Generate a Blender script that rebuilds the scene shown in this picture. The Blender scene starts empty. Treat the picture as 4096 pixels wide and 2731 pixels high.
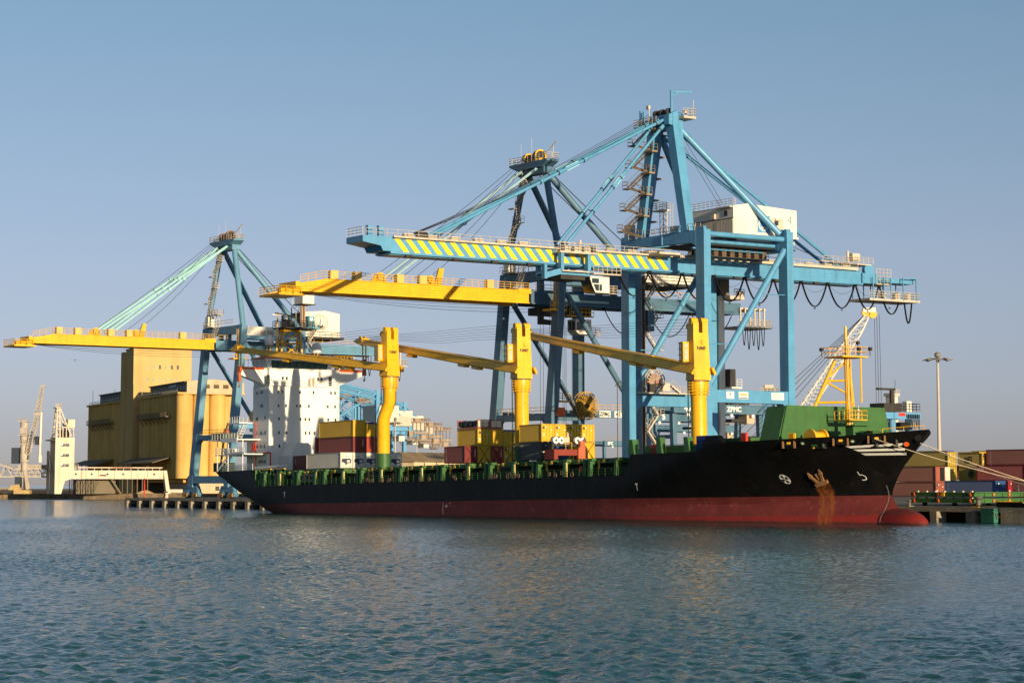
import bpy, bmesh, math, random
import numpy as np
from mathutils import Vector, Matrix
from math import sin, cos, tan, atan, atan2, pi, sqrt, radians, exp
R = random.Random(7)
scene = bpy.context.scene
COL = scene.collection

# ---------------------------------------------------------------- camera
# world: +X along the moored ship towards its bow, +Y away over the quay, Z up, water at 0
F, VH, VP, UC = 9000.0, 1940.0, 968.0, 2048.0
PHI = radians(56.0)
cam_d = bpy.data.cameras.new('camera')
cam = bpy.data.objects.new('camera', cam_d); COL.objects.link(cam)
cam.location = (0, 0, 5.1)
cam.rotation_euler = (pi/2 + atan((VH-VP)/F), 0, PHI)
cam_d.sensor_fit = 'HORIZONTAL'; cam_d.sensor_width = 36.0
cam_d.lens = 36.0*F/4096
cam_d.shift_y = -(1365.5-VP)/4096
cam_d.clip_start = 1.0; cam_d.clip_end = 60000
scene.camera = cam

# ---------------------------------------------------------------- light
SUN = Vector((1.0, -0.075, 0.158)).normalized()
elev = math.asin(SUN.z)
w = bpy.data.worlds.new('World'); scene.world = w; w.use_nodes = True
nt = w.node_tree; nt.nodes.clear()
sky = nt.nodes.new('ShaderNodeTexSky'); sky.sky_type = 'NISHITA'; sky.sun_disc = False
sky.sun_elevation = elev
sky.sun_rotation = atan2(SUN.x, SUN.y)
sky.altitude = 0; sky.air_density = 0.66; sky.dust_density = 0.45; sky.ozone_density = 2.9
bg = nt.nodes.new('ShaderNodeBackground'); bg.inputs['Strength'].default_value = 0.071
hs = nt.nodes.new('ShaderNodeHueSaturation'); hs.inputs['Saturation'].default_value = 0.50   # slightly hazy air
gm = nt.nodes.new('ShaderNodeMix'); gm.data_type = 'RGBA'; gm.blend_type = 'MULTIPLY'; gm.inputs[0].default_value = 1; 
# low haze: the air warms and pales towards the horizon
wtc = nt.nodes.new('ShaderNodeTexCoord'); wsp = nt.nodes.new('ShaderNodeSeparateXYZ'); nt.links.new(wtc.outputs['Generated'], wsp.inputs[0])
wmr = nt.nodes.new('ShaderNodeMapRange'); wmr.inputs[1].default_value = 0.0; wmr.inputs[2].default_value = 0.21; nt.links.new(wsp.outputs[2], wmr.inputs[0])
wmx = nt.nodes.new('ShaderNodeMix'); wmx.data_type = 'RGBA'; nt.links.new(wmr.outputs[0], wmx.inputs[0])
wmx.inputs[6].default_value = (1.16, 0.955, 0.99, 1); wmx.inputs[7].default_value = (0.80, 1.10, 1.22, 1); nt.links.new(wmx.outputs[2], gm.inputs[7])
wo = nt.nodes.new('ShaderNodeOutputWorld')
nt.links.new(sky.outputs[0], hs.inputs['Color']); nt.links.new(hs.outputs[0], gm.inputs[6]); nt.links.new(gm.outputs[2], bg.inputs[0]); nt.links.new(bg.outputs[0], wo.inputs[0])
sl = bpy.data.lights.new('sun', 'SUN'); sl.energy = 5.0; sl.angle = radians(0.55); sl.color = (1.0, 0.79, 0.50)
so = bpy.data.objects.new('sun', sl); COL.objects.link(so)
so.rotation_euler = SUN.to_track_quat('Z', 'Y').to_euler()
so.location = (0, 0, 200)
vs = scene.view_settings
vs.view_transform = 'Standard'; vs.look = 'None'; vs.exposure = 0.4; vs.gamma = 1.0

# ---------------------------------------------------------------- materials
MATS = {}
def mat(name, c, rough=0.5, spec=0.4, metal=0.0, var=0.12, rust=0.0, streak=0.0, scale=1.0, rustc=(0.20, 0.075, 0.025), bump=0.0, corr=0.0, axis=0, seam=0.0):
    """painted / weathered surface: noise tint, rust blotches, vertical streaks"""
    if name in MATS: return MATS[name]
    m = bpy.data.materials.new(name); m.use_nodes = True
    t = m.node_tree; b = t.nodes['Principled BSDF']
    b.inputs['Roughness'].default_value = rough; b.inputs['Metallic'].default_value = metal
    b.inputs['Specular IOR Level'].default_value = spec
    tc = t.nodes.new('ShaderNodeTexCoord')
    n1 = t.nodes.new('ShaderNodeTexNoise'); n1.inputs['Scale'].default_value = 0.35*scale; n1.inputs['Detail'].default_value = 7
    n1.inputs['Roughness'].default_value = 0.65
    t.links.new(tc.outputs['Object'], n1.inputs['Vector'])
    r1 = t.nodes.new('ShaderNodeMapRange'); r1.inputs[1].default_value = 0.3; r1.inputs[2].default_value = 0.7
    r1.inputs[3].default_value = 1-var; r1.inputs[4].default_value = 1+var
    t.links.new(n1.outputs[0], r1.inputs[0])
    mx = t.nodes.new('ShaderNodeMix'); mx.data_type = 'RGBA'; mx.blend_type = 'MULTIPLY'; mx.inputs[0].default_value = 1
    mx.inputs[6].default_value = (*c, 1)
    t.links.new(r1.outputs[0], mx.inputs[7])
    out = mx.outputs[2]
    def over(out, mask, col):
        q = t.nodes.new('ShaderNodeMix'); q.data_type = 'RGBA'
        t.links.new(mask, q.inputs[0]); t.links.new(out, q.inputs[6]); q.inputs[7].default_value = (*col, 1)
        return q.outputs[2]
    def noise_mask(scl, lo, hi, vec, amount, det=6):
        n = t.nodes.new('ShaderNodeTexNoise'); n.inputs['Scale'].default_value = scl; n.inputs['Detail'].default_value = det
        t.links.new(vec, n.inputs['Vector'])
        r = t.nodes.new('ShaderNodeMapRange'); r.inputs[1].default_value = lo; r.inputs[2].default_value = hi
        r.inputs[3].default_value = 0; r.inputs[4].default_value = amount
        t.links.new(n.outputs[0], r.inputs[0]); return r.outputs[0]
    if streak:
        mp = t.nodes.new('ShaderNodeMapping'); mp.inputs['Scale'].default_value = (1.0, 1.0, 0.07)
        t.links.new(tc.outputs['Object'], mp.inputs['Vector'])
        out = over(out, noise_mask(1.1*scale, 0.52, 0.75, mp.outputs[0], streak), (c[0]*0.35+0.02, c[1]*0.30+0.012, c[2]*0.28+0.008))
    if rust:
        out = over(out, noise_mask(1.7*scale, 0.60, 0.72, tc.outputs['Object'], rust, 9), rustc)
    t.links.new(out, b.inputs['Base Color'])
    if seam:      # plate seams: faint raised welds and uneven plating
        wv = t.nodes.new('ShaderNodeTexWave'); wv.bands_direction = 'Z'; wv.inputs['Scale'].default_value = 0.314/seam; wv.inputs['Distortion'].default_value = 0
        t.links.new(tc.outputs['Object'], wv.inputs['Vector'])
        wx = t.nodes.new('ShaderNodeTexWave'); wx.bands_direction = 'X'; wx.inputs['Scale'].default_value = 0.314/(seam*2.7); t.links.new(tc.outputs['Object'], wx.inputs['Vector'])
        r = []
        for q in (wv, wx):
            k = t.nodes.new('ShaderNodeMapRange'); k.inputs[1].default_value = 0.0; k.inputs[2].default_value = 0.004; k.inputs[3].default_value = 1; k.inputs[4].default_value = 0; t.links.new(q.outputs['Fac'], k.inputs[0]); r.append(k.outputs[0])
        sm = t.nodes.new('ShaderNodeMath'); sm.operation = 'MAXIMUM'; t.links.new(r[0], sm.inputs[0]); t.links.new(r[1], sm.inputs[1])
        md = t.nodes.new('ShaderNodeMath'); md.operation = 'MULTIPLY'; md.inputs[1].default_value = 0.28; t.links.new(sm.outputs[0], md.inputs[0])
        out = over(out, md.outputs[0], (c[0]*0.4+0.01, c[1]*0.38+0.008, c[2]*0.36+0.006)); t.links.new(out, b.inputs['Base Color'])
        n2 = t.nodes.new('ShaderNodeTexNoise'); n2.inputs['Scale'].default_value = 0.55; n2.inputs['Detail'].default_value = 2; t.links.new(tc.outputs['Object'], n2.inputs['Vector'])
        bp = t.nodes.new('ShaderNodeBump'); bp.inputs['Strength'].default_value = 0.35; bp.inputs['Distance'].default_value = 0.12; t.links.new(n2.outputs[0], bp.inputs['Height']); t.links.new(bp.outputs[0], b.inputs['Normal'])
    hgt = None
    if corr:
        wv = t.nodes.new('ShaderNodeTexWave'); wv.bands_direction = 'XYZ'[axis]; wv.wave_profile = 'SIN'
        wv.inputs['Scale'].default_value = corr; wv.inputs['Distortion'].default_value = 0
        t.links.new(tc.outputs['Object'], wv.inputs['Vector'])
        bp = t.nodes.new('ShaderNodeBump'); bp.inputs['Strength'].default_value = 0.9; bp.inputs['Distance'].default_value = 0.06
        t.links.new(wv.outputs['Fac'], bp.inputs['Height']); t.links.new(bp.outputs[0], b.inputs['Normal'])
    elif bump:
        bp = t.nodes.new('ShaderNodeBump'); bp.inputs['Strength'].default_value = 0.5; bp.inputs['Distance'].default_value = bump
        n2 = t.nodes.new('ShaderNodeTexNoise'); n2.inputs['Scale'].default_value = 0.8*scale; n2.inputs['Detail'].default_value = 8
        t.links.new(tc.outputs['Object'], n2.inputs['Vector'])
        t.links.new(n2.outputs[0], bp.inputs['Height']); t.links.new(bp.outputs[0], b.inputs['Normal'])
    MATS[name] = m
    return m

BLUE = mat('crane_blue_paint', (0.085, 0.285, 0.49), 0.4, 0.5, var=0.12, rust=0.16, streak=0.38, seam=3.2)
BLUED = mat('faded_shaded_blue_paint', (0.07, 0.155, 0.235), 0.5, 0.4, var=0.16, rust=0.2, streak=0.4, seam=2.6)  # dulled blue, darkened for the shade the striped crane casts on its neighbour
BLUEF = mat('far_blue_paint', (0.10, 0.30, 0.52), 0.5, 0.4, var=0.1)
CYEL = mat('boom_yellow_paint', (0.76, 0.405, 0.009), 0.42, 0.4, var=0.10, rust=0.12, streak=0.2)
SYEL = mat('ship_yellow_paint', (0.80, 0.43, 0.013), 0.36, 0.5, var=0.10, rust=0.25, streak=0.4, seam=2.4)
STRIPE = mat('stripe_yellow_paint', (0.80, 0.56, 0.012), 0.45, 0.4, var=0.06)
GREY = mat('galvanised_steel', (0.50, 0.44, 0.36), 0.55, 0.4, var=0.2)
DARK = mat('dark_machinery', (0.035, 0.032, 0.03), 0.6, 0.3, var=0.3, rust=0.4, rustc=(0.10, 0.045, 0.02))
CABLE = mat('wire_rope', (0.03, 0.027, 0.025), 0.6, 0.3)
CREAM = mat('cream_house_paint', (0.74, 0.69, 0.60), 0.5, 0.4, var=0.06, streak=0.18)
WHITE = mat('ship_white_paint', (0.80, 0.785, 0.75), 0.42, 0.4, var=0.05, rust=0.05, streak=0.14)
ORANGE = mat('orange_red_paint', (0.72, 0.11, 0.012), 0.45, 0.4)
GLASS = mat('dark_window_glass', (0.02, 0.035, 0.035), 0.08, 0.8)
TEAL = mat('bridge_window_glass', (0.045, 0.10, 0.085), 0.07, 0.9)
GREEN = mat('deck_green_paint', (0.042, 0.125, 0.036), 0.5, 0.35, var=0.16, rust=0.12, streak=0.3)
HULLB = mat('hull_black_paint', (0.005, 0.0052, 0.006), 0.5, 0.15, var=0.5, streak=0.35, scale=0.5, rust=0.3, rustc=(0.03, 0.026, 0.024), seam=2.4)
HULLR = mat('hull_red_antifouling', (0.125, 0.022, 0.021), 0.62, 0.25, var=0.25, streak=0.5, scale=0.9, rust=0.5, rustc=(0.19, 0.085, 0.07), seam=2.2)
HULLW = mat('hull_fresh_red', (0.30, 0.014, 0.012), 0.55, 0.25, var=0.15, streak=0.3)
MARK = mat('white_mark_paint', (0.72, 0.72, 0.70), 0.5, 0.3, var=0.12)
RUSTM = mat('rusty_anchor_iron', (0.23, 0.12, 0.055), 0.75, 0.2, var=0.4, rust=0.5, rustc=(0.12, 0.04, 0.012), scale=2)
BLACK = mat('black_rubber', (0.012, 0.012, 0.012), 0.7, 0.2)
RED = mat('bright_red_paint', (0.55, 0.035, 0.015), 0.5, 0.4)
CONC = mat('quay_concrete', (0.30, 0.26, 0.20), 0.9, 0.2, var=0.35, streak=0.5, rust=0.3, rustc=(0.06, 0.05, 0.04), bump=0.05)
ROPE = mat('mooring_rope', (0.62, 0.52, 0.38), 0.8, 0.1)
LETTER = mat('white_lettering', (0.78, 0.76, 0.72), 0.5, 0.3, var=0.03)
INK = mat('dark_lettering', (0.03, 0.03, 0.03), 0.5, 0.3, var=0.03)

# ---------------------------------------------------------------- mesh builder
class MB:
    def __init__(s): s.v = []; s.f = []; s.m = []
    def add(s, vs, fs, m=0):
        o = len(s.v); s.v += [tuple(p) for p in vs]
        for f in fs: s.f.append(tuple(i+o for i in f)); s.m.append(m)
    def box(s, x0, x1, y0, y1, z0, z1, m=0):
        s.add([(x0,y0,z0),(x1,y0,z0),(x1,y1,z0),(x0,y1,z0),(x0,y0,z1),(x1,y0,z1),(x1,y1,z1),(x0,y1,z1)],
              [(0,3,2,1),(4,5,6,7),(0,1,5,4),(1,2,6,5),(2,3,7,6),(3,0,4,7)], m); return s
    def frustum(s, a, b, za, zb, m=0):
        """a,b = (x0,x1,y0,y1) at heights za, zb"""
        s.add([(a[0],a[2],za),(a[1],a[2],za),(a[1],a[3],za),(a[0],a[3],za),(b[0],b[2],zb),(b[1],b[2],zb),(b[1],b[3],zb),(b[0],b[3],zb)],
              [(0,3,2,1),(4,5,6,7),(0,1,5,4),(1,2,6,5),(2,3,7,6),(3,0,4,7)], m); return s
    def beam(s, p, q, wd, ht, m=0, up=(0,0,1), w2=None, h2=None):
        p = Vector(p); q = Vector(q); d = (q-p).normalized(); u = Vector(up)
        if abs(d.dot(u)) > 0.99: u = Vector((1,0,0))
        r = d.cross(u).normalized(); u = r.cross(d)
        w2 = w2 or wd; h2 = h2 or ht; vs = []
        for c, a, b in ((p, wd, ht), (q, w2, h2)):
            for i, j in ((-1,-1),(1,-1),(1,1),(-1,1)): vs.append(c + r*(i*a/2) + u*(j*b/2))
        s.add(vs, [(0,1,2,3),(7,6,5,4),(0,4,5,1),(1,5,6,2),(2,6,7,3),(3,7,4,0)], m); return s
    def tube(s, p, q, r, n=8, r2=None, m=0, cap=True):
        p = Vector(p); q = Vector(q); d = (q-p)
        if d.length < 1e-6: return s
        d.normalize(); u = Vector((0,0,1)) if abs(d.z) < 0.9 else Vector((1,0,0))
        a = d.cross(u).normalized(); b = d.cross(a); r2 = r if r2 is None else r2; vs = []
        for c, rr in ((p, r), (q, r2)):
            for i in range(n): vs.append(c + (a*cos(2*pi*i/n) + b*sin(2*pi*i/n))*rr)
        fs = [(i, i+n, (i+1) % n+n, (i+1) % n) for i in range(n)]
        if cap: fs += [tuple(range(n)), tuple(range(2*n-1, n-1, -1))]
        s.add(vs, fs, m); return s
    def pipe(s, pts, r, n=5, m=0):
        for a, b in zip(pts[:-1], pts[1:]): s.tube(a, b, r, n, m=m)
        return s
    def lathe(s, c, prof, n=20, m=0):
        """prof = [(r,z)...] around vertical axis at c"""
        vs = []; k = len(prof)
        for r, z in prof:
            for i in range(n): vs.append((c[0]+r*cos(2*pi*i/n), c[1]+r*sin(2*pi*i/n), c[2]+z))
        fs = [(j*n+i, j*n+(i+1) % n, (j+1)*n+(i+1) % n, (j+1)*n+i) for j in range(k-1) for i in range(n)]
        fs += [tuple(range(n-1, -1, -1)), tuple(range((k-1)*n, k*n))]
        s.add(vs, fs, m); return s
    def prism(s, poly, ax, a0, a1, m=0):
        """polygon in the two axes other than ax, extruded a0..a1"""
        n = len(poly); vs = []
        for a in (a0, a1):
            for u, v in poly: vs.append({'x': (a,u,v), 'y': (u,a,v), 'z': (u,v,a)}[ax])
        s.add(vs, [tuple(range(n)), tuple(range(2*n-1, n-1, -1))] + [(i, (i+1) % n, (i+1) % n+n, i+n) for i in range(n)], m); return s
    def ball(s, c, r, n=8, m=0, sz=1.0):
        prof = [(max(r*sin(pi*j/n), 0.001), -r*cos(pi*j/n)*sz) for j in range(n+1)]
        return s.lathe(c, prof, n+2, m)
    def rail(s, pts, h=1.1, sp=1.8, r=0.035, m=0, bars=2):
        for a, b in zip(pts[:-1], pts[1:]):
            a = Vector(a); b = Vector(b); L = (b-a).length; k = max(1, int(round(L/sp)))
            for j in range(1, bars+1):
                z = Vector((0,0,h*j/bars)); s.tube(a+z, b+z, r, 4, m=m)
            for i in range(k+1):
                p = a.lerp(b, i/k); s.tube(p, p+Vector((0,0,h)), r, 4, m=m)
        return s
    def stair(s, p, q, wd, m=0, side=(0,1,0), steps=None):
        p = Vector(p); q = Vector(q); sd = Vector(side).normalized()*wd/2
        for k in (-1, 1):
            s.beam(p+sd*k, q+sd*k, 0.07, 0.3, m)
            s.tube(p+sd*k+Vector((0,0,1)), q+sd*k+Vector((0,0,1)), 0.04, 4, m=m)
        n = steps or max(3, int(abs(q.z-p.z)/0.45))
        for i in range(n+1):
            c = p.lerp(q, i/n); s.beam(c-sd, c+sd, 0.34, 0.06, m)
            if i % 3 == 0:
                for k in (-1, 1): s.tube(c+sd*k, c+sd*k+Vector((0,0,1)), 0.035, 4, m=m)
        return s
    def ring(s, c, ro, ri, ax, a0, a1, n=28, m=0):
        """flat annulus around axis ax at centre c (two in-plane coords), from a0 to a1 along ax"""
        vs = []
        for a in (a0, a1):
            for rr in (ro, ri):
                for i in range(n):
                    u = c[0]+rr*cos(2*pi*i/n); v = c[1]+rr*sin(2*pi*i/n)
                    vs.append({'x': (a,u,v), 'y': (u,a,v), 'z': (u,v,a)}[ax])
        fs = []
        for i in range(n):
            j = (i+1) % n
            fs += [(i, j, n+j, n+i), (2*n+i, 3*n+i, 3*n+j, 2*n+j), (i, 2*n+i, 2*n+j, j), (n+i, n+j, 3*n+j, 3*n+i)]
        s.add(vs, fs, m); return s
    def build(s, name, mats, parent=None, org=(0,0,0), smooth=False, label=None):
        me = bpy.data.meshes.new(name)
        o3 = Vector(org)
        me.from_pydata([(p[0]-o3.x, p[1]-o3.y, p[2]-o3.z) for p in s.v], [], s.f)
        if not isinstance(mats, (list, tuple)): mats = [mats]
        for k in mats: me.materials.append(k)
        if len(mats) > 1: me.polygons.foreach_set('material_index', s.m)
        bm = bmesh.new(); bm.from_mesh(me); bmesh.ops.recalc_face_normals(bm, faces=bm.faces); bm.to_mesh(me); bm.free()
        if smooth:
            me.polygons.foreach_set('use_smooth', [True]*len(me.polygons))
            me.set_sharp_from_angle(angle=radians(38))
        ob = bpy.data.objects.new(name, me); COL.objects.link(ob)
        if parent is not None: ob.parent = parent
        else: ob.location = o3
        if label: ob['label'] = label
        return ob

def thing(name, label, cat, loc=(0,0,0), rot=(0,0,0), group=None):
    o = bpy.data.objects.new(name, None); COL.objects.link(o)
    o.location = loc; o.rotation_euler = rot; o.empty_display_size = 0.5
    o['label'] = label; o['category'] = cat
    if group: o['group'] = group
    return o
def tag(o, label, cat, group=None):
    o['label'] = label; o['category'] = cat
    if group: o['group'] = group
    return o
def struct(o): o['kind'] = 'structure'; return o
def dup(root, loc=None, rot=None, label=None, group=None):
    r = root.copy(); COL.objects.link(r)
    if loc is not None: r.location = loc
    if rot is not None: r.rotation_euler = rot
    if label: r['label'] = label
    if group: r['group'] = group
    for ch in list(root.children):
        c = ch.copy(); COL.objects.link(c); c.parent = r
        for g in list(ch.children):
            d = g.copy(); COL.objects.link(d); d.parent = c
    return r

_tc = {}
def text_geo(txt, bold=0.0):
    """glyph outlines as flat polygons, unit cap height ~0.7; centred"""
    key = (txt, bold)
    if key in _tc: return _tc[key]
    cu = bpy.data.curves.new('lettering', 'FONT'); cu.body = txt; cu.align_x = 'CENTER'; cu.align_y = 'CENTER'
    cu.offset = bold; cu.resolution_u = 3
    ob = bpy.data.objects.new('lettering', cu); COL.objects.link(ob)
    dg = bpy.context.evaluated_depsgraph_get(); me = bpy.data.meshes.new_from_object(ob.evaluated_get(dg))
    vs = [tuple(v.co) for v in me.vertices]; fs = [tuple(p.vertices) for p in me.polygons]
    bpy.data.objects.remove(ob); bpy.data.curves.remove(cu); bpy.data.meshes.remove(me)
    _tc[key] = (vs, fs); return vs, fs
def put_text(mb, txt, c, right, up, size, m=0, bold=0.0, sx=1.0):
    vs, fs = text_geo(txt, bold); c = Vector(c); r = Vector(right).normalized(); u = Vector(up).normalized()
    nrm = r.cross(u)*0.02
    mb.add([c + nrm + r*(v[0]*size*sx) + u*(v[1]*size) for v in vs], fs, m)
# ---------------------------------------------------------------- water: one sheet, real waves out to ~260 m, flat beyond
def wave_height(X, Y):
    rs = np.random.RandomState(3); h = np.zeros_like(X)
    wd = radians(250)
    for i in range(44):
        L = 0.38*(1.9/0.38)**(rs.rand()); a = wd + rs.randn()*0.6
        k = 2*pi/L; amp = 0.0064*L**0.9
        ph = rs.rand()*2*pi; c, s_ = cos(a), sin(a)
        q = k*(X*c+Y*s_)+ph + 0.9*np.sin(X*0.03*rs.randn()+Y*0.03*rs.randn()+rs.rand()*6)
        h += amp*(np.sin(q) + 0.22*np.sin(2*q+1.2))
    g = 0.75+0.5*np.sin(X*0.045+Y*0.02)*np.sin(X*0.017-Y*0.05+1.0)
    return h*g
fwv = np.array([-sin(PHI), cos(PHI)]); rtv = np.array([cos(PHI), sin(PHI)])
# rectangle of open water between the viewer and the ship
a0, a1, b0, b1 = 48.0, 430.0, -80.0, 80.0
xs = [a0]
while xs[-1] < a1: xs.append(xs[-1] + 0.11 + 0.0026*(xs[-1]-a0))
xs = np.array(xs); ys = np.linspace(b0, b1, 1000)
A, Bq = np.meshgrid(xs, ys, indexing='ij')
PX = A*fwv[0]+Bq*rtv[0]; PY = A*fwv[1]+Bq*rtv[1]
fade = np.clip((A-a0)/6, 0, 1)*np.clip((a1-A)/90, 0, 1)*np.clip((A*0+80-np.abs(Bq))/6, 0, 1)
PZ = wave_height(PX, PY)*fade
na, nb = A.shape
verts = np.stack([PX, PY, PZ], -1).reshape(-1, 3)
idx = np.arange(na*nb).reshape(na, nb)
faces = np.stack([idx[:-1,:-1], idx[:-1,1:], idx[1:,1:], idx[1:,:-1]], -1).reshape(-1, 4).tolist()
vl = verts.tolist(); o = len(vl)
def wp(a, b): return [a*fwv[0]+b*rtv[0], a*fwv[1]+b*rtv[1], 0.0]
ca = [-3000.0, a0, float(xs[-1]), 30000.0]; cb = [-20000.0, b0, b1, 20000.0]
for a in ca:
    for b in cb: vl.append(wp(a, b))
for i in range(3):
    for j in range(3):
        if (i, j) != (1, 1): faces.append([o+i*4+j, o+i*4+j+1, o+(i+1)*4+j+1, o+(i+1)*4+j])
me = bpy.data.meshes.new('water'); me.from_pydata(vl, [], faces)
me.polygons.foreach_set('use_smooth', [True]*len(me.polygons))
water = struct(bpy.data.objects.new('water', me)); COL.objects.link(water)
wm = bpy.data.materials.new('harbour_water'); wm.use_nodes = True
t = wm.node_tree; b = t.nodes['Principled BSDF']
b.inputs['Base Color'].default_value = (0.005, 0.066, 0.064, 1); b.inputs['Roughness'].default_value = 0.10
b.inputs['IOR'].default_value = 1.33; b.inputs['Specular IOR Level'].default_value = 0.5
tc = t.nodes.new('ShaderNodeTexCoord'); last = None; hsum = None
for scl, st in ((0.30, 0.30), (1.7, 0.20), (4.5, 0.12)):
    n = t.nodes.new('ShaderNodeTexNoise'); n.inputs['Scale'].default_value = scl; n.inputs['Detail'].default_value = 4
    t.links.new(tc.outputs['Object'], n.inputs['Vector'])
    mm = t.nodes.new('ShaderNodeMath'); mm.operation = 'MULTIPLY'; mm.inputs[1].default_value = st
    t.links.new(n.outputs[0], mm.inputs[0])
    if hsum is None: hsum = mm.outputs[0]
    else:
        ad = t.nodes.new('ShaderNodeMath'); ad.operation = 'ADD'; t.links.new(hsum, ad.inputs[0]); t.links.new(mm.outputs[0], ad.inputs[1]); hsum = ad.outputs[0]
bp = t.nodes.new('ShaderNodeBump'); bp.inputs['Strength'].default_value = 1.0; bp.inputs['Distance'].default_value = 0.55
t.links.new(hsum, bp.inputs['Height']); t.links.new(bp.outputs[0], b.inputs['Normal'])
me.materials.append(wm)

# ---------------------------------------------------------------- quay ground: one paved sheet behind the quay edge
ASPH = mat('quay_asphalt', (0.17, 0.15, 0.125), 0.9, 0.2, var=0.3, scale=0.5, bump=0.03)
QE = 226.0
mb = MB()
prof = [(QE, 2.1), (QE+30, 2.3), (QE+52, 2.9), (900, 3.1)]
for (y0, z0), (y1, z1) in zip(prof[:-1], prof[1:]):
    mb.add([(-499.5,y0,z0), (160,y0,z0), (160,y1,z1), (-499.5,y1,z1)], [(0,1,2,3)])
mb.add([(-499.5,QE,2.1), (-499.5,QE+30,2.3), (-499.5,QE+52,2.9), (-499.5,900,3.1), (-499.5,900,-6), (-499.5,QE,-6)], [(0,1,2,3,4,5)])
struct(mb.build('quay_ground', ASPH))

# quay wall with fender recesses
mb = MB()
mb.box(-499.5, -262, QE-0.4, QE-0.004, 1.55, 2.12)
mb.box(-499.5, -215, QE+0.9, QE+1.2, -4, 1.5, 1)
x = -498.5
while x < -222: mb.box(x, x+1.3, QE-1.0, QE+0.9, -4, 1.5); x += 6.9
mb.box(-262, -216.5, QE-0.4, QE-0.004, 1.45, 2.12)
mb.box(-216.5, 140, QE-0.5, QE-0.004, -4, 2.12)
tag(mb.build('quay_wall', [CONC, BLACK]), 'weathered concrete quay wall with dark fender bays along the berth', 'quay wall')
FENDG = mat('fender_green_paint', (0.03, 0.14, 0.10), 0.5, 0.3, var=0.2, rust=0.2)
FENDX = [-472.8+6.9*k for k in range(3)]
g = 'black cylindrical fenders hanging in the bays of the quay wall'
for k in range(12):
    x = -495.6+6.9*k
    mb = MB(); mb.tube((x,QE-0.1,0.75), (x+2.6,QE-0.1,0.75), 0.62, 12); mb.tube((x-0.01,QE-0.1,0.75), (x+2.61,QE-0.1,0.75), 0.3, 10)
    mb.tube((x+0.4,QE-0.1,0.8), (x+0.4,QE+0.1,1.7), 0.03, 4); mb.tube((x+2.2,QE-0.1,0.8), (x+2.2,QE+0.1,1.7), 0.03, 4)
    tag(mb.build('fender', BLACK, org=(x,QE,0)), 'black rubber cylinder fender hanging in a bay of the quay wall by the stern', 'fender', g)
mb = MB(); mb.box(-219.4, -217.0, QE-1.3, QE-0.55, 0.05, 1.98); mb.box(-219.4, -217.0, QE-0.55, QE-0.41, 0.2, 1.7)
tag(mb.build('flat_fender', FENDG, org=(-218,QE,0)), 'flat green fender panel on the quay wall to the right of the bow', 'fender')
# ================================================================= CARGO SHIP (ship frame: x from aft to bow, y to port, z up from the black/red line)
TRIM, TC, S0, Z0 = 0.0142, 206.9, -420.0, 0.93
SHIP = thing('cargo_ship', 'black and red container ship with white bridge house and three yellow deck cranes', 'ship', (S0, TC, Z0), (0, -TRIM, 0))
SM = Matrix.Translation((S0, TC, Z0)) @ Matrix.Rotation(-TRIM, 4, 'Y')
def sw(x, y, z): return SM @ Vector((x, y, z))
def lerp_tab(tab, x):
    if x <= tab[0][0]: return tab[0][1]
    for (a, fa), (b, fb) in zip(tab[:-1], tab[1:]):
        if x <= b: return fa+(fb-fa)*(x-a)/(b-a)
    return tab[-1][1]
STEM = [(-6,206.0),(-3.2,205.2),(-1.6,203.4),(-0.9,202.7),(-0.1,202.3),(0.6,202.4),(1.9,203.1),(3.7,204.6),(5.6,206.8),(6.2,207.3),(7.4,208.4),(8.4,209.4)]
RIM = [(28,6.3),(47.6,6.3),(49.6,3.3),(162.2,3.3),(163.4,6.2),(178.6,6.2),(180.6,7.2),(193,7.4),(200,7.6),(205,7.95),(209.4,8.35)]
ZK = [(28,3.9),(30,3.5),(33,2.2),(38,0.6),(43.5,-0.9),(48,-2.1),(54,-3.6),(62,-6)]
def hb(X, z):
    # bow half: entrance fuller at deck than at the waterline
    xs = lerp_tab(STEM, z)
    q = min(1, max(0, (z+1)/8.5))
    L = 50-22*q; n = 1.75+0.95*q
    u = min(1, max(0, (xs-X)/L)); b = 13.5*(1-(1-u)**n)
    if X < 66:
        bm = 12.0+1.5*min(1, max(0, (X-28)/22)); z0 = lerp_tab(ZK, X)-0.9
        b = min(b, bm*max(0, 1-exp(-max(0, z-z0)/1.25)))
    return b

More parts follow.
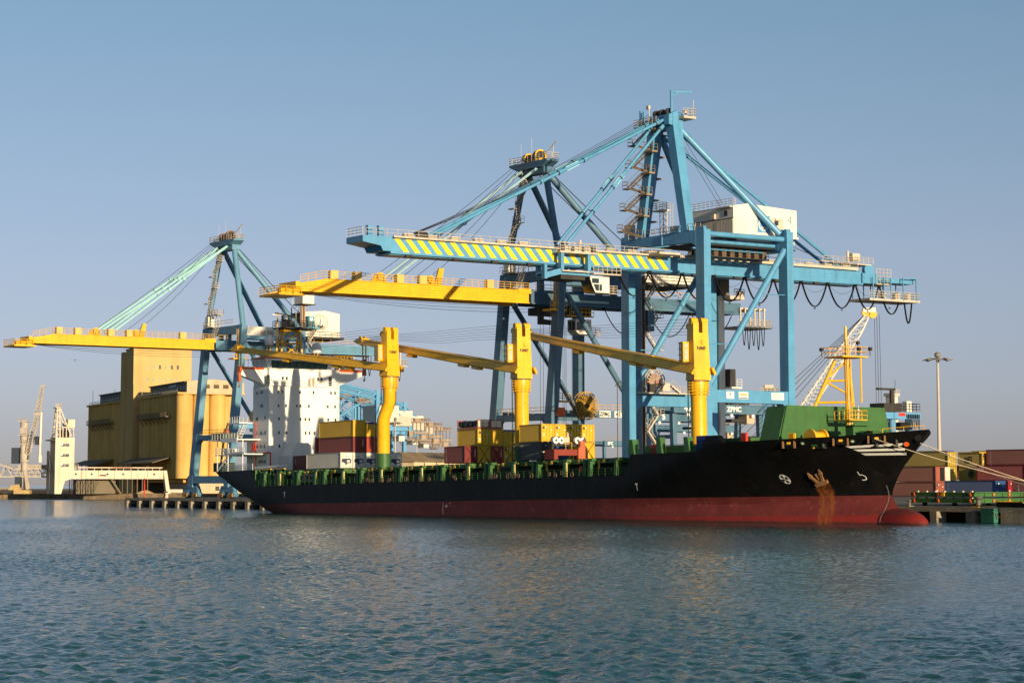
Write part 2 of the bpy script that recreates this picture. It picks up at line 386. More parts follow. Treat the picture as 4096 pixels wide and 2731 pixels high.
# --- hull shader: rust run below the anchor and a wet bright band over the forward waterline
def hull_red():
    m = HULLR.copy(); m.name = 'hull_red_bow'
    t = m.node_tree; b = t.nodes['Principled BSDF']; src = b.inputs['Base Color'].links[0].from_socket
    tc = t.nodes.new('ShaderNodeTexCoord'); sp = t.nodes.new('ShaderNodeSeparateXYZ'); t.links.new(tc.outputs['Object'], sp.inputs[0])
    def M(op, a, b_=None, c_=None):
        n = t.nodes.new('ShaderNodeMath'); n.operation = op
        for i, q in enumerate((a, b_, c_)):
            if q is None: continue
            if isinstance(q, (int, float)): n.inputs[i].default_value = q
            else: t.links.new(q, n.inputs[i])
        return n.outputs[0]
    def mixc(mask, a, col):
        q = t.nodes.new('ShaderNodeMix'); q.data_type = 'RGBA'; t.links.new(mask, q.inputs[0]); t.links.new(a, q.inputs[6]); q.inputs[7].default_value = (*col, 1)
        return q.outputs[2]
    nz = t.nodes.new('ShaderNodeTexNoise'); nz.inputs['Scale'].default_value = 0.8; nz.inputs['Detail'].default_value = 6; t.links.new(tc.outputs['Object'], nz.inputs[0])
    X, Z = sp.outputs[0], sp.outputs[2]
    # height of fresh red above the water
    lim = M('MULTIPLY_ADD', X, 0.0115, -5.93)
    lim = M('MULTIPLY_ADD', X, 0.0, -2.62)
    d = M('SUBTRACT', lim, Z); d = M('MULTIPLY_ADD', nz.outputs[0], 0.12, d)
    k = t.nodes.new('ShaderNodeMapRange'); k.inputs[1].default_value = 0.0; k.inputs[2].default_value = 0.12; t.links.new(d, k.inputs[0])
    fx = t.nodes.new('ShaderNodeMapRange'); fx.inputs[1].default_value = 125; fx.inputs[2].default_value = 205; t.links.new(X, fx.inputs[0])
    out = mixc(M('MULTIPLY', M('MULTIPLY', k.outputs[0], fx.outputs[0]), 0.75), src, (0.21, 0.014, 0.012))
    # weed and wet dark line just above the water
    ge = t.nodes.new('ShaderNodeNewGeometry'); sg = t.nodes.new('ShaderNodeSeparateXYZ'); t.links.new(ge.outputs['Position'], sg.inputs[0])
    wz = t.nodes.new('ShaderNodeMapRange'); wz.inputs[1].default_value = 0.42; wz.inputs[2].default_value = 0.12; t.links.new(M('MULTIPLY_ADD', nz.outputs[0], -0.35, M('ADD', sg.outputs[2], 0.17)), wz.inputs[0])
    out = mixc(M('MULTIPLY', wz.outputs[0], 0.8), out, (0.018, 0.016, 0.010))
    out = stain(t, tc, X, Z, out, M, mixc)
    t.links.new(out, b.inputs['Base Color']); return m
def stain(t, tc, X, Z, out, M, mixc):
    mp = t.nodes.new('ShaderNodeMapping'); mp.inputs['Scale'].default_value = (2.2, 2.2, 0.12); t.links.new(tc.outputs['Object'], mp.inputs[0])
    n = t.nodes.new('ShaderNodeTexNoise'); n.inputs['Scale'].default_value = 1.0; n.inputs['Detail'].default_value = 5; t.links.new(mp.outputs[0], n.inputs[0])
    dx = M('ABSOLUTE', M('SUBTRACT', X, M('MULTIPLY_ADD', Z, -0.02, 194.15)))
    a = M('SUBTRACT', 1.0, M('DIVIDE', dx, 1.25)); a = M('MAXIMUM', a, 0.0); a = M('MINIMUM', M('MULTIPLY', a, 2.4), 1.0)
    below = t.nodes.new('ShaderNodeMapRange'); below.inputs[1].default_value = 1.75; below.inputs[2].default_value = 1.55; t.links.new(Z, below.inputs[0])
    s = M('MULTIPLY', a, below.outputs[0])
    nn = t.nodes.new('ShaderNodeMapRange'); nn.inputs[1].default_value = 0.33; nn.inputs[2].default_value = 0.6; t.links.new(n.outputs[0], nn.inputs[0])
    s = M('MULTIPLY', s, nn.outputs[0])
    return mixc(M('MULTIPLY', s, 0.85), out, (0.20, 0.062, 0.016))
def hull_black():
    m = HULLB.copy(); m.name = 'hull_black_bow'
    t = m.node_tree; b = t.nodes['Principled BSDF']; src = b.inputs['Base Color'].links[0].from_socket
    tc = t.nodes.new('ShaderNodeTexCoord'); sp = t.nodes.new('ShaderNodeSeparateXYZ'); t.links.new(tc.outputs['Object'], sp.inputs[0])
    def M(op, a, b_=None, c_=None):
        n = t.nodes.new('ShaderNodeMath'); n.operation = op
        for i, q in enumerate((a, b_, c_)):
            if q is None: continue
            if isinstance(q, (int, float)): n.inputs[i].default_value = q
            else: t.links.new(q, n.inputs[i])
        return n.outputs[0]
    def mixc(mask, a, col):
        q = t.nodes.new('ShaderNodeMix'); q.data_type = 'RGBA'; t.links.new(mask, q.inputs[0]); t.links.new(a, q.inputs[6]); q.inputs[7].default_value = (*col, 1)
        return q.outputs[2]
    t.links.new(stain(t, tc, sp.outputs[0], sp.outputs[2], src, M, mixc), b.inputs['Base Color']); return m
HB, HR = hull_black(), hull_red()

# --- hull shell
xsn = [28.2,29,30,31.5,33,35,37,39.5,42,45,47.6,49.6,52,56,60,66,75,90,110,130,148,155,160,162.2,163.4,166,170,174,178.6,180.6,183,186,188,190,192,194,196,198,200,201]
zlv = [-6.0,-5.0,-4.0,-3.4,-2.8,-2.2,-1.6,-1.0,-0.5,0.0,0.7,1.5,2.4,3.3,4.0,4.8,5.5,6.2,6.8,7.3]
sh = MB()
rows = []
for X in xsn:
    zb = lerp_tab(ZK, X) if X < 62 else -6; zt = lerp_tab(RIM, X); r = []
    for z in zlv:
        zz = min(max(z, zb), zt); r.append((X, -hb(X, zz), zz))
    r.append((X, -hb(X, zt), zt)); rows.append(r)
# bow rows follow the raked stem: x fraction between 201 and the stem
for q in (0.12,0.25,0.38,0.5,0.61,0.71,0.8,0.88,0.94,0.98,1.0):
    r = []
    for z in zlv+[99]:
        xa = 201.0; zz = min(z, 8.4)
        for _ in range(6):
            xe = lerp_tab(STEM, zz); X = xa+(xe-xa)*q; zt = lerp_tab(RIM, X); zz = min(z, zt)
        r.append((X, -hb(X, zz) if q < 1 else 0.0, zz))
    rows.append(r)
nz = len(zlv)+1
for side in (1, -1):
    base = len(sh.v); pts = [(p[0], p[1]*side, p[2]) for r in rows for p in r]
    fs, ms = [], []
    for i in range(len(rows)-1):
        for j in range(nz-1):
            q = (i*nz+j, (i+1)*nz+j, (i+1)*nz+j+1, i*nz+j+1)
            zz = [pts[k][2] for k in q]
            if max(zz)-min(zz) < 1e-5 and abs(pts[q[0]][1]-pts[q[3]][1]) < 1e-5: continue
            fs.append(q); ms.append(1 if sum(zz)/4 < 0.0 else 0)
    sh.v += pts; sh.f += [tuple(k+base for k in f) for f in fs]; sh.m += ms
# transom
n0 = len(sh.v); sh.v += [rows[0][j] for j in range(nz)] + [(p[0], -p[1], p[2]) for p in rows[0]]
for j in range(nz-1):
    if rows[0][j+1][2]-rows[0][j][2] > 1e-5: sh.f.append((n0+j, n0+j+1, n0+nz+j+1, n0+nz+j)); sh.m.append(0)
# decks
def deck(xa, xb, z, k=24):
    st = [xa+(xb-xa)*i/k for i in range(k+1)]; n0 = len(sh.v)
    for X in st:
        h = max(hb(X, z)-0.05, 0.02); sh.v += [(X, -h, z), (X, h, z)]
    for i in range(k): sh.f.append((n0+2*i, n0+2*i+2, n0+2*i+3, n0+2*i+1)); sh.m.append(2)
deck(28.3, 48.6, 6.24); deck(48.6, 163, 3.26); deck(163, 207.2, 6.15)
for xa, za, zb in ((48.6, 3.26, 6.24), (163.0, 3.26, 6.15)):
    sh.add([(xa,-13.35,za),(xa,13.35,za),(xa,13.35,zb),(xa,-13.35,zb)], [(0,1,2,3)], 2)
# bulbous bow
def bulb_sec(X):
    u = (X-194)/(208.55-194)
    if u >= 1: return 0.02, 0.02
    f = sqrt(max(0, 1-max(0, (u-0.62)/0.38)**2.4))
    return 1.95*f, 2.45*f
bx = [194,196,198,200,202,203.5,205,206.2,207.2,207.9,208.3,208.5,208.55]; n0 = len(sh.v); nb_ = 24
for X in bx:
    ry, rz = bulb_sec(X)
    for i in range(nb_):
        a = 2*pi*i/nb_; sh.v.append((X, ry*cos(a), -4.15+0.0*X+rz*sin(a)))
for i in range(len(bx)-1):
    for j in range(nb_):
        sh.f.append((n0+i*nb_+j, n0+(i+1)*nb_+j, n0+(i+1)*nb_+(j+1) % nb_, n0+i*nb_+(j+1) % nb_)); sh.m.append(1)
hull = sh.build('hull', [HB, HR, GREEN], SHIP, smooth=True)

def on_hull(x, z, off=0.03):
    y = -hb(x, z); e = 0.05
    nx = -(hb(x+e, z)-hb(x-e, z))/(2*e); nzz = -(hb(x, z+e)-hb(x, z-e))/(2*e)
    n = Vector((nx, -1, nzz)).normalized(); n = Vector((-nx*-1 if False else nx*1, -1, nzz)).normalized()
    # surface y = -hb ; outward normal = (d hb/dx * -1 ..., -1, ...)
    n = Vector(((hb(x-e, z)-hb(x+e, z))/(2*e), -1, (hb(x, z-e)-hb(x, z+e))/(2*e))).normalized()
    return Vector((x, y, z)) + n*off
def hull_patch(mb, pts2, m=0, off=0.03):
    """polygon strip given as two lists of (x,z): upper and lower edge"""
    up, lo = pts2; k = len(up)
    vs = [on_hull(x, z, off) for x, z in up]+[on_hull(x, z, off) for x, z in lo]
    mb.add(vs, [(i, i+1, k+i+1, k+i) for i in range(k-1)], m)
def hull_poly(mb, pts, m=0, off=0.035): mb.add([on_hull(x, z, off) for x, z in pts], [tuple(range(len(pts)))], m)
# bow stripes
def seg(a, b, k=9): return [(a[0]+(b[0]-a[0])*i/k, a[1]+(b[1]-a[1])*i/k) for i in range(k+1)]
for a, b_, c, d in (((200.57,6.38),(206.45,6.68),(200.9,6.12),(206.2,6.37)), ((201.05,5.96),(206.05,6.03),(201.45,5.68),(205.9,5.73)), ((201.44,5.46),(205.85,5.47),(201.7,5.18),(205.75,5.17))):
    mb = MB(); hull_patch(mb, (seg(a, b_), seg(c, d))); mb.build('bow_stripe', MARK, SHIP)
# letters and marks
mb = MB()
for x, wd_, ht in ((164.66, 0.55, 0.95), (60.25, 0.55, 0.95)):
    hull_poly(mb, [(x-wd_/2, 2.12), (x+wd_/2, 2.12), (x+wd_/2, 1.9), (x-wd_/2, 1.9)])
    hull_poly(mb, [(x-0.09, 1.9), (x+0.09, 1.9), (x+0.06, 1.12), (x-0.06, 1.12)])
mb.build('tug_mark', MARK, SHIP)
mb = MB()   # bow thruster disc with cross
x0, z0 = 189.9, 2.3
hull_poly(mb, [(x0+0.62*cos(2*pi*i/20), z0+0.62*sin(2*pi*i/20)) for i in range(20)])
for k in range(4):
    a = k*pi/2+0.4; c, s_ = cos(a), sin(a)
    hull_poly(mb, [(x0+0.08*c-0.05*s_, z0+0.08*s_+0.05*c), (x0+0.5*c-0.22*s_, z0+0.5*s_+0.22*c), (x0+0.5*c+0.22*s_, z0+0.5*s_-0.22*c), (x0+0.08*c+0.05*s_, z0+0.08*s_-0.05*c)], 1, 0.06)
mb.build('thruster_mark', [MARK, HULLB], SHIP)
mb = MB()   # bulbous bow symbol
x0, z0 = 199.6, 2.5
pts = [(x0-0.25, z0+0.62), (x0-0.25, z0+0.2), (x0+0.05, z0+0.2), (x0+0.28, z0+0.05), (x0+0.34, z0-0.15), (x0+0.26, z0-0.36), (x0+0.02, z0-0.46), (x0-0.28, z0-0.46)]
for (xa, za), (xb, zb) in zip(pts[:-1], pts[1:]):
    d = Vector((xb-xa, zb-za)); d.normalize(); n = Vector((-d.y, d.x))*0.05
    hull_poly(mb, [(xa+n.x, za+n.y), (xb+n.x, zb+n.y), (xb-n.x, zb-n.y), (xa-n.x, za-n.y)])
mb.build('bulb_mark', MARK, SHIP)
mb = MB()   # draught marks
for k in range(24):
    z = 1.2-k*0.2
    if z < -4: break
    X = lerp_tab([(-4,201.72),(-2.6,201.7),(-1.4,201.78),(-0.5,201.88),(1.3,201.8)], z)
    yy = hb(X, z)
    if z < -1.75: yy = max(yy, bulb_sec(X)[0]*sqrt(max(0, 1-((z+4.15)/bulb_sec(X)[1])**2)))
    mb.box(X-0.07, X+0.07, -yy-0.035, -yy+0.02, z-0.05, z+0.03)
for k in range(7):
    z = -0.3-k*0.27; mb.box(113.4, 113.55, -13.53, -13.49, z-0.04, z+0.04)
mb.ring((114.5, -0.75), 0.24, 0.18, 'y', -13.53, -13.49, 14); mb.box(114.1, 114.9, -13.53, -13.495, -0.78, -0.72)
mb.box(115.3, 115.7, -13.53, -13.49, -0.35, -0.3); mb.box(115.3, 115.7, -13.53, -13.49, -0.8, -0.75)
mb.build('draught_marks', mat('faded_white_mark', (0.42,0.40,0.38), 0.6), SHIP)
# anchor
mb = MB(); P = on_hull(194.3, 2.0, 0.12); nrm = (on_hull(194.3, 2.0, 1.0)-on_hull(194.3, 2.0, 0)).normalized(); tx = Vector((1,0,0))-nrm*nrm.x; tx.normalize(); tz = nrm.cross(tx); tz = tz if tz.z > 0 else -tz
def AP(u, v, o=0.0): return P+tx*u+tz*v+nrm*o
mb.beam(AP(0,-0.15), AP(0.05,1.35), 0.28, 0.3, up=nrm)
mb.beam(AP(-0.95,-0.3,.05), AP(0.95,-0.3,.05), 0.45, 0.45, up=nrm); mb.beam(AP(-0.5,-0.1,.1), AP(0.5,-0.1,.1), 0.4, 0.3, up=nrm)
for sg in (-1, 1):
    mb.beam(AP(sg*0.4,-0.1,.1), AP(sg*0.78,1.1,.15), 0.36, 0.3, up=nrm, w2=0.3, h2=0.18)
    mb.beam(AP(sg*0.78,1.1,.15), AP(sg*0.9,1.9,.1), 0.55, 0.2, up=nrm, w2=0.12, h2=0.1)
mb.build('anchor', RUSTM, SHIP)
# fairleads, panama holes, slots, hawse in the bow bulwark
for x, z in ((194.5, 7.0), (200.75, 7.2), (204.4, 7.4)):
    mb = MB(); Q = [on_hull(x-0.75, z, 0.02), on_hull(x+0.75, z, 0.02)]; t_ = (Q[1]-Q[0]).normalized(); n = t_.cross(Vector((0,0,1))); n = n if n.y < 0 else -n
    for q in Q: mb.beam(q+Vector((0,0,-0.75)), q+Vector((0,0,0.3)), 0.22, 0.3, up=n)
    c = (Q[0]+Q[1])/2; mb.beam(c-t_*0.6-n*0.02+Vector((0,0,-0.25)), c+t_*0.6-n*0.02+Vector((0,0,-0.25)), 0.06, 0.75, 1)
    mb.beam(c-t_*0.25+n*0.05+Vector((0,0,-0.1)), c+t_*0.25+n*0.05+Vector((0,0,-0.1)), 0.05, 0.3, 2)
    mb.build('roller_fairlead', [RUSTM, HULLB, SYEL], SHIP)
for x, z in ((196.2, 6.9), (201.85, 7.05)):
    mb = MB(); c = on_hull(x, z, 0.05); n = (on_hull(x, z, 1)-on_hull(x, z, 0)).normalized(); mb.tube(c, c+n*0.06, 0.5, 16); mb.tube(c+n*0.061, c+n*0.075, 0.34, 14, m=1); mb.tube(c+n*0.076, c+n*0.09, 0.18, 10, m=2)
    mb.build('panama_hole', [HULLB, GREEN, LETTER], SHIP)
for x in (197.3, 198.4):
    mb = MB(); hull_poly(mb, [(x-0.42, 6.42), (x-0.3, 6.68), (x+0.3, 6.7), (x+0.42, 6.44)], 0, 0.04); mb.build('freeing_port', GREEN, SHIP)
mb = MB(); c = on_hull(207.95, 7.35, 0.0); n = Vector((0.55,-0.8,-0.15)).normalized(); mb.tube(c-n*0.3, c+n*0.22, 0.5, 16, r2=0.62); mb.tube(c+n*0.221, c+n*0.23, 0.42, 14, m=1); mb.build('hawse_pipe', [HULLB, BLACK], SHIP)
# bow pulpit below the stem: small lamp bracket and orange buoy-shaped marker
mb = MB(); mb.tube((206.5,-1.2,6.5), (206.72,-1.55,6.5), 0.3, 16); mb.tube((206.45,-1.3,6.6), (206.2,-1.0,8.0), 0.025, 4); mb.build('bow_disc', ORANGE, SHIP)

# --- forecastle: breakwater, deck gear
mb = MB(); mb.prism([(-10.1,6.15),(-8.45,12.05),(9.2,12.05),(10.6,6.15)], 'x', 191.3, 191.55)
for y in (-6,-2.5,1,4.5,8): mb.prism([(188.6,6.15),(191.3,6.15),(191.3,11.6)], 'y', y, y+0.12)
mb.prism([(-10.35,6.15),(-8.5,12.0),(-8.2,12.0),(-10.0,6.15)], 'x', 187.5, 191.3)
mb.build('breakwater', GREEN, SHIP)
mb = MB()
mb.box(181,187.5,-11.5,11.5,6.15,7.9); mb.box(163.5,181,-11,11,6.0,7.3); mb.box(196,197.5,-2.2,0.2,6.15,9.2); mb.box(195.7,198.2,-2.6,0.6,9.2,9.32)
mb.box(198.4,200.6,-1.6,1.4,6.15,8.3); mb.box(198.2,200.9,-1.9,1.7,8.35,8.45)
mb.build('forecastle_locker', GREEN, SHIP)
for y in (-7.4, 3.0):
    mb = MB(); mb.tube((196.0,y-0.9,7.5), (196.0,y+0.9,7.5), 0.9, 18); mb.tube((196,y-1.15,7.5), (196,y-0.9,7.5), 1.25, 20); mb.tube((196,y+0.9,7.5), (196,y+1.15,7.5), 1.25, 20)
    mb.box(195,197,y-1.4,y+1.4,6.15,6.7); mb.build('mooring_winch', SYEL, SHIP)
for x, y in ((192.6,-10.2),(197.5,-8.3),(203,-4.0),(205,-2.4)):
    mb = MB(); mb.box(x-0.4,x+1.2,y-0.3,y+0.3,6.15,6.3)
    for d in (0, 0.8): mb.tube((x+d,y,6.3), (x+d,y,7.5), 0.22, 8)
    mb.build('deck_bollard', DARK, SHIP)
mb = MB(); mb.box(193.4,194.6,-9.9,-9.7,6.2,8.2)
for k in range(6): mb.box(193.4+0.2*k,193.45+0.2*k,-9.98,-9.9,6.3,8.2)
mb.build('yellow_ladder_guard', SYEL, SHIP)
mb = MB(); mb.box(190.9,191.2,-9.6,-9.0,6.2,8.4); mb.build('vent_post', BLACK, SHIP)
mb = MB(); mb.rail([(204.6,-3.6,8.0),(207.6,-0.9,8.35),(207.6,0.9,8.35),(204.6,3.6,8.0)], 0.5, 1.4, 0.04, bars=1); mb.tube((207.4,0,8.3), (206.6,0,9.3), 0.04, 4); mb.build('bow_rail', SYEL, SHIP)

# --- foremast
mast = MB()
mast.tube((194.3,0,6.15), (194.1,0,18.6), 0.33, 12); mast.tube((194.1,0,18.6), (194.1,0,22.7), 0.2, 10)
mast.tube((191.3,-3.3,12.0), (193.2,-1.2,18.2), 0.24, 10); mast.tube((191.3,3.6,12.0), (193.2,1.2,18.2), 0.24, 10)
mast.tube((191.4,-3.3,12.5), (194.2,0,12.5), 0.17, 8); mast.tube((191.4,3.6,12.5), (194.2,0,12.5), 0.17, 8)
mast.tube((192.2,-2.3,15.4), (194.15,0,15.4), 0.15, 8); mast.tube((192.2,-2.3,15.4), (194.2,0.0,13.6), 0.13, 8); mast.tube((192.2,-2.3,15.5), (194.1,0.2,18.1), 0.13, 8)
mast.tube((191.2,-3.3,12.0), (191.2,-3.3,6.4), 0.1, 6)
fm = mast.build('foremast', SYEL, SHIP, smooth=True)
mb = MB(); mb.box(192.2,195.9,-2.3,2.3,18.45,18.62); mb.rail([(192.2,-2.3,18.6),(195.9,-2.3,18.6),(195.9,2.3,18.6),(192.2,2.3,18.6),(192.2,-2.3,18.6)], 1.25, 1.2, 0.045)
mb.build('mast_platform', SYEL, fm)
mb = MB()
for k in range(40): mb.tube((194.75,-0.2,8.5+0.3*k), (194.75,0.2,8.5+0.3*k), 0.03, 4)
mb.tube((194.75,-0.22,8), (194.75,-0.22,21), 0.04, 5); mb.tube((194.75,0.22,8), (194.75,0.22,21), 0.04, 5)
mb.tube((195.6,1.2,12.4), (195.6,1.2,18.4), 0.12, 6)
mb.build('mast_ladder', SYEL, fm)
for x, y in ((192.0,-2.5),(196.1,2.5),(195.6,1.0)): mb = MB(); mb.tube((x,y,18.7), (x,y,19.8), 0.06, 5); mb.box(x-0.25,x+0.25,y-0.2,y+0.2,19.4,19.85); mb.build('mast_lamp', DARK, fm)
mb = MB(); mb.tube((194.7,1.6,18.6), (194.7,1.6,20.9), 0.07, 5); mb.box(194.5,194.9,1.4,1.8,20.3,20.7); mb.build('mast_lamp', DARK, fm)
mb = MB(); mb.box(193.3,196.2,-1.6,1.6,10.0,10.12); mb.rail([(193.3,-1.6,10.1),(196.2,-1.6,10.1),(196.2,1.6,10.1),(193.3,1.6,10.1)], 1.2, 1.0, 0.045); mb.build('crew_platform', SYEL, fm)

# --- cargo deck: coaming, hatch covers, side posts
mb = MB(); mb.box(56,160.5,-10.6,10.6,3.26,5.1); mb.build('hatch_coaming', mat('shaded_green_coaming', (0.012,0.030,0.012), 0.6, var=0.3, rust=0.2), SHIP)  # green darkened to hold the shade below the hatch covers
for xa, xb in ((57,64.5),(65.5,79.6),(87.5,105),(106.5,120.8),(129.8,143),(144,160)):
    mb = MB(); mb.box(xa,xb,-12.6,12.6,5.15,5.85); k = int((xb-xa)/3)
    for i in range(k+1):
        x = xa+0.3+(xb-xa-0.6)*i/max(k,1)
        mb.box(x-0.1,x+0.1,-12.72,-12.6,5.2,5.8)
    mb.build('hatch_cover', GREEN, SHIP)
px = [52.3,58,65,71.4,74.6,81,87.4,93.8,100.2,106.6,113.2,120.7,127.1,133.5,140.2,147.2,153.5,159.9]
for i, x in enumerate(px):
    for sd in (-1, 1):
        mb = MB(); top = 5.85
        mb.frustum((x-0.55,x+0.12,sd*13.4-0.14,sd*13.4+0.14) if sd > 0 else (x-0.55,x+0.12,-13.5,-13.1), (x-0.4,x+0.1,sd*13.0-0.5,sd*13.0+0.35) if sd > 0 else (x-0.4,x+0.1,-13.4,-12.2), 3.26, top)
        if i % 2 == 0: mb.box(x-1.9,x-1.3,-13.3 if sd < 0 else 12.9,-12.9 if sd < 0 else 13.3,3.26,top)
        mb.box(x-0.4,x+0.5,sd*12.9-0.5,sd*12.9+0.5,top-0.35,top+0.02)
        mb.build('container_stanchion', GREEN, SHIP)
for i, x in enumerate(px):
    mb = MB()
    if i % 2: mb.pipe([(x+0.2,-13.2,3.3), (x+0.2,-13.2,5.5), (x+1.2,-13.2,5.55)], 0.07, 5); mb.build('vent_pipe', SYEL, SHIP)
    else:
        mb.tube((x+1.0,-12.6,4.3), (x+1.0,-12.6,5.6), 0.06, 5); mb.tube((x+1.3,-12.6,4.3), (x+1.3,-12.6,5.6), 0.06, 5); mb.tube((x+1.0,-12.6,5.0), (x+1.3,-12.6,5.0), 0.05, 4); mb.build('yellow_ladder', SYEL, SHIP)
    mb = MB(); mb.prism([(x+2.2,5.2),(x+2.5,5.75),(x+2.7,5.75),(x+3.0,5.2)], 'y', -12.8, -12.72); mb.build('guide_bracket', SYEL, SHIP)
mb = MB(); mb.rail([(50,-13.4,3.26),(162,-13.4,3.26)], 1.1, 1.6, 0.03, bars=3); mb.build('deck_rail', GREEN, SHIP)
for i in range(26):
    x = R.uniform(86, 158); c = (x, R.uniform(3.5, 3.9)); r = R.uniform(0.28, 0.42); mb = MB(); mb.ring(c, r, r-0.09, 'y', -13.5, -13.42, 12); mb.build('rope_coil', mat('old_rope', (0.22,0.14,0.10), 0.9), SHIP)
for x in (63, 84.5, 96, 118, 138.3, 149.5): mb = MB(); mb.box(x,x+0.7,-12.5,-12.2,3.9,4.8); mb.build('fire_box', RED, SHIP)
# forward side posts on the forecastle flank
for x, zt in ((163.6,8.3),(170.0,8.4),(176.2,8.3)):
    mb = MB(); mb.frustum((x-0.75,x+0.45,-13.3,-12.7), (x-1.0,x-0.1,-13.2,-12.2), 6.15, zt); mb.build('container_stanchion', GREEN, SHIP)
mb = MB(); mb.frustum((179.2,184.2,-13.3,-12.6), (180.3,182.6,-13.2,-12.4), 7.0, 8.3); mb.build('bulwark_step', HULLB, SHIP)
mb = MB(); mb.rail([(163,-13.0,6.2),(179,-13.0,6.2)], 1.1, 1.6, 0.035, bars=3); mb.rail([(162.6,-13.2,6.2),(162.6,-11.4,6.2)], 2.0, 0.9, 0.05, bars=3); mb.build('forecastle_rail', GREEN, SHIP)
mb = MB(); mb.box(166.2,168.6,-12.0,-11.6,6.2,7.5); mb.box(176.8,179,-12.2,-11.8,6.2,8.4, 1); mb.box(186,187,-11.9,-11.5,7.2,8.5, 0); mb.build('hose_box', [RED, mat('blue_tarpaulin', (0.03,0.05,0.25), 0.7)], SHIP)

# --- aft deckhouse
HX = 43.0
hs = MB()
hs.box(36.6,HX,-7.6,7.6,6.24,22.3)
for k, z in enumerate((8.8,11.5,14.0,16.6,19.2,21.6)): hs.box(36.5,HX+0.05,-7.66,7.66,z,z+0.07)
for y in (-6.6,-4.4,-2.2,0,2.2,4.4,6.6): hs.box(HX,HX+0.04,y-0.03,y+0.03,8.9,22.2)
house = hs.build('deckhouse', WHITE, SHIP)
def windows(lst, parent, x=HX+0.06, mname='window'):
    for y, z, wd_, ht in lst:
        mb = MB(); mb.box(x-0.05,x+0.05,y-wd_/2-0.06,y+wd_/2+0.06,z-ht/2-0.06,z+ht/2+0.06, 1); mb.box(x+0.051,x+0.06,y-wd_/2,y+wd_/2,z-ht/2,z+ht/2, 0)
        mb.build(mname, [GLASS, WHITE], parent)
W = []
for z, ys in ((21.1,(-5.6,-4.8,-1.0,1.9,5.7,6.6)),(18.5,(-5.6,-4.0,-1.7,-0.9,0.9,5.0,6.6)),(16.0,(-5.5,-0.9,0.15,1.0,5.1,6.7)),(13.4,(-5.5,-3.9,0.2,1.05,2.1)),(10.9,(-5.4,0.3,1.2))):
    W += [(y, z, 0.36, 0.55) for y in ys]
windows(W, house)
for y, z in ((-6.9,21.0),(-6.0,21.0),):  pass
for x, z in ((38.2,21),(39.8,21.1),(40.3,21.1),(39.8,18.5),(40.3,18.5),(38.0,16.1),(38.5,16.1),(41.5,16.2),(38.0,13.4),(40,13.4),(41.7,13.4),(38.5,10.9),(39.9,10.9),(41.4,10.9),(39.2,8.0),(40,8.0),(40.8,8.0),(41.6,8.0)):
    mb = MB(); mb.box(x-0.2,x+0.2,-7.7,-7.6,z-0.3,z+0.3); mb.build('window', GLASS, house)
# bridge deck with wings
br = MB()
br.box(37.0,HX+0.3,-7.7,7.4,22.3,25.5)
br.prism([(-13.3,24.15),(-13.3,25.62),(-7.7,25.62),(-7.7,22.2)], 'x', 40.9, 42.3)
br.prism([(13.0,24.45),(13.0,25.72),(7.4,25.72),(7.4,22.4)], 'x', 40.9, 42.3)
br.prism([(-7.7,25.5),(-6.9,25.5),(-6.9,27.0),(-8.1,27.0)], 'x', 37.0, 42.7)
br.box(37.0,42.3,-6.9,6.2,25.5,27.0); br.box(37.0,42.9,-8.3,7.5,27.0,27.35)
br.box(HX+0.3,HX+0.55,-7.7,7.4,22.2,22.3); br.box(HX+0.3,HX+0.5,-7.7,7.4,25.35,25.5)
bridge = br.build('bridge', WHITE, SHIP)
mb = MB()
ys = [-6.9+1.33*k for k in range(10)]
for k in range(9):
    a, b_ = ys[k]+0.09, ys[k+1]-0.09
    mb.add([(42.45,a,25.6),(42.45,b_,25.6),(42.95,b_,26.95),(42.95,a,26.95)], [(0,1,2,3)], 0)
for y in ys: mb.beam((42.43,y,25.55), (42.96,y,27.0), 0.16, 0.1, 1, up=(1,0,0))
mb.add([(42.3,-7.05,25.55),(42.4,-7.0,25.55),(42.9,-7.6,26.95),(41.5,-8.0,26.95),(41.3,-7.5,25.55)], [(0,1,2,3,4)], 0)
mb.box(42.3,42.45,-6.95,5.2,25.45,25.62,1)
mb.build('bridge_window', [TEAL, INK], bridge)
mb = MB(); mb.box(42.3,42.36,-13.3,-8.3,25.2,25.66); mb.build('orange_band', ORANGE, bridge)
mb = MB(); mb.box(42.3,42.36,7.2,13.0,25.25,25.74); mb.build('orange_band', ORANGE, bridge)
mb = MB(); mb.box(38,43.0,-8.9,-3.8,27.36,27.6); mb.build('orange_roof_edge', ORANGE, bridge)
mb = MB(); mb.box(38,43.0,5.2,7.6,27.36,27.55); mb.build('orange_roof_edge', ORANGE, bridge)
mb = MB(); mb.rail([(42.2,-13.2,25.62),(42.2,-8.4,25.62)], 1.4, 0.8, 0.05, bars=1); mb.rail([(41.0,-13.2,25.62),(42.2,-13.2,25.62)], 1.4, 0.8, 0.05, bars=1); mb.rail([(HX+0.5,-7.6,22.3),(HX+0.5,7.3,22.3)], 0.9, 1.2, 0.03); mb.rail([(37.2,-7,27.6),(42.8,-7,27.6),(42.8,7,27.6),(37.2,7,27.6)], 1.0, 1.2, 0.035); mb.build('bridge_rail', WHITE, bridge)
for y in (-8.0, 5.4):
    mb = MB(); mb.box(HX+0.3,HX+0.36,y-0.35,y+0.35,22.4,24.2); mb.build('bridge_door', GLASS, bridge)
windows([(y, 23.65, 0.4, 0.6) for y in (-4.9,-4.05,2.7,3.45)], bridge, HX+0.36)
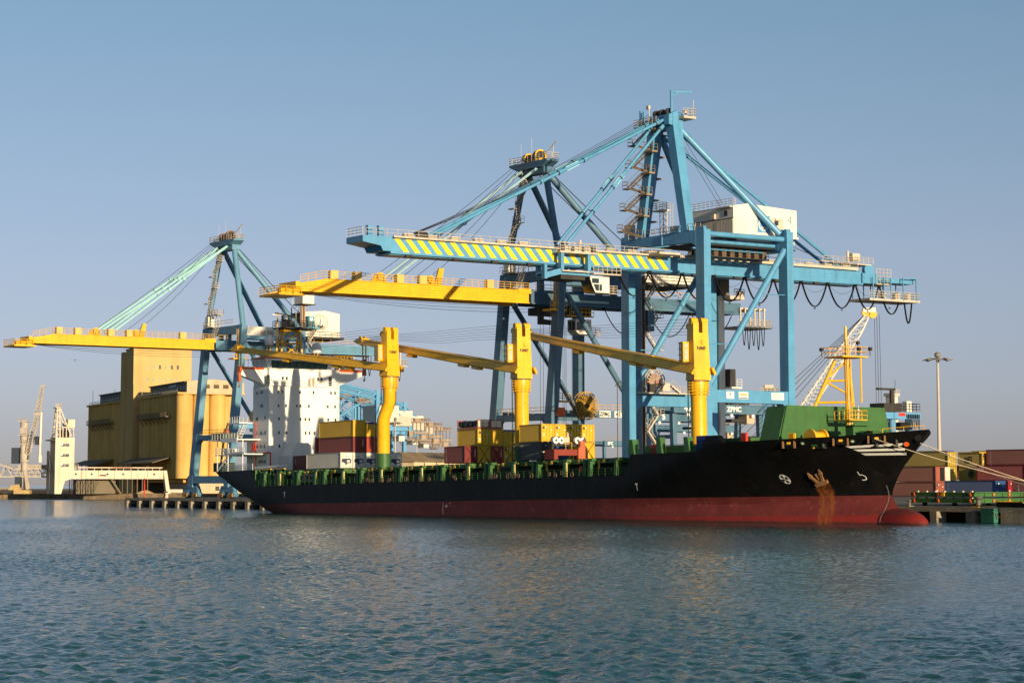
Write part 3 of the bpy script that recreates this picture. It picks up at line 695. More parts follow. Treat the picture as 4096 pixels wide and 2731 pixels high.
mb = MB(); mb.box(HX+0.3,HX+0.9,0.6,1.0,22.3,23.6); mb.box(HX+0.3,HX+0.8,1.5,1.9,22.3,23.9); mb.box(HX+0.3,HX+0.7,0.9,1.1,22.9,24.0); mb.build('bridge_front_gear', GREY, bridge)
# monkey island: mast, domes, radar
mb = MB()
for y in (-3.6, 1.2): mb.tube((38,y,27.4), (38.6,y*0.7,33.4), 0.2, 8); mb.tube((40,y,27.4), (39.6,y*0.7,33.4), 0.2, 8)
for za, zb in ((28.0,30.6),(30.6,33.0)):
    mb.tube((40,-3.4,za), (39.7,1.0,zb), 0.12, 6); mb.tube((40,1.0,za), (39.7,-3.2,zb), 0.12, 6); mb.tube((39.8,-3.5,zb), (39.8,1.1,zb), 0.12, 6); mb.tube((38.3,-3.5,zb), (38.3,1.1,zb), 0.12, 6)
mb.tube((40.2,-4.6,27.4), (40.0,-4.2,36.0), 0.16, 8)
rm = mb.build('radar_mast', SYEL, SHIP)
mb = MB(); mb.box(37.2,41.2,-3.8,3.2,33.35,33.6); mb.rail([(37.2,-3.8,33.6),(41.2,-3.8,33.6),(41.2,3.2,33.6),(37.2,3.2,33.6),(37.2,-3.8,33.6)], 1.3, 0.9, 0.05, bars=3)
mb.tube((39,-0.7,33.6), (39,-0.7,37.6), 0.12, 6); mb.box(38.6,39.4,-1.2,-0.2,34.4,34.9); mb.tube((39,-2,35.6), (39,1.2,35.6), 0.06, 5); mb.tube((39,0.4,36.9), (39,0.9,36.9), 0.05, 5); mb.tube((39,0.9,36.5), (39,0.9,38), 0.04, 5); mb.tube((39.2,-2.6,33.6), (39.2,-2.9,37.9), 0.05, 5)
mb.build('mast_gear', DARK, rm)
mb = MB(); mb.beam((39.4,-4.4,36.3), (39.4,-0.3,35.75), 0.3, 0.28); mb.box(39.0,39.7,-2.6,-1.9,35.2,36.0, 1); mb.beam((40.0,-5.4,35.95), (40.0,-3.2,35.95), 0.2, 0.14, 1); mb.build('radar_scanner', [DARK, WHITE], rm)
for y, z, r in ((-5.3,30.2,0.85), (5.0,29.0,0.95)):
    mb = MB(); mb.lathe((38.6,y,z), [(r*0.92,0),(r,0.3),(r,1.0),(r*0.88,1.5),(r*0.55,1.9),(0.05,2.05)], 16); 
    dm = mb.build('radome', WHITE, SHIP, smooth=True)
    mb = MB()
    for k in range(3): mb.tube((38.6+0.6*cos(k*2.1),y+0.6*sin(k*2.1),27.4), (38.6+0.35*cos(k*2.1),y+0.35*sin(k*2.1),z), 0.1, 6)
    mb.build('radome_stand', SYEL, dm)
mb = MB(); mb.box(38.2,39.2,-0.9,1.2,27.36,28.4,0); mb.box(38.8,39.6,1.6,2.5,27.36,28.6,1); mb.build('bridge_top_locker', [GREY, MATS['blue_tarpaulin']], bridge)
# lower casing in front of the house, aft decks, stairs
mb = MB(); mb.prism([(-5.3,6.24),(-5.3,9.0),(-4.0,11.4),(-1.6,11.4),(-0.6,10.0),(-0.6,6.24)], 'x', HX+0.05, 47.6)
mb.build('front_casing', WHITE, SHIP)
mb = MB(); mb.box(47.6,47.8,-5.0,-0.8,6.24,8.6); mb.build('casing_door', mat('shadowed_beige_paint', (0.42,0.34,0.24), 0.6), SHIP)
mb = MB()
mb.box(29.5,41.6,-12.0,-7.6,9.3,9.5); mb.prism([(35.5,9.5),(41.6,9.5),(41.6,9.9),(35.5,9.7)], 'y', -12.1, -12.0)
mb.box(28.8,39.5,-12.4,-7.6,12.1,12.3); mb.box(33,39.5,-12.5,-12.4,11.7,12.5); mb.box(32.5,36.6,-10.5,-7.6,15.3,15.5); mb.box(28.4,36.6,-7.6,10,9.3,9.5); mb.box(28.4,36.6,-7.6,10,12.1,12.3)
mb.box(31,36.6,-6,7.6,6.24,12.1)
ad = mb.build('aft_decks', WHITE, SHIP)
mb = MB()
mb.rail([(28.8,-12.3,12.3),(39.4,-12.3,12.3)], 1.1, 1.2, 0.05, bars=3); mb.rail([(29.5,-12.0,9.5),(41.5,-12.0,9.5)], 1.1, 1.2, 0.05, bars=3)
mb.rail([(28.4,-11.6,6.3),(47.3,-13.2,6.3)], 1.1, 1.1, 0.05, bars=3); mb.rail([(28.3,-11.6,6.3),(28.3,11.6,6.3)], 1.1, 1.5, 0.05, bars=3); mb.rail([(32.5,-10.4,15.5),(36.5,-10.4,15.5)], 1.1, 1.0, 0.05)
for x in (30.5,35,41): mb.tube((x,-12,6.3), (x,-12,12.2), 0.09, 6)
mb.build('aft_rail', WHITE, ad)
mb = MB(); mb.stair((30.5,-11.6,6.4), (35.5,-11.6,9.5), 0.8, side=(0,1,0)); mb.stair((33.5,-9,12.4), (36.2,-9,15.4), 0.8, side=(0,1,0)); mb.build('aft_stair', WHITE, ad)
for x in (33.5, 36.0):
    mb = MB(); mb.tube((x-0.9,-11.6,10.2), (x+0.9,-11.6,10.2), 0.45, 12); mb.box(x-0.6,x+0.6,-11.9,-11.3,9.5,9.8); mb.build('liferaft_canister', WHITE, SHIP, smooth=True)
mb = MB(); mb.box(28.2,33,-12.2,-8.5,12.35,13.6); mb.box(28.6,32,-11.9,-9,6.3,8.0); mb.build('mooring_gear', mat('dark_green_gear', (0.02,0.045,0.025), 0.6), SHIP)
# free fall boat at the stern, orange, seen only as a slice; and its yellow davit
mb = MB(); mb.lathe((29.2,-9.5,13.0), [(0.05,0),(0.5,0.2),(0.62,0.9),(0.4,1.5),(0.05,1.7)], 10); mb.build('orange_raft', ORANGE, SHIP)
mb = MB(); mb.beam((28.6,-10.5,6.3), (30.6,-10.8,12.0), 0.3, 0.4); mb.beam((30.6,-10.8,12.0), (32.5,-10.8,15.5), 0.3, 0.4); mb.build('stern_davit', mat('brown_davit', (0.22,0.14,0.06), 0.6), SHIP)
mb = MB(); mb.tube((41.5,-8.0,9.6), (44.5,-8.0,9.6), 0.14, 6); mb.tube((44.5,-8.0,9.6), (44.5,-8.0,6.3), 0.14, 6); mb.tube((38.0,-7.75,6.3), (38.0,-7.75,15.6), 0.1, 6); mb.box(36.8,37.5,-7.9,-7.7,10,11.4); mb.build('red_fire_pipe', RED, SHIP)
mb = MB(); mb.beam((44.5,-11.2,6.75), (56.5,-11.2,6.9), 0.5, 0.4); mb.build('gangway_cradle', WHITE, SHIP)
# green frames in the after mooring recess
for x in (50.0, 55.3):
    mb = MB(); 
    for a, b_ in ((x,x+0.9),(x+3.0,x+3.9)): mb.box(a,b_,-13.0,-12.7,3.26,6.25)
    mb.box(x,x+3.9,-13.0,-12.7,5.6,6.25); mb.box(x,x+3.9,-13.05,-12.65,6.25,6.4,1); mb.box(x+0.9,x+1.3,-12.9,-12.75,3.3,5.6,2 if x < 52 else 1)
    mb.build('recess_frame', [GREEN, SYEL, RED], SHIP)
mb = MB(); 
for k in range(8):
    x = 62+1.15*k; mb.tube((x,-12.9,3.9), (x+1.15,-12.9,5.0), 0.05, 4); mb.tube((x,-12.9,5.0), (x+1.15,-12.9,3.9), 0.05, 4)
mb.tube((62,-12.9,5.0), (71.2,-12.9,5.0), 0.07, 5); mb.tube((62,-12.9,3.9), (71.2,-12.9,3.9), 0.07, 5); mb.build('stowed_gangway', GREY, SHIP)

# --- deck cranes
def deck_crane(X, Y, zring, ztop, zbase, tipX, tipZ, low_shift=0.0, dY=0.0):
    yaw = Matrix.Translation((X,Y,0)) @ Matrix.Rotation(-atan(dY/(X-tipX)), 4, 'Z') @ Matrix.Translation((-X,-Y,0))
    tipX = X-sqrt((X-tipX)**2+dY**2)
    def slew(o):
        o.data.transform(yaw); return o
    mb = MB(); zf = zring-2.3
    if low_shift:
        zb = zring-4.2
        prof = [(1.1,zbase),(1.1,zb-2.8)]
        n = 20; sec = [(X-low_shift,zbase,1.12),(X-low_shift,zb-2.9,1.12),(X,zb,1.12),(X,zf,1.15),(X,zf+1.0,1.4),(X,zring,1.4)]
    else: sec = [(X,zbase,1.12),(X,zf,1.12),(X,zf+0.9,1.32),(X,zf+1.3,1.42),(X,zring,1.42)]
    n = 22; vs = []; fs = []
    for cx, z, r in sec:
        for i in range(n): vs.append((cx+r*cos(2*pi*i/n), Y+r*sin(2*pi*i/n), z))
    for j in range(len(sec)-1):
        for i in range(n): fs.append((j*n+i, j*n+(i+1) % n, (j+1)*n+(i+1) % n, (j+1)*n+i))
    mb.add(vs, fs, 0)
    if zbase < 6: mb.lathe((X-low_shift,Y,0), [(1.16,zbase),(1.16,8.3),(1.13,8.32)], 22, 1)
    for k in range(5):
        for i in range(14):
            a = 2*pi*i/14; c = Vector((X+1.45*cos(a), Y+1.45*sin(a), zf+0.45+0.42*k)); t_ = Vector((-sin(a), cos(a), 0)); mb.beam(c-t_*0.16, c+t_*0.16, 0.25, 0.09)
    mb.lathe((X,Y,0), [(1.5,zring-0.05),(1.5,zring+0.12)], 22, 2)
    ped = mb.build('deck_crane', [SYEL, GREEN, DARK], SHIP, smooth=True)
    zs = zring+0.12
    h = MB(); dx, dy = 0.95, 1.3
    h.frustum((X-1.15,X+1.15,Y-1.35,Y+1.35), (X-1.1,X+1.1,Y-1.3,Y+1.3), zs, zs+1.2)
    h.frustum((X-1.1,X+1.1,Y-1.3,Y+1.3), (X-0.85,X+0.85,Y-1.2,Y+1.2), zs+1.2, ztop-1.9)
    for yy in (Y-0.75, Y+0.75):
        h.prism([(X-0.85,ztop-1.9),(X+0.85,ztop-1.9),(X+0.85,ztop-0.5),(X+0.55,ztop),(X-0.1,ztop-0.1),(X-0.6,ztop-0.6),(X-0.85,ztop-1.1)], 'y', yy-0.44, yy+0.44)
    for yy in (Y-0.8, Y+0.8): h.tube((X+0.2,yy-0.5,ztop-0.25), (X+0.2,yy+0.5,ztop-0.25), 0.5, 14)
    for yy in (Y-0.6, Y+0.9): h.tube((X-1.05,yy-0.4,ztop-0.9), (X-1.05,yy+0.4,ztop-0.9), 0.45, 14)
    h.tube((X+1.1,Y+0.3,ztop-3.2), (X+0.8,Y+0.3,ztop-3.2), 0.35, 14)
    put_text(h, 'NMF', (X+0.99,Y,ztop-4.1), (0,1,0), (0,0,1), 0.75, 1, 0.02)
    slew(h.build('crane_housing', [SYEL, INK], ped))
    cb = MB(); cy = Y-1.3; cb.box(X-1.35,X-0.25,cy-0.95,cy,zs+2.6,zs+5.4); 
    cab = slew(cb.build('crane_cab', SYEL, ped))
    cb = MB(); cb.box(X-1.42,X-1.35,cy-0.85,cy-0.1,zs+2.8,zs+5.2); cb.box(X-1.28,X-0.32,cy-1.0,cy-0.95,zs+2.75,zs+5.25); slew(cb.build('cab_window', TEAL, cab))
    cb = MB(); cb.box(X-0.25,X-0.2,cy-0.75,cy-0.2,zs+2.9,zs+4.4); cb.box(X-0.25,X-0.2,cy-0.75,cy-0.2,zs+4.6,zs+5.1); slew(cb.build('cab_door_window', GREY, cab))
    cb = MB()
    for k in range(4): cb.box(X-1.5,X-0.3,cy-1.06,cy-1.0,zs+2.75+0.82*k,zs+2.83+0.82*k)
    slew((cb.box(X-0.82,X-0.76,cy-1.05,cy-1.0,zs+2.75,zs+5.25), cb.build('cab_guard', mat('cab_yellow_bar', (0.4,0.25,0.03), 0.5), cab))[1])
    # jib: two side legs from hinges astride the housing, joining a box girder to the tip
    j = MB(); hx, hz = X+0.75, zs+1.35
    def JP(u, y, dz=0.0): return Vector((hx+(tipX-hx)*u, Y+y, hz+(tipZ-hz)*u+dz))
    for sg in (-1, 1):
        j.beam(JP(-0.015,sg*1.65), JP(0.26,sg*1.25), 0.35, 1.05, up=(0,-sg*0.55,1), w2=0.4, h2=1.3)
        j.beam(JP(0.26,sg*1.25), JP(0.97,sg*0.5), 0.4, 1.3, up=(0,-sg*0.55,1), w2=0.35, h2=0.95)
    j.beam(JP(0.26,0,0.56), JP(0.97,0,0.42), 2.6, 0.08, w2=1.1, h2=0.08); j.beam(JP(0.26,0,-0.56), JP(0.97,0,-0.4), 2.6, 0.08, w2=1.1, h2=0.08)
    for u in (0.22, 0.3, 0.62): j.beam(JP(u-0.02,-1.3+u*0.9,-0.85), JP(u+0.02,-1.3+u*0.9,-0.85), 0.9, 0.45)
    j.beam(JP(0.95,0,0.05), JP(1.0,0,0.0), 1.5, 1.4, w2=1.1, h2=0.7)
    for sg in (-1, 1): j.tube(JP(0.97,sg*0.4-0.15,0.45), JP(0.97,sg*0.4+0.15,0.45), 0.55, 14)
    j.beam(JP(0.99,0,-0.1), JP(1.018,0,-0.1), 0.8, 0.35)
    jib = slew(j.build('crane_jib', SYEL, ped))
    c = JP(0.955,-0.1,0); hk = MB(); zk = c.z-4.4
    for dyy in (-0.3, 0.3): hk.beam(c+Vector((0,dyy,-0.5)), c+Vector((0,dyy,-3.0)), 0.16, 0.22, 1)
    hk.tube((c.x,c.y-0.25,zk+0.75), (c.x,c.y+0.25,zk+0.75), 0.62, 16); hk.beam((c.x,c.y,zk+0.4), (c.x,c.y,zk-1.0), 0.55, 0.4, up=(1,0,0)); hk.box(c.x-0.28,c.x+0.28,c.y-0.28,c.y+0.28,zk-1.6,zk-0.9); 
    for k in range(6):
        a0, a1 = radians(90-45*k), radians(90-45*(k+1))
        hk.tube((c.x+0.3*cos(a0),c.y,zk-2.2+0.35*sin(a0)), (c.x+0.3*cos(a1),c.y,zk-2.2+0.35*sin(a1)), 0.1, 6)
    slew(hk.build('hook_block', [mat('hook_block_paint', (0.42,0.10,0.03), 0.5, rust=0.3), SYEL], ped))
    for k in range(6):
        wr = MB()
        a = Vector((X-0.9, Y-1.1+0.4*k, ztop+0.1-0.42*k)); b_ = JP(0.96, -0.6+0.22*k, 0.85-0.12*k)
        m_ = (a+b_)/2-Vector((0,0,0.12+0.10*k)); p = [a, a.lerp(b_, .25)*0.5+a.lerp(m_, .5)*0.5, m_, b_.lerp(m_, .5)*0.5+a.lerp(b_, .75)*0.5, b_]; wr.pipe(p, 0.022, 4)
        slew(wr.build('luffing_wire', CABLE, ped))
    ld = MB()
    for z in range(int((zring-zbase)/0.5)):
        zz = zbase+z*0.5; sx = X-low_shift if zz < zring-5.5 else X; ld.tube((sx-1.35,Y-0.75,zz), (sx-1.05,Y-1.1,zz), 0.03, 4)
    for q in ((-1.35,-0.75),(-1.05,-1.1)): ld.pipe([(X-low_shift+q[0],Y+q[1],zbase), (X-low_shift+q[0],Y+q[1],zring-6.6), (X+q[0],Y+q[1],zring-4.2), (X+q[0],Y+q[1],zring+2.5)], 0.05, 4)
    ld.build('crane_ladder', DARK, ped)
deck_crane(173.5, -9.0, 16.15, 24.8, 6.1, 118.9, 26.9, dY=7.0)
deck_crane(129.5, -9.0, 18.7, 27.3, 3.3, 70.2, 28.9, dY=5.0)
deck_crane(89.5, -9.0, 21.25, 29.55, 3.3, 40.8, 29.0, low_shift=2.1, dY=-5.0)

# --- cargo on the ship
CM = {}
def cmat(n, c): 
    if n not in CM: CM[n] = mat('container_'+n, c, 0.5, 0.35, var=0.10, rust=0.12, streak=0.22, corr=3.6, axis=0)
    return CM[n]
cmat('yellow', (0.70,0.42,0.02)); cmat('maroon', (0.21,0.030,0.026)); cmat('red', (0.36,0.05,0.03)); cmat('white', (0.66,0.63,0.57)); cmat('slate', (0.045,0.05,0.055)); cmat('blue', (0.015,0.075,0.24)); cmat('crimson', (0.30,0.010,0.022)); cmat('brown', (0.30,0.085,0.055)); cmat('olive', (0.42,0.29,0.03)); cmat('silver', (0.45,0.44,0.42)); cmat('teal', (0.02,0.12,0.16))
def container(label, L, H, col, end='door', loc=(0,0,0), rot=(0,0,0), txt=None, endtxt=None, lash=False, group=None, top=None, plain=False, sidetxt=None):
    """origin: middle of the base; length along x (doors at +x), width 2.44 along y"""
    m = CM[col]; t = thing('shipping_container', label, 'container', loc, rot, group)
    h, wd_ = L/2, 1.22
    mb = MB(); mb.box(-h+0.06,h-0.06,-wd_+0.05,wd_-0.05,0.14,H-0.05); mb.build('body', m, t)
    fr = MB()
    for x in (-h, h-0.16):
        for y in (-wd_, wd_-0.16): fr.box(x,x+0.16,y,y+0.16,0,H)
    for y in (-wd_, wd_-0.12):
        fr.box(-h+0.16,h-0.16,y,y+0.12,H-0.14,H-0.01); fr.box(-h+0.16,h-0.16,y,y+0.12,0.02,0.17)
    for x in (-h, h-0.12):
        fr.box(x,x+0.12,-wd_+0.16,wd_-0.16,H-0.16,H-0.01); fr.box(x,x+0.12,-wd_+0.16,wd_-0.16,0.02,0.2)
    fr.build('frame', mat('frame_'+col, tuple(q*0.75 for q in m.node_tree.nodes['Mix'].inputs[6].default_value[:3]), 0.5, rust=0.2), t)
    if plain: return t
    e = MB(); x = h-0.055
    if end == 'door':
        for y0, y1 in ((-wd_+0.18,-0.02),(0.02,wd_-0.18)):
            e.box(x,x+0.05,y0,y1,0.22,H-0.2)
            for k in range(1, 5): e.box(x+0.05,x+0.062,y0,y1,0.22+(H-0.42)*k/5-0.025,0.22+(H-0.42)*k/5+0.025,1)
        d = e.build('door', [m, MATS['frame_'+col]], t)
        e = MB()
        for y in (-0.8,-0.3,0.3,0.8): e.tube((x+0.1,y,0.1), (x+0.1,y,H-0.1), 0.03, 5)
        e.build('lock_rod', mat('lock_rod_'+col, tuple(q*0.45 for q in m.node_tree.nodes['Mix'].inputs[6].default_value[:3]), 0.5), d)
        e = MB(); e.box(x+0.07,x+0.085,-1.0,-0.62,H-0.75,H-0.4,1); e.box(x+0.07,x+0.085,-0.55,-0.35,H-0.62,H-0.42); e.box(x+0.07,x+0.085,0.45,0.75,H-0.95,H-0.85); e.box(x+0.07,x+0.085,-0.95,-0.7,0.9,1.25); e.build('door_label', [LETTER, INK], t)
    elif end == 'corr':
        k = 11
        for i in range(k):
            y = -wd_+0.2+(2*wd_-0.4)*i/k; e.box(x,x+0.045,y,y+(2*wd_-0.4)/k*0.55,0.2,H-0.17)
        e.build('end_wall', m, t)
        if endtxt != '': 
            e = MB(); e.box(h-0.005,h+0.004,0.72,0.80,H*0.38,H*0.85); 
            if endtxt: put_text(e, endtxt, (h-0.0,-0.2,H-0.45), (0,1,0), (0,0,1), 0.42, 1, 0.015)
            e.build('end_label', [LETTER, STRIPE], t)
    elif end == 'reefer':
        e.box(x,x+0.05,-wd_+0.18,wd_-0.18,0.2,H-0.17); p = e.build('end_panel', m, t)
        e = MB(); e.prism([(-0.85,0.85),(-0.95,1.0),(-0.95,1.45),(-0.75,1.65),(0.75,1.65),(0.95,1.45),(0.95,1.0),(0.8,0.85)], 'x', x+0.051, x+0.062); e.box(x+0.051,x+0.064,-0.25,0.15,0.6,0.85); e.box(x+0.03,x+0.056,-1.0,1.0,0.3,0.5,2)
        e.box(x+0.062,x+0.07,0.1,0.7,1.05,1.35,1); e.box(x+0.062,x+0.07,-0.85,-0.55,0.85,1.0,1); e.box(x+0.05,x+0.06,-0.2,0.15,2.0,2.12,3); e.prism([(-0.6,1.95),(-0.45,2.1),(-0.6,2.25),(-0.75,2.1)], 'x', x+0.05, x+0.06, 4)
        e.build('cooling_unit', [mat('unit_dark', (0.03,0.035,0.06), 0.5), LETTER, GREY, mat('unit_logo_blue', (0.02,0.06,0.3), 0.5), STRIPE], t)
    elif end == 'open':
        e.box(x,x+0.05,-wd_+0.18,-0.1,0.22,H-0.2); e.build('door', m, t)
        e = MB(); e.box(x,x+0.03,-0.1,wd_-0.18,0.2,H-0.17); e.build('dark_opening', BLACK, t)
    if lash:
        e = MB()
        for sg in (-1, 1): e.tube((h+0.08,-sg*1.0,H-0.1), (h+0.08,sg*1.0,0.05), 0.035, 5); e.tube((h+0.09,sg*0.95,0.05), (h+0.09,sg*0.45,0.62), 0.06, 5)
        e.build('lashing_rods', DARK, t)
    if sidetxt:
        e = MB(); s_, cx, cz, sz, vert = sidetxt
        if vert:
            for i, ch in enumerate(s_): put_text(e, ch, (cx,-wd_-0.0,cz-i*sz*0.85), (1,0,0), (0,0,1), sz, 0, 0.01)
        else: put_text(e, s_, (cx,-wd_,cz), (1,0,0), (0,0,1), sz, 0, 0.01)
        e.build('side_lettering', LETTER, t)
    if top:
        e = MB(); e.box(-h+0.05,h-0.05,-wd_+0.02,wd_-0.02,H-0.12,H+0.03); e.box(h-0.05,h+0.02,-wd_+0.05,wd_-0.05,H-0.25,H+0.02); e.build('tarpaulin_roof', MATS['blue_tarpaulin'], t)
    return t
SROT = (0, -TRIM, 0); ROW0, PIT = -11.28, 2.5; ZB = 6.02
def on_ship(x, row, z): return sw(x, ROW0+PIT*row, z)
G2 = 'containers stacked two high in the middle bay of the ship'
x2 = 118.45-3.03
container('dark maroon container, outer left of the middle stack, white letters down its side', 6.06, 2.69, 'maroon', 'corr', on_ship(x2,0,ZB), SROT, lash=True, endtxt=None, group=G2, sidetxt=('TRITON', -2.3, 2.2, 0.42, True))
container('yellow container end with crossed lashing rods, lower tier, right of the maroon outer container', 6.06, 2.69, 'yellow', 'corr', on_ship(x2,1,ZB), SROT, lash=True, endtxt='', group=G2)
container('red container with small yellow lettering and crossed rods, lower tier of the middle stack', 6.06, 2.69, 'red', 'corr', on_ship(x2,2,ZB), SROT, lash=True, endtxt='Tex', group=G2)
container('yellow container with door end and lashing rods by the green foot of the middle column', 6.06, 2.69, 'yellow', 'door', on_ship(x2,3,ZB), SROT, lash=True, group=G2)
container('yellow container with door bars, upper tier, its shaded side above the maroon outer container', 6.06, 2.69, 'yellow', 'door', on_ship(x2,1,ZB+2.72), SROT, group=G2)
container('plain yellow corrugated container end, upper tier, under the second flat rack', 6.06, 2.69, 'yellow', 'corr', on_ship(x2,2,ZB+2.72), SROT, endtxt='', group=G2)
container('yellow open top container with blue tarpaulin edge, upper tier, beside the middle crane column', 6.06, 2.6, 'yellow', 'corr', on_ship(x2,3,ZB+2.72), SROT, endtxt='', top=True, group=G2)
def flat_rack(label, row, pipes):
    t = thing('flat_rack', label, 'flat rack', on_ship(x2,row,ZB+5.44), SROT, 'flat racks on top of the middle stack')
    mb = MB(); mb.box(-3.03,3.03,-1.22,1.22,0,0.3)
    for x in (-3.0, 2.85):
        for y in (-1.22, 1.06): mb.box(x,x+0.16,y,y+0.16,0.3,1.5)
        mb.box(x,x+0.14,-1.06,1.06,1.36,1.5)
    mb.build('rack_frame', cmat('brown', (0,0,0)), t)
    mb = MB()
    if pipes:
        for k in range(4): mb.tube((-2.4+1.5*k,-1.1,0.85), (-2.4+1.5*k,0.9,0.85), 0.52, 10)
        mb.build('dark_drums', mat('drum_grey', (0.04,0.045,0.05), 0.6), t); mb = MB()
    for y in (-1.0, 0.06):
        mb.box(1.6,2.8,y,y+0.92,0.32,1.3)
    mb.build('pale_crates', mat('pale_crate', (0.66,0.56,0.44), 0.8, var=0.2), t)
flat_rack('brown flat rack loaded with grey drums and pale crates on the left yellow container', 1, True)
flat_rack('brown flat rack loaded with pale crates on the right yellow container', 2, False)
G3 = 'containers stacked two high ahead of the middle crane'
x3 = 139.9-3.03
container('dark slate container at the outer left, lower tier, ahead of the middle crane column', 6.06, 2.69, 'slate', 'door', on_ship(x3,0,ZB), SROT, group=G3, sidetxt=('ZIMO', -2.2, 2.2, 0.35, False))
container('blue container end partly hidden behind the red lifting spreader', 6.06, 2.69, 'blue', 'corr', on_ship(x3,1,ZB), SROT, endtxt='', group=G3)
container('yellow container with lashing rods, lower tier, right behind the red lifting spreader', 6.06, 2.69, 'yellow', 'corr', on_ship(x3,2,ZB), SROT, lash=True, endtxt='', group=G3)
container('yellow container with crossed lashing rods, lower tier, rightmost of the stack behind the spreader', 6.06, 2.69, 'yellow', 'corr', on_ship(x3,3,ZB), SROT, lash=True, endtxt='', group=G3)
for r, l in enumerate(('leftmost, dark side towards the middle crane column', 'second from the left, above the blue container', 'third from the left, over the right pair of sheaves', 'rightmost, beside the open sky')):
    container('yellow container above the spreader, '+l, 6.06, 2.69, 'yellow', 'door', on_ship(x3,r,ZB+2.72), SROT, group=G3)
G1 = 'containers stacked three high in the after bay of the ship'
x1 = 78.7-6.1
for r, l in enumerate(('outermost on the left with its long pale side showing', 'second from the left under the light red container', 'third from the left, half in the shadow of the bent crane column', None, 'to the right of the green foot of the bent crane column')):
    if l: container('white refrigerated container, '+l, 12.19, 2.72, 'white', 'reefer', on_ship(x1,r,ZB), SROT, group=G1)
x1b = 78.75-6.1
container('maroon forty foot container with yellow sticker on the second tier above the outer reefers', 12.19, 2.72, 'maroon', 'corr', on_ship(x1b,1,ZB+2.74), SROT, group=G1)
container('red container end on the second tier close to the bent crane column', 12.19, 2.72, 'red', 'corr', on_ship(x1b,2,ZB+2.74), SROT, endtxt='', group=G1)
container('red container behind the bent crane column, second tier, seen beyond the column', 12.19, 2.72, 'red', 'corr', on_ship(x1b,3,ZB+2.74), SROT, endtxt='', group=G1)
container('dark yellow long container topmost on the after stack, shaded side towards the bridge house', 12.19, 2.9, 'yellow', 'corr', on_ship(x1b,1,ZB+5.48), SROT, endtxt='', group=G1)
container('yellow open top container with blue tarpaulin, topmost beside the bent crane column', 12.19, 2.45, 'yellow', 'corr', on_ship(x1b,2,ZB+5.48), SROT, endtxt='', top=True, group=G1)
container('maroon container on deck between the bridge house and the white reefers', 12.19, 2.72, 'maroon', 'corr', sw(60.2,-7.2,ZB), SROT, endtxt='', group=G1, sidetxt=('TEX', -5.2, 2.2, 0.45, True))
# concrete mixer on a flat rack
t = thing('flat_rack', 'rusty red flat rack carrying a yellow drum machine near the bridge house', 'flat rack', sw(62.4,-5.6,ZB+2.72), SROT)
mb = MB(); mb.box(-3.0,3.0,-1.22,1.22,0,0.7); mb.box(-3.0,-2.85,-1.2,1.2,0.7,3.2); mb.build('rack_frame', CM['brown'], t)
t = thing('mixer_machine', 'yellow wheeled drum machine standing on the rusty flat rack near the bridge house', 'machine', sw(63.2,-6.0,ZB+3.42), SROT)
mb = MB(); mb.prism([(-1.2,0.4),(-1.4,1.9),(-0.6,2.4),(1.2,2.4),(1.5,1.2),(0.9,0.4)], 'y', -0.8, 0.8); mb.build('machine_body', SYEL, t)
mb = MB(); mb.box(-1.2,1.3,-0.75,0.75,2.41,2.55); mb.build('machine_hood', BLACK, t)
mb = MB(); mb.tube((0.3,-0.95,0.45), (0.3,-0.81,0.45), 0.45, 16); mb.tube((0.3,-0.97,0.45), (0.3,-0.951,0.45), 0.2, 12, m=1); mb.build('wheel', [BLACK, GREY], t)
# ================================================================= SHIP-TO-SHORE CRANES
def hang(a, b, sag, n=12):
    a = Vector(a); b = Vector(b); return [a.lerp(b, i/n)-Vector((0,0,sag*4*(i/n)*(1-i/n))) for i in range(n+1)]
def emblem(mb, x, y, z, r, m=0, m2=1):
    """round port emblem on a +x face: ring, anchor, waves"""
    mb.ring((y,z), r, r*0.92, 'x', x, x+0.03, 40, m); mb.ring((y,z), r*0.76, r*0.70, 'x', x, x+0.03, 36, m)
    mb.box(x, x+0.03, y-0.06*r, y+0.06*r, z-0.35*r, z+0.42*r, m); mb.ring((y,z+0.48*r), 0.09*r, 0.05*r, 'x', x, x+0.03, 12, m2)
    for k in range(8):
        a0, a1 = pi*(1.08+0.84*k/8), pi*(1.08+0.84*(k+1)/8)
        p = [(y+rr*r*cos(a), z-0.08*r+rr*r*sin(a)) for rr, a in ((0.48,a0),(0.48,a1),(0.26,a1),(0.26,a0))]; mb.prism(p, 'x', x, x+0.03, m2)
    for q in (-0.28,-0.42,-0.56):
        w_ = sqrt(max(0.02, 0.7**2-q*q))*r
        for k in range(10):
            u0, u1 = y-w_+2*w_*k/10, y-w_+2*w_*(k+1)/10; z0_, z1_ = z+q*r-0.12*r+0.035*r*sin(k*1.9), z+q*r-0.12*r+0.035*r*sin((k+1)*1.9)
            mb.prism([(u0,z0_-0.045*r),(u1,z1_-0.045*r),(u1,z1_+0.045*r),(u0,z0_+0.045*r)], 'x', x, x+0.03, m)
    mb.box(x, x+0.03, y-0.66*r, y-0.3*r, z-0.06*r, z-0.03*r, m); mb.box(x, x+0.03, y+0.3*r, y+0.66*r, z-0.06*r, z-0.03*r, m)
    mb.box(x, x+0.03, y-0.3*r, y+0.3*r, z+0.2*r, z+0.225*r, m)
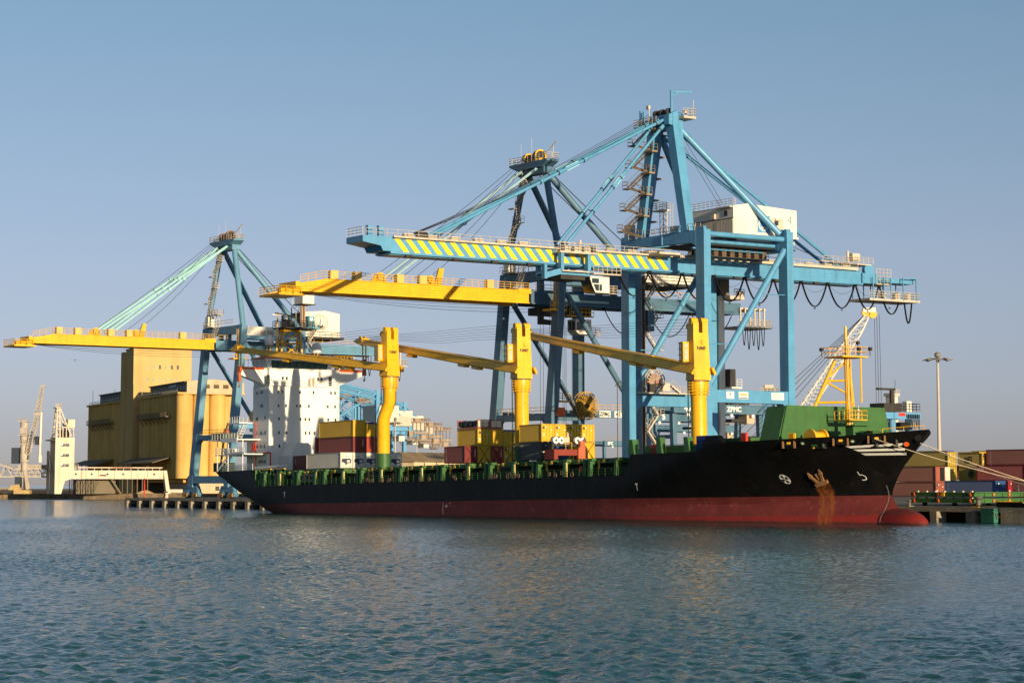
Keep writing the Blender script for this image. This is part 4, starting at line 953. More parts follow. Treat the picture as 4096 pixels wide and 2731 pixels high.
def zigzag(mb, x, y0, y1, z0, z1, dz, wd=0.9, side=(1,0,0), rake=0.0):
    z = z0; k = 0
    while z < z1-0.5:
        zz = min(z+dz, z1); a, b = (y0, y1) if k % 2 == 0 else (y1, y0)
        sh = (z-z0)*rake
        mb.stair((x,a+sh,z), (x,b+sh+rake*dz,zz), wd, side=side)
        c = b+sh+rake*dz; e = 0.9 if b > a else -0.9
        mb.box(x-1.0,x+1.0,min(c,c+e),max(c,c+e),zz-0.12,zz); mb.rail([(x+1.0,c,zz),(x+1.0,c+e,zz),(x-1.0,c+e,zz),(x-1.0,c,zz)], 1.1, 1.0, 0.04)
        z = zz; k += 1
def bogies(root, org, s, y, zg, m):
    for sx in s:
        mb = MB()
        mb.prism([(sx-3.6,zg+1.7),(sx-2.6,zg+2.8),(sx+2.6,zg+2.8),(sx+3.6,zg+1.7),(sx+2.8,zg+1.3),(sx-2.8,zg+1.3)], 'y', y-0.45, y+0.45)
        for q in (-2.4, 2.4): mb.prism([(sx+q-1.6,zg+0.9),(sx+q-0.8,zg+1.6),(sx+q+0.8,zg+1.6),(sx+q+1.6,zg+0.9),(sx+q+1.2,zg+0.35),(sx+q-1.2,zg+0.35)], 'y', y-0.6, y+0.6)
        b = mb.build('bogie', m, root, org)
        for q in (-3.1,-1.7,1.7,3.1):
            mb = MB(); mb.tube((sx+q,y-0.25,zg+0.36), (sx+q,y+0.25,zg+0.36), 0.36, 14); mb.box(sx+q-0.45,sx+q+0.45,y-0.95,y-0.62,zg+0.3,zg+1.1, 1); mb.build('rail_wheel', [DARK, mat('bogie_ochre', (0.30,0.17,0.05), 0.6, rust=0.3)], b, org)

# ---------------------------------------------------------------- the large blue crane (number 4)
sc, org = -296.3, (-296.3, 230.7, 2.2)
C4 = thing('quay_crane', 'tall blue quay crane numbered 4, blue and yellow striped boom, nearest of the three', 'gantry crane', org)
sA, sB, tW, tL = -306.5, -286.1, 230.7, 248.5
for s in (sA, sB):
    mb = MB(); mb.box(s-1.1,s+1.1,tW-0.7,tW+0.7,4.6,46.7)
    mb.box(s-1.0,s+1.0,tW-0.7,tW-0.1,46.7,47.2)
    for z in (24.0, 31.5, 39.0): mb.box(s-1.12,s+1.12,tW-0.72,tW+0.72,z,z+0.06)
    mb.build('waterside_leg', BLUE, C4, org)
    mb = MB(); mb.box(s-1.1,s+1.1,tL-0.7,tL+0.7,4.8,47.3)
    for z in (24.0, 31.5, 39.0): mb.box(s-1.12,s+1.12,tL-0.72,tL+0.72,z,z+0.06)
    for q in (-0.6, 0.4): mb.tube((s+q,tL-0.5,47.5), (s+q,tL+0.5,47.5), 0.35, 12)
    mb.build('landside_leg', BLUE, C4, org)
    mb = MB(); mb.prism([(tW+0.7,18.5),(tW+0.7,17.3),(tW+1.9,18.5),(tL-1.9,18.5),(tL-0.7,16.9),(tL-0.7,20.55),(tW+0.7,20.55)], 'x', s-0.8, s+0.95)
    mb.build('portal_beam', BLUE, C4, org)
    mb = MB(); mb.tube((s+0.3,tW+0.5,20.9), (s+0.3,tL-0.6,44.3), 0.52, 14)
    mb.tube((s+0.3,tW+0.3,28), (s+0.3,tW+5.6,28.1), 0.09, 6); mb.tube((s+0.3,tL-6,36.7), (s+0.3,tL+0.3,36.7), 0.09, 6)
    mb.build('diagonal_brace', BLUE, C4, org, smooth=True)
    mb = MB(); mb.tube((s,tW+0.6,46.1), (s,tL-0.6,46.1), 0.45, 14); mb.build('top_tie_tube', BLUE, C4, org, smooth=True)
mb = MB(); mb.tube((-288.4,tW+0.6,45.2), (-288.4,tL-0.6,45.2), 0.42, 14); mb.build('top_tie_tube', BLUE, C4, org, smooth=True)
for y, nm in ((tW, 'waterside_cross_beam'), (tL, 'landside_cross_beam')):
    mb = MB(); mb.prism([(sA+1.1,44.9),(sA+1.1,46.7),(sB-1.1,46.7),(sB-1.1,44.1),(sB-2.3,44.7),(sA+2.3,45.2)], 'y', y-0.72, y+0.6)
    if y == tL: mb.prism([(sA+1.1,44.0),(sB-1.1,44.0),(sB-1.1,44.9),(sA+1.1,44.9)], 'y', y-0.6, y+0.5)
    mb.pipe([(-296,y-0.8,44.9),(-296,y-0.8,46.5),(-291.5,y-0.8,46.9),(-291,y-0.8,47.8)], 0.14, 6)
    cbm = mb.build(nm, BLUE, C4, org)
    mb = MB(); mb.box(sA+0.5,sB-0.5,y-0.72,y+0.72,5.4,7.2); mb.build('sill_beam', BLUE, C4, org)
    bogies(C4, org, (sA, sB), y, 2.15 if y == tW else 2.3, BLUE)
mb = MB(); mb.rail([(sA+1,tW-0.6,46.75),(sB-1.2,tW-0.6,46.75)], 1.1, 1.5, 0.045); mb.rail([(sA+1,tW+0.5,46.75),(sB-1.2,tW+0.5,46.75)], 1.1, 1.5, 0.045)
mb.box(-306.9,-305.2,tW-0.5,tW+0.6,46.75,49.3,1); mb.box(-294.3,-293,tW-0.4,tW+0.5,46.75,47.9,1); mb.build('cross_beam_walkway', [GREY, CREAM], C4, org)
mb = MB()
for q in ((-0.45,-0.45),(0.45,-0.45),(0.45,0.45),(-0.45,0.45)): mb.tube((-298.2+q[0],232+q[1],46.8), (-298.2+q[0],232+q[1],51.0), 0.07, 5)
for k in range(4):
    z = 46.8+k*1.05; mb.tube((-298.65,231.55,z), (-297.75,231.55,z+1.05), 0.05, 4); mb.tube((-297.75,231.55,z+1.05), (-297.75,232.45,z), 0.05, 4); mb.tube((-297.75,231.55,z), (-297.75,232.45,z+1.05), 0.05, 4)
mb.box(-300.2,-297.4,231.2,232.8,51.0,51.25); mb.rail([(-300.2,231.2,51.25),(-297.4,231.2,51.25),(-297.4,232.8,51.25),(-300.2,232.8,51.25),(-300.2,231.2,51.25)], 1.2, 1.0, 0.045, bars=3)
for k in range(9): mb.tube((-297.3,232.7,47+0.6*k), (-297.3,233.3,47+0.6*k), 0.04, 4)
mb.tube((-297.3,232.7,46.8), (-297.3,232.7,52.4), 0.05, 4); mb.tube((-297.3,233.3,46.8), (-297.3,233.3,52.4), 0.05, 4)
mb.build('lattice_tower', GREY, C4, org)
# pylon
for sg in (1, -1):
    mb = MB(); base = (sc+sg*6.2, 230.7, 46.7); top = (sc+sg*2.4, 230.9, 65.4)
    mb.beam(base, top, 1.7, 1.55, up=(0,1,0), w2=1.9, h2=1.9); mb.build('pylon_leg', BLUE, C4, org)
    mb = MB(); mb.tube((sc+sg*2.6,231.6,64.8), (sc+sg*10.0,tL-1.2,47.0), 0.56, 14); mb.build('back_brace', BLUE, C4, org, smooth=True)
    mb = MB(); mb.tube((sc+sg*1.7,231.8,63.6 if sg < 0 else 64.4), (sc+sg*1.3,268.6,43.3), 0.3, 10); mb.build('backstay', BLUE, C4, org, smooth=True)
    for (ty, tz) in ((184.5, 43.7), (209.6, 43.9)):
        a = Vector((sc+sg*1.6, 229.6, 66.0 if ty < 200 else 65.2)); b = Vector((sc+sg*1.35, ty, tz)); mb = MB(); mb.tube(a, b, 0.27, 10)
        for u in (0.03, 0.36, 0.47, 0.55) if ty < 200 else (0.03, 0.44, 0.52, 0.72):
            c = a.lerp(b, u); d = (b-a).normalized(); mb.tube(c-d*0.5, c+d*0.5, 0.34, 8, m=0); mb.tube(c+d*0.5, c+d*0.62, 0.42, 8, m=1)
        c, d = a.lerp(b, 0.42 if ty < 200 else 0.48), (b-a).normalized(); mb.beam(c-d*1.4, c+d*1.4, 0.25, 0.75, m=2)
        mb.build('forestay', [BLUE, DARK, mat('weathered_pale_blue', (0.26,0.50,0.62), 0.5, rust=0.6, scale=2)], C4, org, smooth=True)
mb = MB(); mb.box(sc-3.4,sc+3.4,230.0,231.9,64.4,66.9); mb.prism([(229.2,65.0),(229.2,66.6),(231,67.4),(232.2,66.8),(232.2,64.4)], 'x', sc+2.0, sc+3.3); mb.box(sc-4.6,sc+0.5,229.0,230.0,65.4,66.2)
for s_ in (sc-2.2, sc-0.6, sc+1.1): mb.tube((s_-0.25,230.9,67.4), (s_+0.25,230.9,67.4), 0.7, 14, m=1)
mb.build('pylon_head', [BLUE, DARK], C4, org)
mb = MB(); mb.box(sc-5.6,sc+0.8,228.6,230.0,65.25,65.4); mb.rail([(sc-5.6,230,65.4),(sc-5.6,228.6,65.4),(sc+0.6,228.6,65.4)], 1.2, 1.1, 0.05, bars=3)
mb.box(sc+1.5,sc+4.8,231.2,233.8,66.0,66.4); mb.rail([(sc+4.8,231.2,66.4),(sc+4.8,233.8,66.4),(sc+1.5,233.8,66.4)], 1.3, 1.0, 0.05, bars=3)
mb.box(sc+4.0,sc+4.6,231.6,232.2,66.9,67.4); mb.box(sc-4.8,sc-4.5,229.2,229.5,65.4,68.2,1); mb.box(sc-3.9,sc-3.6,229.2,229.5,65.4,68.0,1); mb.tube((sc-2.6,229.6,65.4),(sc-2.6,229.6,68.9),0.07,5); mb.box(sc-3.2,sc-2.5,229.4,229.8,68.3,68.9)
mb.tube((sc+4.6,233.4,66.4),(sc+4.6,233.4,69.2),0.06,5)
mb.build('head_platform', [GREY, BLUE], C4, org)
mb = MB(); mb.tube((sc+1.9,230.9,66.8), (sc+1.9,230.9,71.0), 0.26, 10); mb.beam((sc+1.9,231.0,70.75), (sc+1.9,235.2,71.1), 0.22, 0.28); mb.beam((sc+1.9,231.0,70.0), (sc+1.9,232.2,70.75), 0.16, 0.2); mb.build('davit_mast', BLUE, C4, org)
mb = MB(); P1a = Vector((sc-6.2,230.7,46.7)); P1b = Vector((sc-2.4,230.9,65.4))
for k in range(5):
    u0, u1 = k/5.2, (k+1)/5.2; c0 = P1a.lerp(P1b, u0); c1 = P1a.lerp(P1b, u1); zm = (c0.z+c1.z)/2
    q0 = c0+Vector((1.2,-1.3,0.1)); q1 = Vector((c0.x-1.9,c0.y-2.4,c0.z+1.3)); q2 = Vector((c1.x+0.6,c1.y-1.5,c1.z))
    mb = MB(); mb.stair(q0, q1, 0.8, side=(0,1,0)); mb.box(q1.x-1.3,q1.x,q1.y-0.5,q1.y+0.6,q1.z-0.2,q1.z); mb.rail([(q1.x,q1.y-0.5,q1.z),(q1.x-1.3,q1.y-0.5,q1.z),(q1.x-1.3,q1.y+0.6,q1.z)], 1.1, 0.9, 0.045)
    mb.stair(q1, q2, 0.8, side=(0,1,0)); mb.box(q2.x-0.4,q2.x+1.9,q2.y-0.6,q2.y+0.6,q2.z-0.3,q2.z); mb.rail([(q2.x-0.4,q2.y-0.6,q2.z),(q2.x+1.9,q2.y-0.6,q2.z),(q2.x+1.9,q2.y+0.6,q2.z)], 1.1, 0.9, 0.045)
    mb.box(c1.x-0.9,c1.x+1.1,c1.y+0.7,c1.y+1.9,c1.z-0.9,c1.z-0.7)
    mb.build('pylon_stair', mat('stair_brown_grey', (0.24,0.18,0.12), 0.6, var=0.3), C4, org)
# boom and girder
b0, b1, zb, zt = -298.0, -294.6, 40.65, 42.85
bm_ = MB(); bm_.box(b0,b1,176.0,273.3,zb,zt)
bm_.prism([(171.0,41.9),(171.0,42.85),(176.0,42.85),(176.0,40.65),(174.6,40.65),(174.2,41.4)], 'x', b0-1.0, b1+0.6)
bm_.box(b0-0.7,b0,176,273.3,zb-0.35,zb-0.02); bm_.box(b1,b1+0.55,176,273.3,zb-0.35,zb-0.02); bm_.box(b1-0.02,b1+0.12,176,273.3,zt-0.16,zt); bm_.box(b0,b1,176,273,zb-0.5,zb)
bm_.box(b1,b1+0.03,229,273.3,zb+0.7,zb+0.76); bm_.box(b1,b1+0.03,229,273.3,zb+1.15,zb+1.21); bm_.box(b1,b1+0.03,176,229,zb+1.2,zb+1.25)
boom = bm_.build('boom_girder', BLUE, C4, org)
mb = MB(); t0 = 176.9
while t0 < 228.2:
    q = 1.02; mb.add([(b1+0.036,t0,zt-0.18),(b1+0.036,t0+q,zt-0.18),(b1+0.036,t0+q+1.75,zb+0.0),(b1+0.036,t0+1.75,zb+0.0)], [(0,1,2,3)]); t0 += 2.02
mb.build('boom_stripes', STRIPE, boom, org)
mb = MB(); mb.box(b1+0.13,b1+0.75,176.5,228,zt-0.05,zt+0.05); mb.tube((b1+0.45,176.5,zt+0.1), (b1+0.45,228.5,zt+0.1), 0.2, 8); mb.box(b1+0.13,b1+0.75,228,272,zt-0.05,zt+0.4)
mb.rail([(b1+0.7,171.5,zt),(b1+0.7,228,zt),(b1+0.7,272,zt)], 1.15, 1.9, 0.042); mb.rail([(b1+0.5,171,zt),(b0-0.8,171,zt)], 1.3, 1.2, 0.05, bars=3)
mb.build('boom_walkway', GREY, boom, org)
y = 178.5
while y < 270:
    if not 204 < y < 214: mb = MB(); mb.box(b1-0.3,b1+0.35,y,y+1.7,zt+0.35,zt+0.78); mb.build('cable_box', GREY, boom, org)
    y += 4.3
mb = MB()
for y in (181.6, 182.6): mb.tube((b1-0.6,y,zt+0.7), (b1-0.1,y,zt+0.7), 0.55, 12)
for y in (178.8,187.5,194.7,201.5,235,244,253,262): mb.box(b1-0.2,b1+0.4,y,y+1.1,zb-0.75,zb-0.36)
mb.box(b0+0.4,b1-0.2,226.5,229.5,zt,zt+1.0); mb.box(b1-1.2,b1-0.4,172.5,173.3,zt,zt+1.7,1); mb.box(b1-1.4,b1-0.7,174.6,175.4,zt,zt+1.8,1)
mb.build('boom_fittings', [DARK, BLUE], boom, org)
mb = MB()   # tail: sheave house, hanging maintenance platform
mb.box(b0-0.6,b1+0.4,273.3,277,zb,zt-0.4); mb.tube((b1-0.4,275.0,zt+0.2), (b1+0.3,275.0,zt+0.2), 1.1, 16); mb.box(b0,b1,277,286,zb+0.4,zb+1.2)
tail = mb.build('tail_frame', BLUE, boom, org)
mb = MB(); mb.box(b0,b1+0.4,266.5,275.5,zt+1.0,zt+1.2); mb.rail([(b1+0.4,264,zt+0.9),(b1+0.4,276,zt+1.2)], 1.2, 1.2, 0.045, bars=3); mb.box(b1-0.8,b1+0.2,271.2,273.0,zt+1.7,zt+3.0,0); mb.tube((b1-0.5,270.7,zt+1.2),(b1-0.5,270.7,zt+3.4),0.25,8)
mb.box(b0-1.0,b1+1.0,274.4,286.6,zb-3.0,zb-2.6); mb.rail([(b1+1.0,274.4,zb-2.6),(b1+1.0,286.6,zb-2.6),(b0-1,286.6,zb-2.6)], 1.3, 1.2, 0.05, bars=3)
mb.box(b0,b1+0.6,276.5,280,zb-0.1,zb+0.1); mb.rail([(b1+0.6,276.5,zb+0.1),(b1+0.6,280,zb+0.1)], 2.6, 1.0, 0.05, bars=4)
for y in (278,281.3,284): mb.box(b1-0.6,b1+0.3,y,y+1.0,zb-2.6,zb-1.4)
mb.build('tail_platform', GREY, tail, org)
mb = MB()
for y in (275.2,277.8,279.5,282.5,285.7):
    mb.box(b1+0.86,b1+1.02,y,y+0.16,zb-2.9,zb+1.2); mb.box(b0-1.0,b0-0.84,y,y+0.16,zb-2.9,zb+1.2)
mb.beam((b1+0.9,285.8,zb+1.2), (b0-0.9,285.8,zb+1.2), 0.16, 0.2); mb.beam((b1+0.95,282.5,zb+1.3), (b1+0.95,286,zb+1.3), 0.16, 0.2); mb.build('tail_hanger', BLUE, tail, org)
# trolley, cab, machinery house
mb = MB()
for y in (206.7, 212.0):
    mb.prism([(b0-1.6,zt+0.7),(b0-1.6,zb-1.9),(b1+1.5,zb-1.9),(b1+2.2,zb-1.2),(b1+2.2,zt-0.7),(b1+1.4,zt-0.5),(b1+1.3,zb-1.1),(b0-0.9,zb-1.1),(b0-0.9,zt+0.7)], 'y', y, y+0.6)
mb.box(b0-1.2,b1+1.6,206.7,212.6,zb-2.0,zb-1.6); mb.beam((b1+1.8,206.9,zb-1.5), (b1+1.8,203.6,zb-2.4), 0.5, 0.9); mb.beam((b1+1.8,203.7,zb-2.9), (b1+1.8,203.7,zb-0.6), 0.5, 0.9)
tr = mb.build('trolley', BLUE, C4, org)
mb = MB(); mb.box(b1+0.9,b1+2.4,206.4,214.0,zt-0.75,zt-0.45); mb.rail([(b1+2.4,206.4,zt-0.45),(b1+2.4,214,zt-0.45)], 1.3, 1.0, 0.05, bars=3)
for y in (207.6, 209.6, 211.6): mb.box(b1+1.1,b1+2.0,y,y+1.1,zt-0.4,zt+0.5)
mb.tube((b1+1.6,210.9,zt-0.4),(b1+1.6,210.9,zt+1.5),0.22,8); mb.box(b1+1.0,b1+2.4,206.8,212.2,zb-1.55,zb-1.35); mb.box(b1+1.0,b1+2.4,213,218.5,zb-1.7,zb-1.5); mb.rail([(b1+2.4,213,zb-1.5),(b1+2.4,218.5,zb-1.5)], 1.1, 1.0, 0.05, bars=2)
mb.build('trolley_gangway', GREY, tr, org)
mb = MB(); mb.box(b1+1.1,b1+1.7,212.9,213.9,zt-0.4,zt+0.7); mb.box(b0,b1+1.4,207.2,212,zb-2.7,zb-2.0); mb.build('hoist_motor', DARK, tr, org)
mb = MB(); mb.prism([(213.2,38.2),(213.6,37.2),(214.2,36.1),(217.0,36.1),(217.0,38.7),(213.2,38.7)], 'x', -296.2, -293.4)
cab = mb.build('operator_cab', CREAM, C4, org)
mb = MB(); mb.add([(-296.1,213.15,38.2),(-293.5,213.15,38.2),(-293.5,213.55,37.2),(-296.1,213.55,37.2)], [(0,1,2,3)]); mb.add([(-296.1,213.57,37.15),(-293.5,213.57,37.15),(-293.5,214.15,36.15),(-296.1,214.15,36.15)], [(0,1,2,3)])
mb.box(-293.4,-293.37,213.5,214.9,37.6,38.4); mb.prism([(213.8,37.45),(214.9,37.45),(214.9,36.4),(214.3,36.4)], 'x', -293.4, -293.37); mb.box(-293.4,-293.37,215.0,215.5,36.4,37.45)
mb.box(-296,-293.6,213.1,213.19,38.25,38.6); mb.build('cab_window', GLASS, cab, org)
mb = MB(); mb.rail([(-293.4,217.0,36.1),(-293.4,218.6,36.1),(-295.4,218.6,36.1)], 1.2, 0.7, 0.05, bars=3); mb.box(-295.6,-293.4,217.0,218.6,36.0,36.1); mb.build('cab_balcony', GREY, cab, org)
mb = MB(); mb.prism([(239.0,46.9),(252.9,46.9),(252.9,51.5),(242.0,52.0),(239.0,51.5)], 'x', -300.2, -288.3)
mb.box(-300.4,-288.1,238.8,253.1,46.6,46.9)
ho = mb.build('machinery_house', CREAM, C4, org)
mb = MB(); mb.box(-300.2,-288.2,238.9,239.0,49.4,49.5,1); 
for k in range(28): mb.box(-300+0.42*k,-299.8+0.42*k,238.93,239.0,46.9,49.4,0)
mb.box(-290.6,-289.8,238.9,239.0,49.9,50.8,1); mb.box(-294,-292.9,238.6,239,49.6,50.5,2); mb.box(-293.4,-292.4,238.92,238.99,47.2,48.9,2)
mb.build('house_side_panel', [mat('beige_siding', (0.52,0.45,0.36), 0.6, streak=0.3), INK, GREY], ho, org)
mb = MB(); mb.box(-288.3,-288.26,239.3,241.6,47.0,49.8)
for k in range(5): mb.box(-288.26,-288.25,239.3+0.46*k,239.33+0.46*k+0.04,47.0,49.8,1)
for k in range(5): mb.box(-288.26,-288.245,239.3,241.6,47.0+0.6*k,47.04+0.6*k,1)
mb.build('louvre_door', [CREAM, GREY], ho, org)
mb = MB(); mb.box(-288.3,-288.27,244.2,246.9,47.3,50.2); sgn = mb.build('blue_emblem_panel', mat('emblem_blue', (0.08,0.28,0.50), 0.5), ho, org)
mb = MB(); mb.ring((245.55,48.7), 1.15, 0.98, 'x', -288.268, -288.255, 36); mb.ring((245.55,48.7), 0.85, 0.78, 'x', -288.268, -288.255, 32)
for k in range(3):
    mb.prism([(244.9,48.2-0.2*k),(245.5,48.35-0.2*k),(246.2,48.2-0.2*k),(246.2,48.12-0.2*k),(245.5,48.27-0.2*k),(244.9,48.12-0.2*k)], 'x', -288.268, -288.255)
mb.build('emblem_ring', LETTER, sgn, org)
mb = MB(); put_text(mb, '4', (-288.27,251.3,49.7), (0,1,0), (0,0,1), 2.1, 0, -0.012); mb.build('house_number', mat('number_blue_grey', (0.12,0.28,0.34), 0.5), ho, org)
mb = MB(); mb.box(-288.28,-287.9,247.9,248.5,48.7,49.4); mb.box(-288.3,-288.0,248.0,249.2,49.5,49.9,1); mb.box(-288.3,-288.26,246.9,249.9,48.1,49.9,1); mb.build('fan_box', [GLASS, mat('scuffed_cream', (0.55,0.47,0.38), 0.6, rust=0.5)], ho, org)
mb = MB(); mb.rail([(-300.2,238.9,51.5),(-292,238.9,51.5),(-288.4,238.9,51.5)], 1.2, 1.1, 0.045, bars=3); mb.rail([(-288.4,238.9,51.5),(-288.4,239.6,51.5)], 1.2, 0.9, 0.045, bars=3); mb.box(-292,-288.3,238.2,239.0,51.2,51.4); mb.build('house_roof_rail', GREY, ho, org)
mb = MB(); mb.box(-298.6,-288.6,231.6,252.8,44.6,44.85); 
for k in range(9): mb.box(-292.0+0.0*k,-290.4,233.0+1.75*k,233.9+1.75*k,zt+0.1,44.4,1)
mb.box(-290.3,-290.1,231.5,247,44.0,44.25,2); mb.box(-289.0,-288.7,240,252.8,45.7,46.2,3); mb.rail([(-289.4,232,zt+0.1),(-289.4,247.5,zt+0.1)], 1.1, 2.0, 0.04)
mb.box(-292.4,-289.2,231.5,247.5,zt-0.05,zt+0.1,0); mb.box(-293.5,-291,225.5,229.8,zt+0.0,zt+0.35,3); mb.box(-293,-291.4,233,236.5,zt+0.1,zt+1.0,3)
mb.build('machinery_floor', [DARK, mat('brown_cabinets', (0.16,0.11,0.075), 0.7, var=0.3), BLUE, GREY], C4, org)
# signs on the portal beam
for a, b_, nm in ((234.5,236.1,'P'), (237.1,239.1,'rate'), (244.1,246.8,'cap')):
    mb = MB(); x = sB+0.96; mb.box(x,x+0.04,a,b_,19.15,20.3, 0); c = (a+b_)/2; e = x+0.042
    if nm == 'P': put_text(mb, 'F', (e,c,19.85), (0,1,0), (0,0,1), 0.6, 1, 0.03); mb.ring((c,19.83), 0.32, 0.27, 'x', e, e+0.01, 4, 1); put_text(mb, 'SAFETY', (e,c,19.38), (0,1,0), (0,0,1), 0.16, 2)
    elif nm == 'rate': mb.box(e,e+0.01,a+0.2,b_-0.2,19.65,20.05,2); mb.box(e,e+0.01,a+0.1,b_-0.1,19.22,19.36,1)
    else: put_text(mb, 'CAPACITY', (e,c,20.05), (0,1,0), (0,0,1), 0.34, 2); put_text(mb, 'SPREADER  40 T', (e,c,19.72), (0,1,0), (0,0,1), 0.32, 2); put_text(mb, 'HOOK  50 T', (e,c,19.4), (0,1,0), (0,0,1), 0.32, 2)
    mb.build('notice_board', [WHITE, INK, mat('notice_yellow_ink', (0.55,0.42,0.16), 0.5)], C4, org)
mb = MB(); put_text(mb, '4', (-307.0,tW-0.72,8.4), (1,0,0), (0,0,1), 1.5, 0, 0.0); mb.build('leg_number', LETTER, C4, org)
# cable reel on the after portal beam, its platform
mb = MB(); rc = (234.7, 22.6)
mb.ring(rc, 2.05, 1.95, 'x', -305.1, -304.9, 36); mb.ring(rc, 2.05, 1.95, 'x', -304.3, -304.1, 36)
for k in range(20):
    a = 2*pi*k/20; mb.beam((-304.2,rc[0]+0.3*cos(a),rc[1]+0.3*sin(a)), (-304.2,rc[0]+2.0*cos(a),rc[1]+2.0*sin(a)), 0.05, 0.09); mb.tube((-305.1,rc[0]+1.98*cos(a),rc[1]+1.98*sin(a)), (-304.1,rc[0]+1.98*cos(a),rc[1]+1.98*sin(a)), 0.04, 4)
rl = mb.build('cable_reel', GREY, C4, org)
mb = MB(); mb.tube((-305.0,rc[0],rc[1]), (-304.35,rc[0],rc[1]), 1.35, 24); mb.tube((-304.3,rc[0],rc[1]),(-303.8,rc[0],rc[1]),0.35,12); mb.build('reel_drum', mat('copper_cable_drum', (0.36,0.16,0.10), 0.6), rl, org)
mb = MB(); mb.box(-305.8,-303.6,231.6,242,20.55,20.8); mb.rail([(-303.6,231.6,20.8),(-303.6,242,20.8)], 1.1, 1.5, 0.05, bars=3); mb.box(-304,-303.4,235.6,237.2,21.0,22.4); mb.box(-303.9,-303.3,232.6,234.2,20.8,22.2,1); mb.stair((-303.5,237.4,22.0),(-303.5,239.2,20.8),0.7,side=(1,0,0)); mb.build('reel_platform', [GREY, DARK], C4, org)
mb = MB(); mb.box(-306.3,-304.9,249.4,250.5,8,38.5); mb.box(-305.0,-303.6,250.6,251.8,22.1,25.2,1); mb.box(-305.2,-303.2,250.6,252.9,21.8,22.1); mb.rail([(-303.2,251.8,22.1),(-303.2,252.9,22.1)], 1.3, 0.8, 0.05, bars=3); mb.build('lift_shaft', [CREAM, DARK], C4, org)
mb = MB(); mb.box(-306.6,-304.6,249.4,251.4,38.0,41.4); mb.box(-307,-303.4,249.3,253.8,37.4,38.0,1); mb.rail([(-303.4,251.5,38),(-303.4,253.8,38)], 1.2, 0.8, 0.06, bars=3); mb.box(-304.4,-303.5,252.8,253.7,37.9,38.9,1); mb.build('lift_machine_room', [mat('brown_shed_paint', (0.15,0.11,0.085), 0.7), GREY], C4, org)
# festoon loops below the girder
yl = [219.3, 225.9, 232.8, 239.6, 246.3, 252.7, 259.0, 265.1, 271.6, 277.3, 282.2]
for a, b_ in zip(yl[:-1], yl[1:]):
    mb = MB(); sg_ = 4.2 if b_ < 280 else 3.4
    for q in (-0.12, 0.12): mb.pipe(hang((b1+0.3+q,a+0.12,zb-0.45), (b1+0.3+q,b_-0.12,zb-0.45 if b_ < 278 else zb-3.0), sg_, 14), 0.085, 5)
    mb.box(b1+0.1,b1+0.6,a-0.25,a+0.25,zb-0.6,zb-0.3); mb.pipe(hang((b1+0.4,a,zb-0.5), (b1+0.4,b_,zb-0.5), 1.7, 8), 0.025, 4); m_ = (a+b_)/2; mb.ring((m_,zb-0.55-sg_-0.2), 0.2, 0.13, 'x', b1+0.25, b1+0.35, 10)
    mb.build('festoon_loop', BLACK, C4, org)
mb = MB(); 
for q in (-0.1, 0.1): mb.pipe(hang((b1+0.3+q,283.4,zb-3.1), (b1+0.3+q,285.2,zb-3.1), 3.6, 14), 0.085, 5)
mb.build('festoon_loop', BLACK, C4, org)
# hoist ropes: fore and back
def wire(par, pts, r, o_):
    mb = MB(); mb.pipe(pts, r, 4); return mb.build('hoist_rope', CABLE, par, o_)
for k in range(5): wire(C4, hang((sc-2.5+k*0.5,229.5,67.3-0.25*k), (sc-1.2+0.5*k,181.0,zt+0.8), 0.9, 8), 0.035, org)
for k in range(2):
    wire(C4, [(sc-1+1.2*k,232,67), (sc-0.5+k,243.5,52.0)], 0.04, org); wire(C4, hang((sc-1+1.2*k,253.5,49.0-k*1.0), (sc-1+k,270.5,zt+1.4), 0.6, 6), 0.035, org)
for x, y in ((-297.4,208.2),(-295.4,208.2),(-297.4,210.9),(-295.4,210.9)): wire(C4, [(x,y,zb-2.4), (x,y,13.3)], 0.035, org)
mb = MB(); mb.pipe([(-307.9,229.6,22.5),(-307.9,229.3,21.7),(-307.9,229.3,3.5)], 0.06, 5); mb.beam((-307.6,230.0,21.8), (-307.9,228.9,22.0), 0.2, 0.2); mb.beam((-307.6,230.0,22.6), (-307.9,228.9,22.6), 0.15, 0.15); mb.build('leg_cable', DARK, C4, org)

# lifting spreader hanging over the ship (its own thing)
so_ = tuple(sw(143.6,-10.6,6.55))
SP = thing('crane_spreader', 'rusty red lifting spreader with white sheaves hanging in front of the yellow containers', 'spreader', so_)
mb = MB(); mb.box(-1.2,1.2,-3.0,3.0,0.0,0.9); mb.box(-1.3,1.3,-3.1,-2.4,-0.6,0.5); mb.box(-1.3,1.3,2.4,3.1,-0.6,0.5); mb.build('spreader_frame', mat('spreader_rust_red', (0.22,0.03,0.018), 0.6, rust=0.4), SP)
mb = MB(); mb.prism([(1.2,-0.5),(1.2,0.9),(1.6,1.5),(2.6,1.5),(2.9,0.6),(2.7,-0.5)], 'x', 1.0, 1.5); mb.box(1.0,1.6,1.5,2.3,1.4,2.2); mb.build('spreader_end', mat('spreader_pink_orange', (0.42,0.11,0.05), 0.6, rust=0.5), SP)
for y in (-2.5,-1.5,1.5,2.5):
    mb = MB(); mb.tube((0.5,y,2.25), (0.95,y,2.25), 0.52, 16); mb.tube((0.3,y,2.25), (0.5,y,2.25), 0.6, 16, m=1); mb.tube((0.95,y,2.25),(1.0,y,2.25),0.18,10,m=1); mb.build('sheave', [WHITE, DARK], SP)
mb = MB(); mb.box(-0.6,0.6,-3.0,3.0,1.4,1.7); mb.box(-0.4,0.4,-2.9,-2.5,0.9,1.4); mb.box(-0.4,0.4,2.4,2.8,0.9,1.4); mb.build('head_block', DARK, SP)
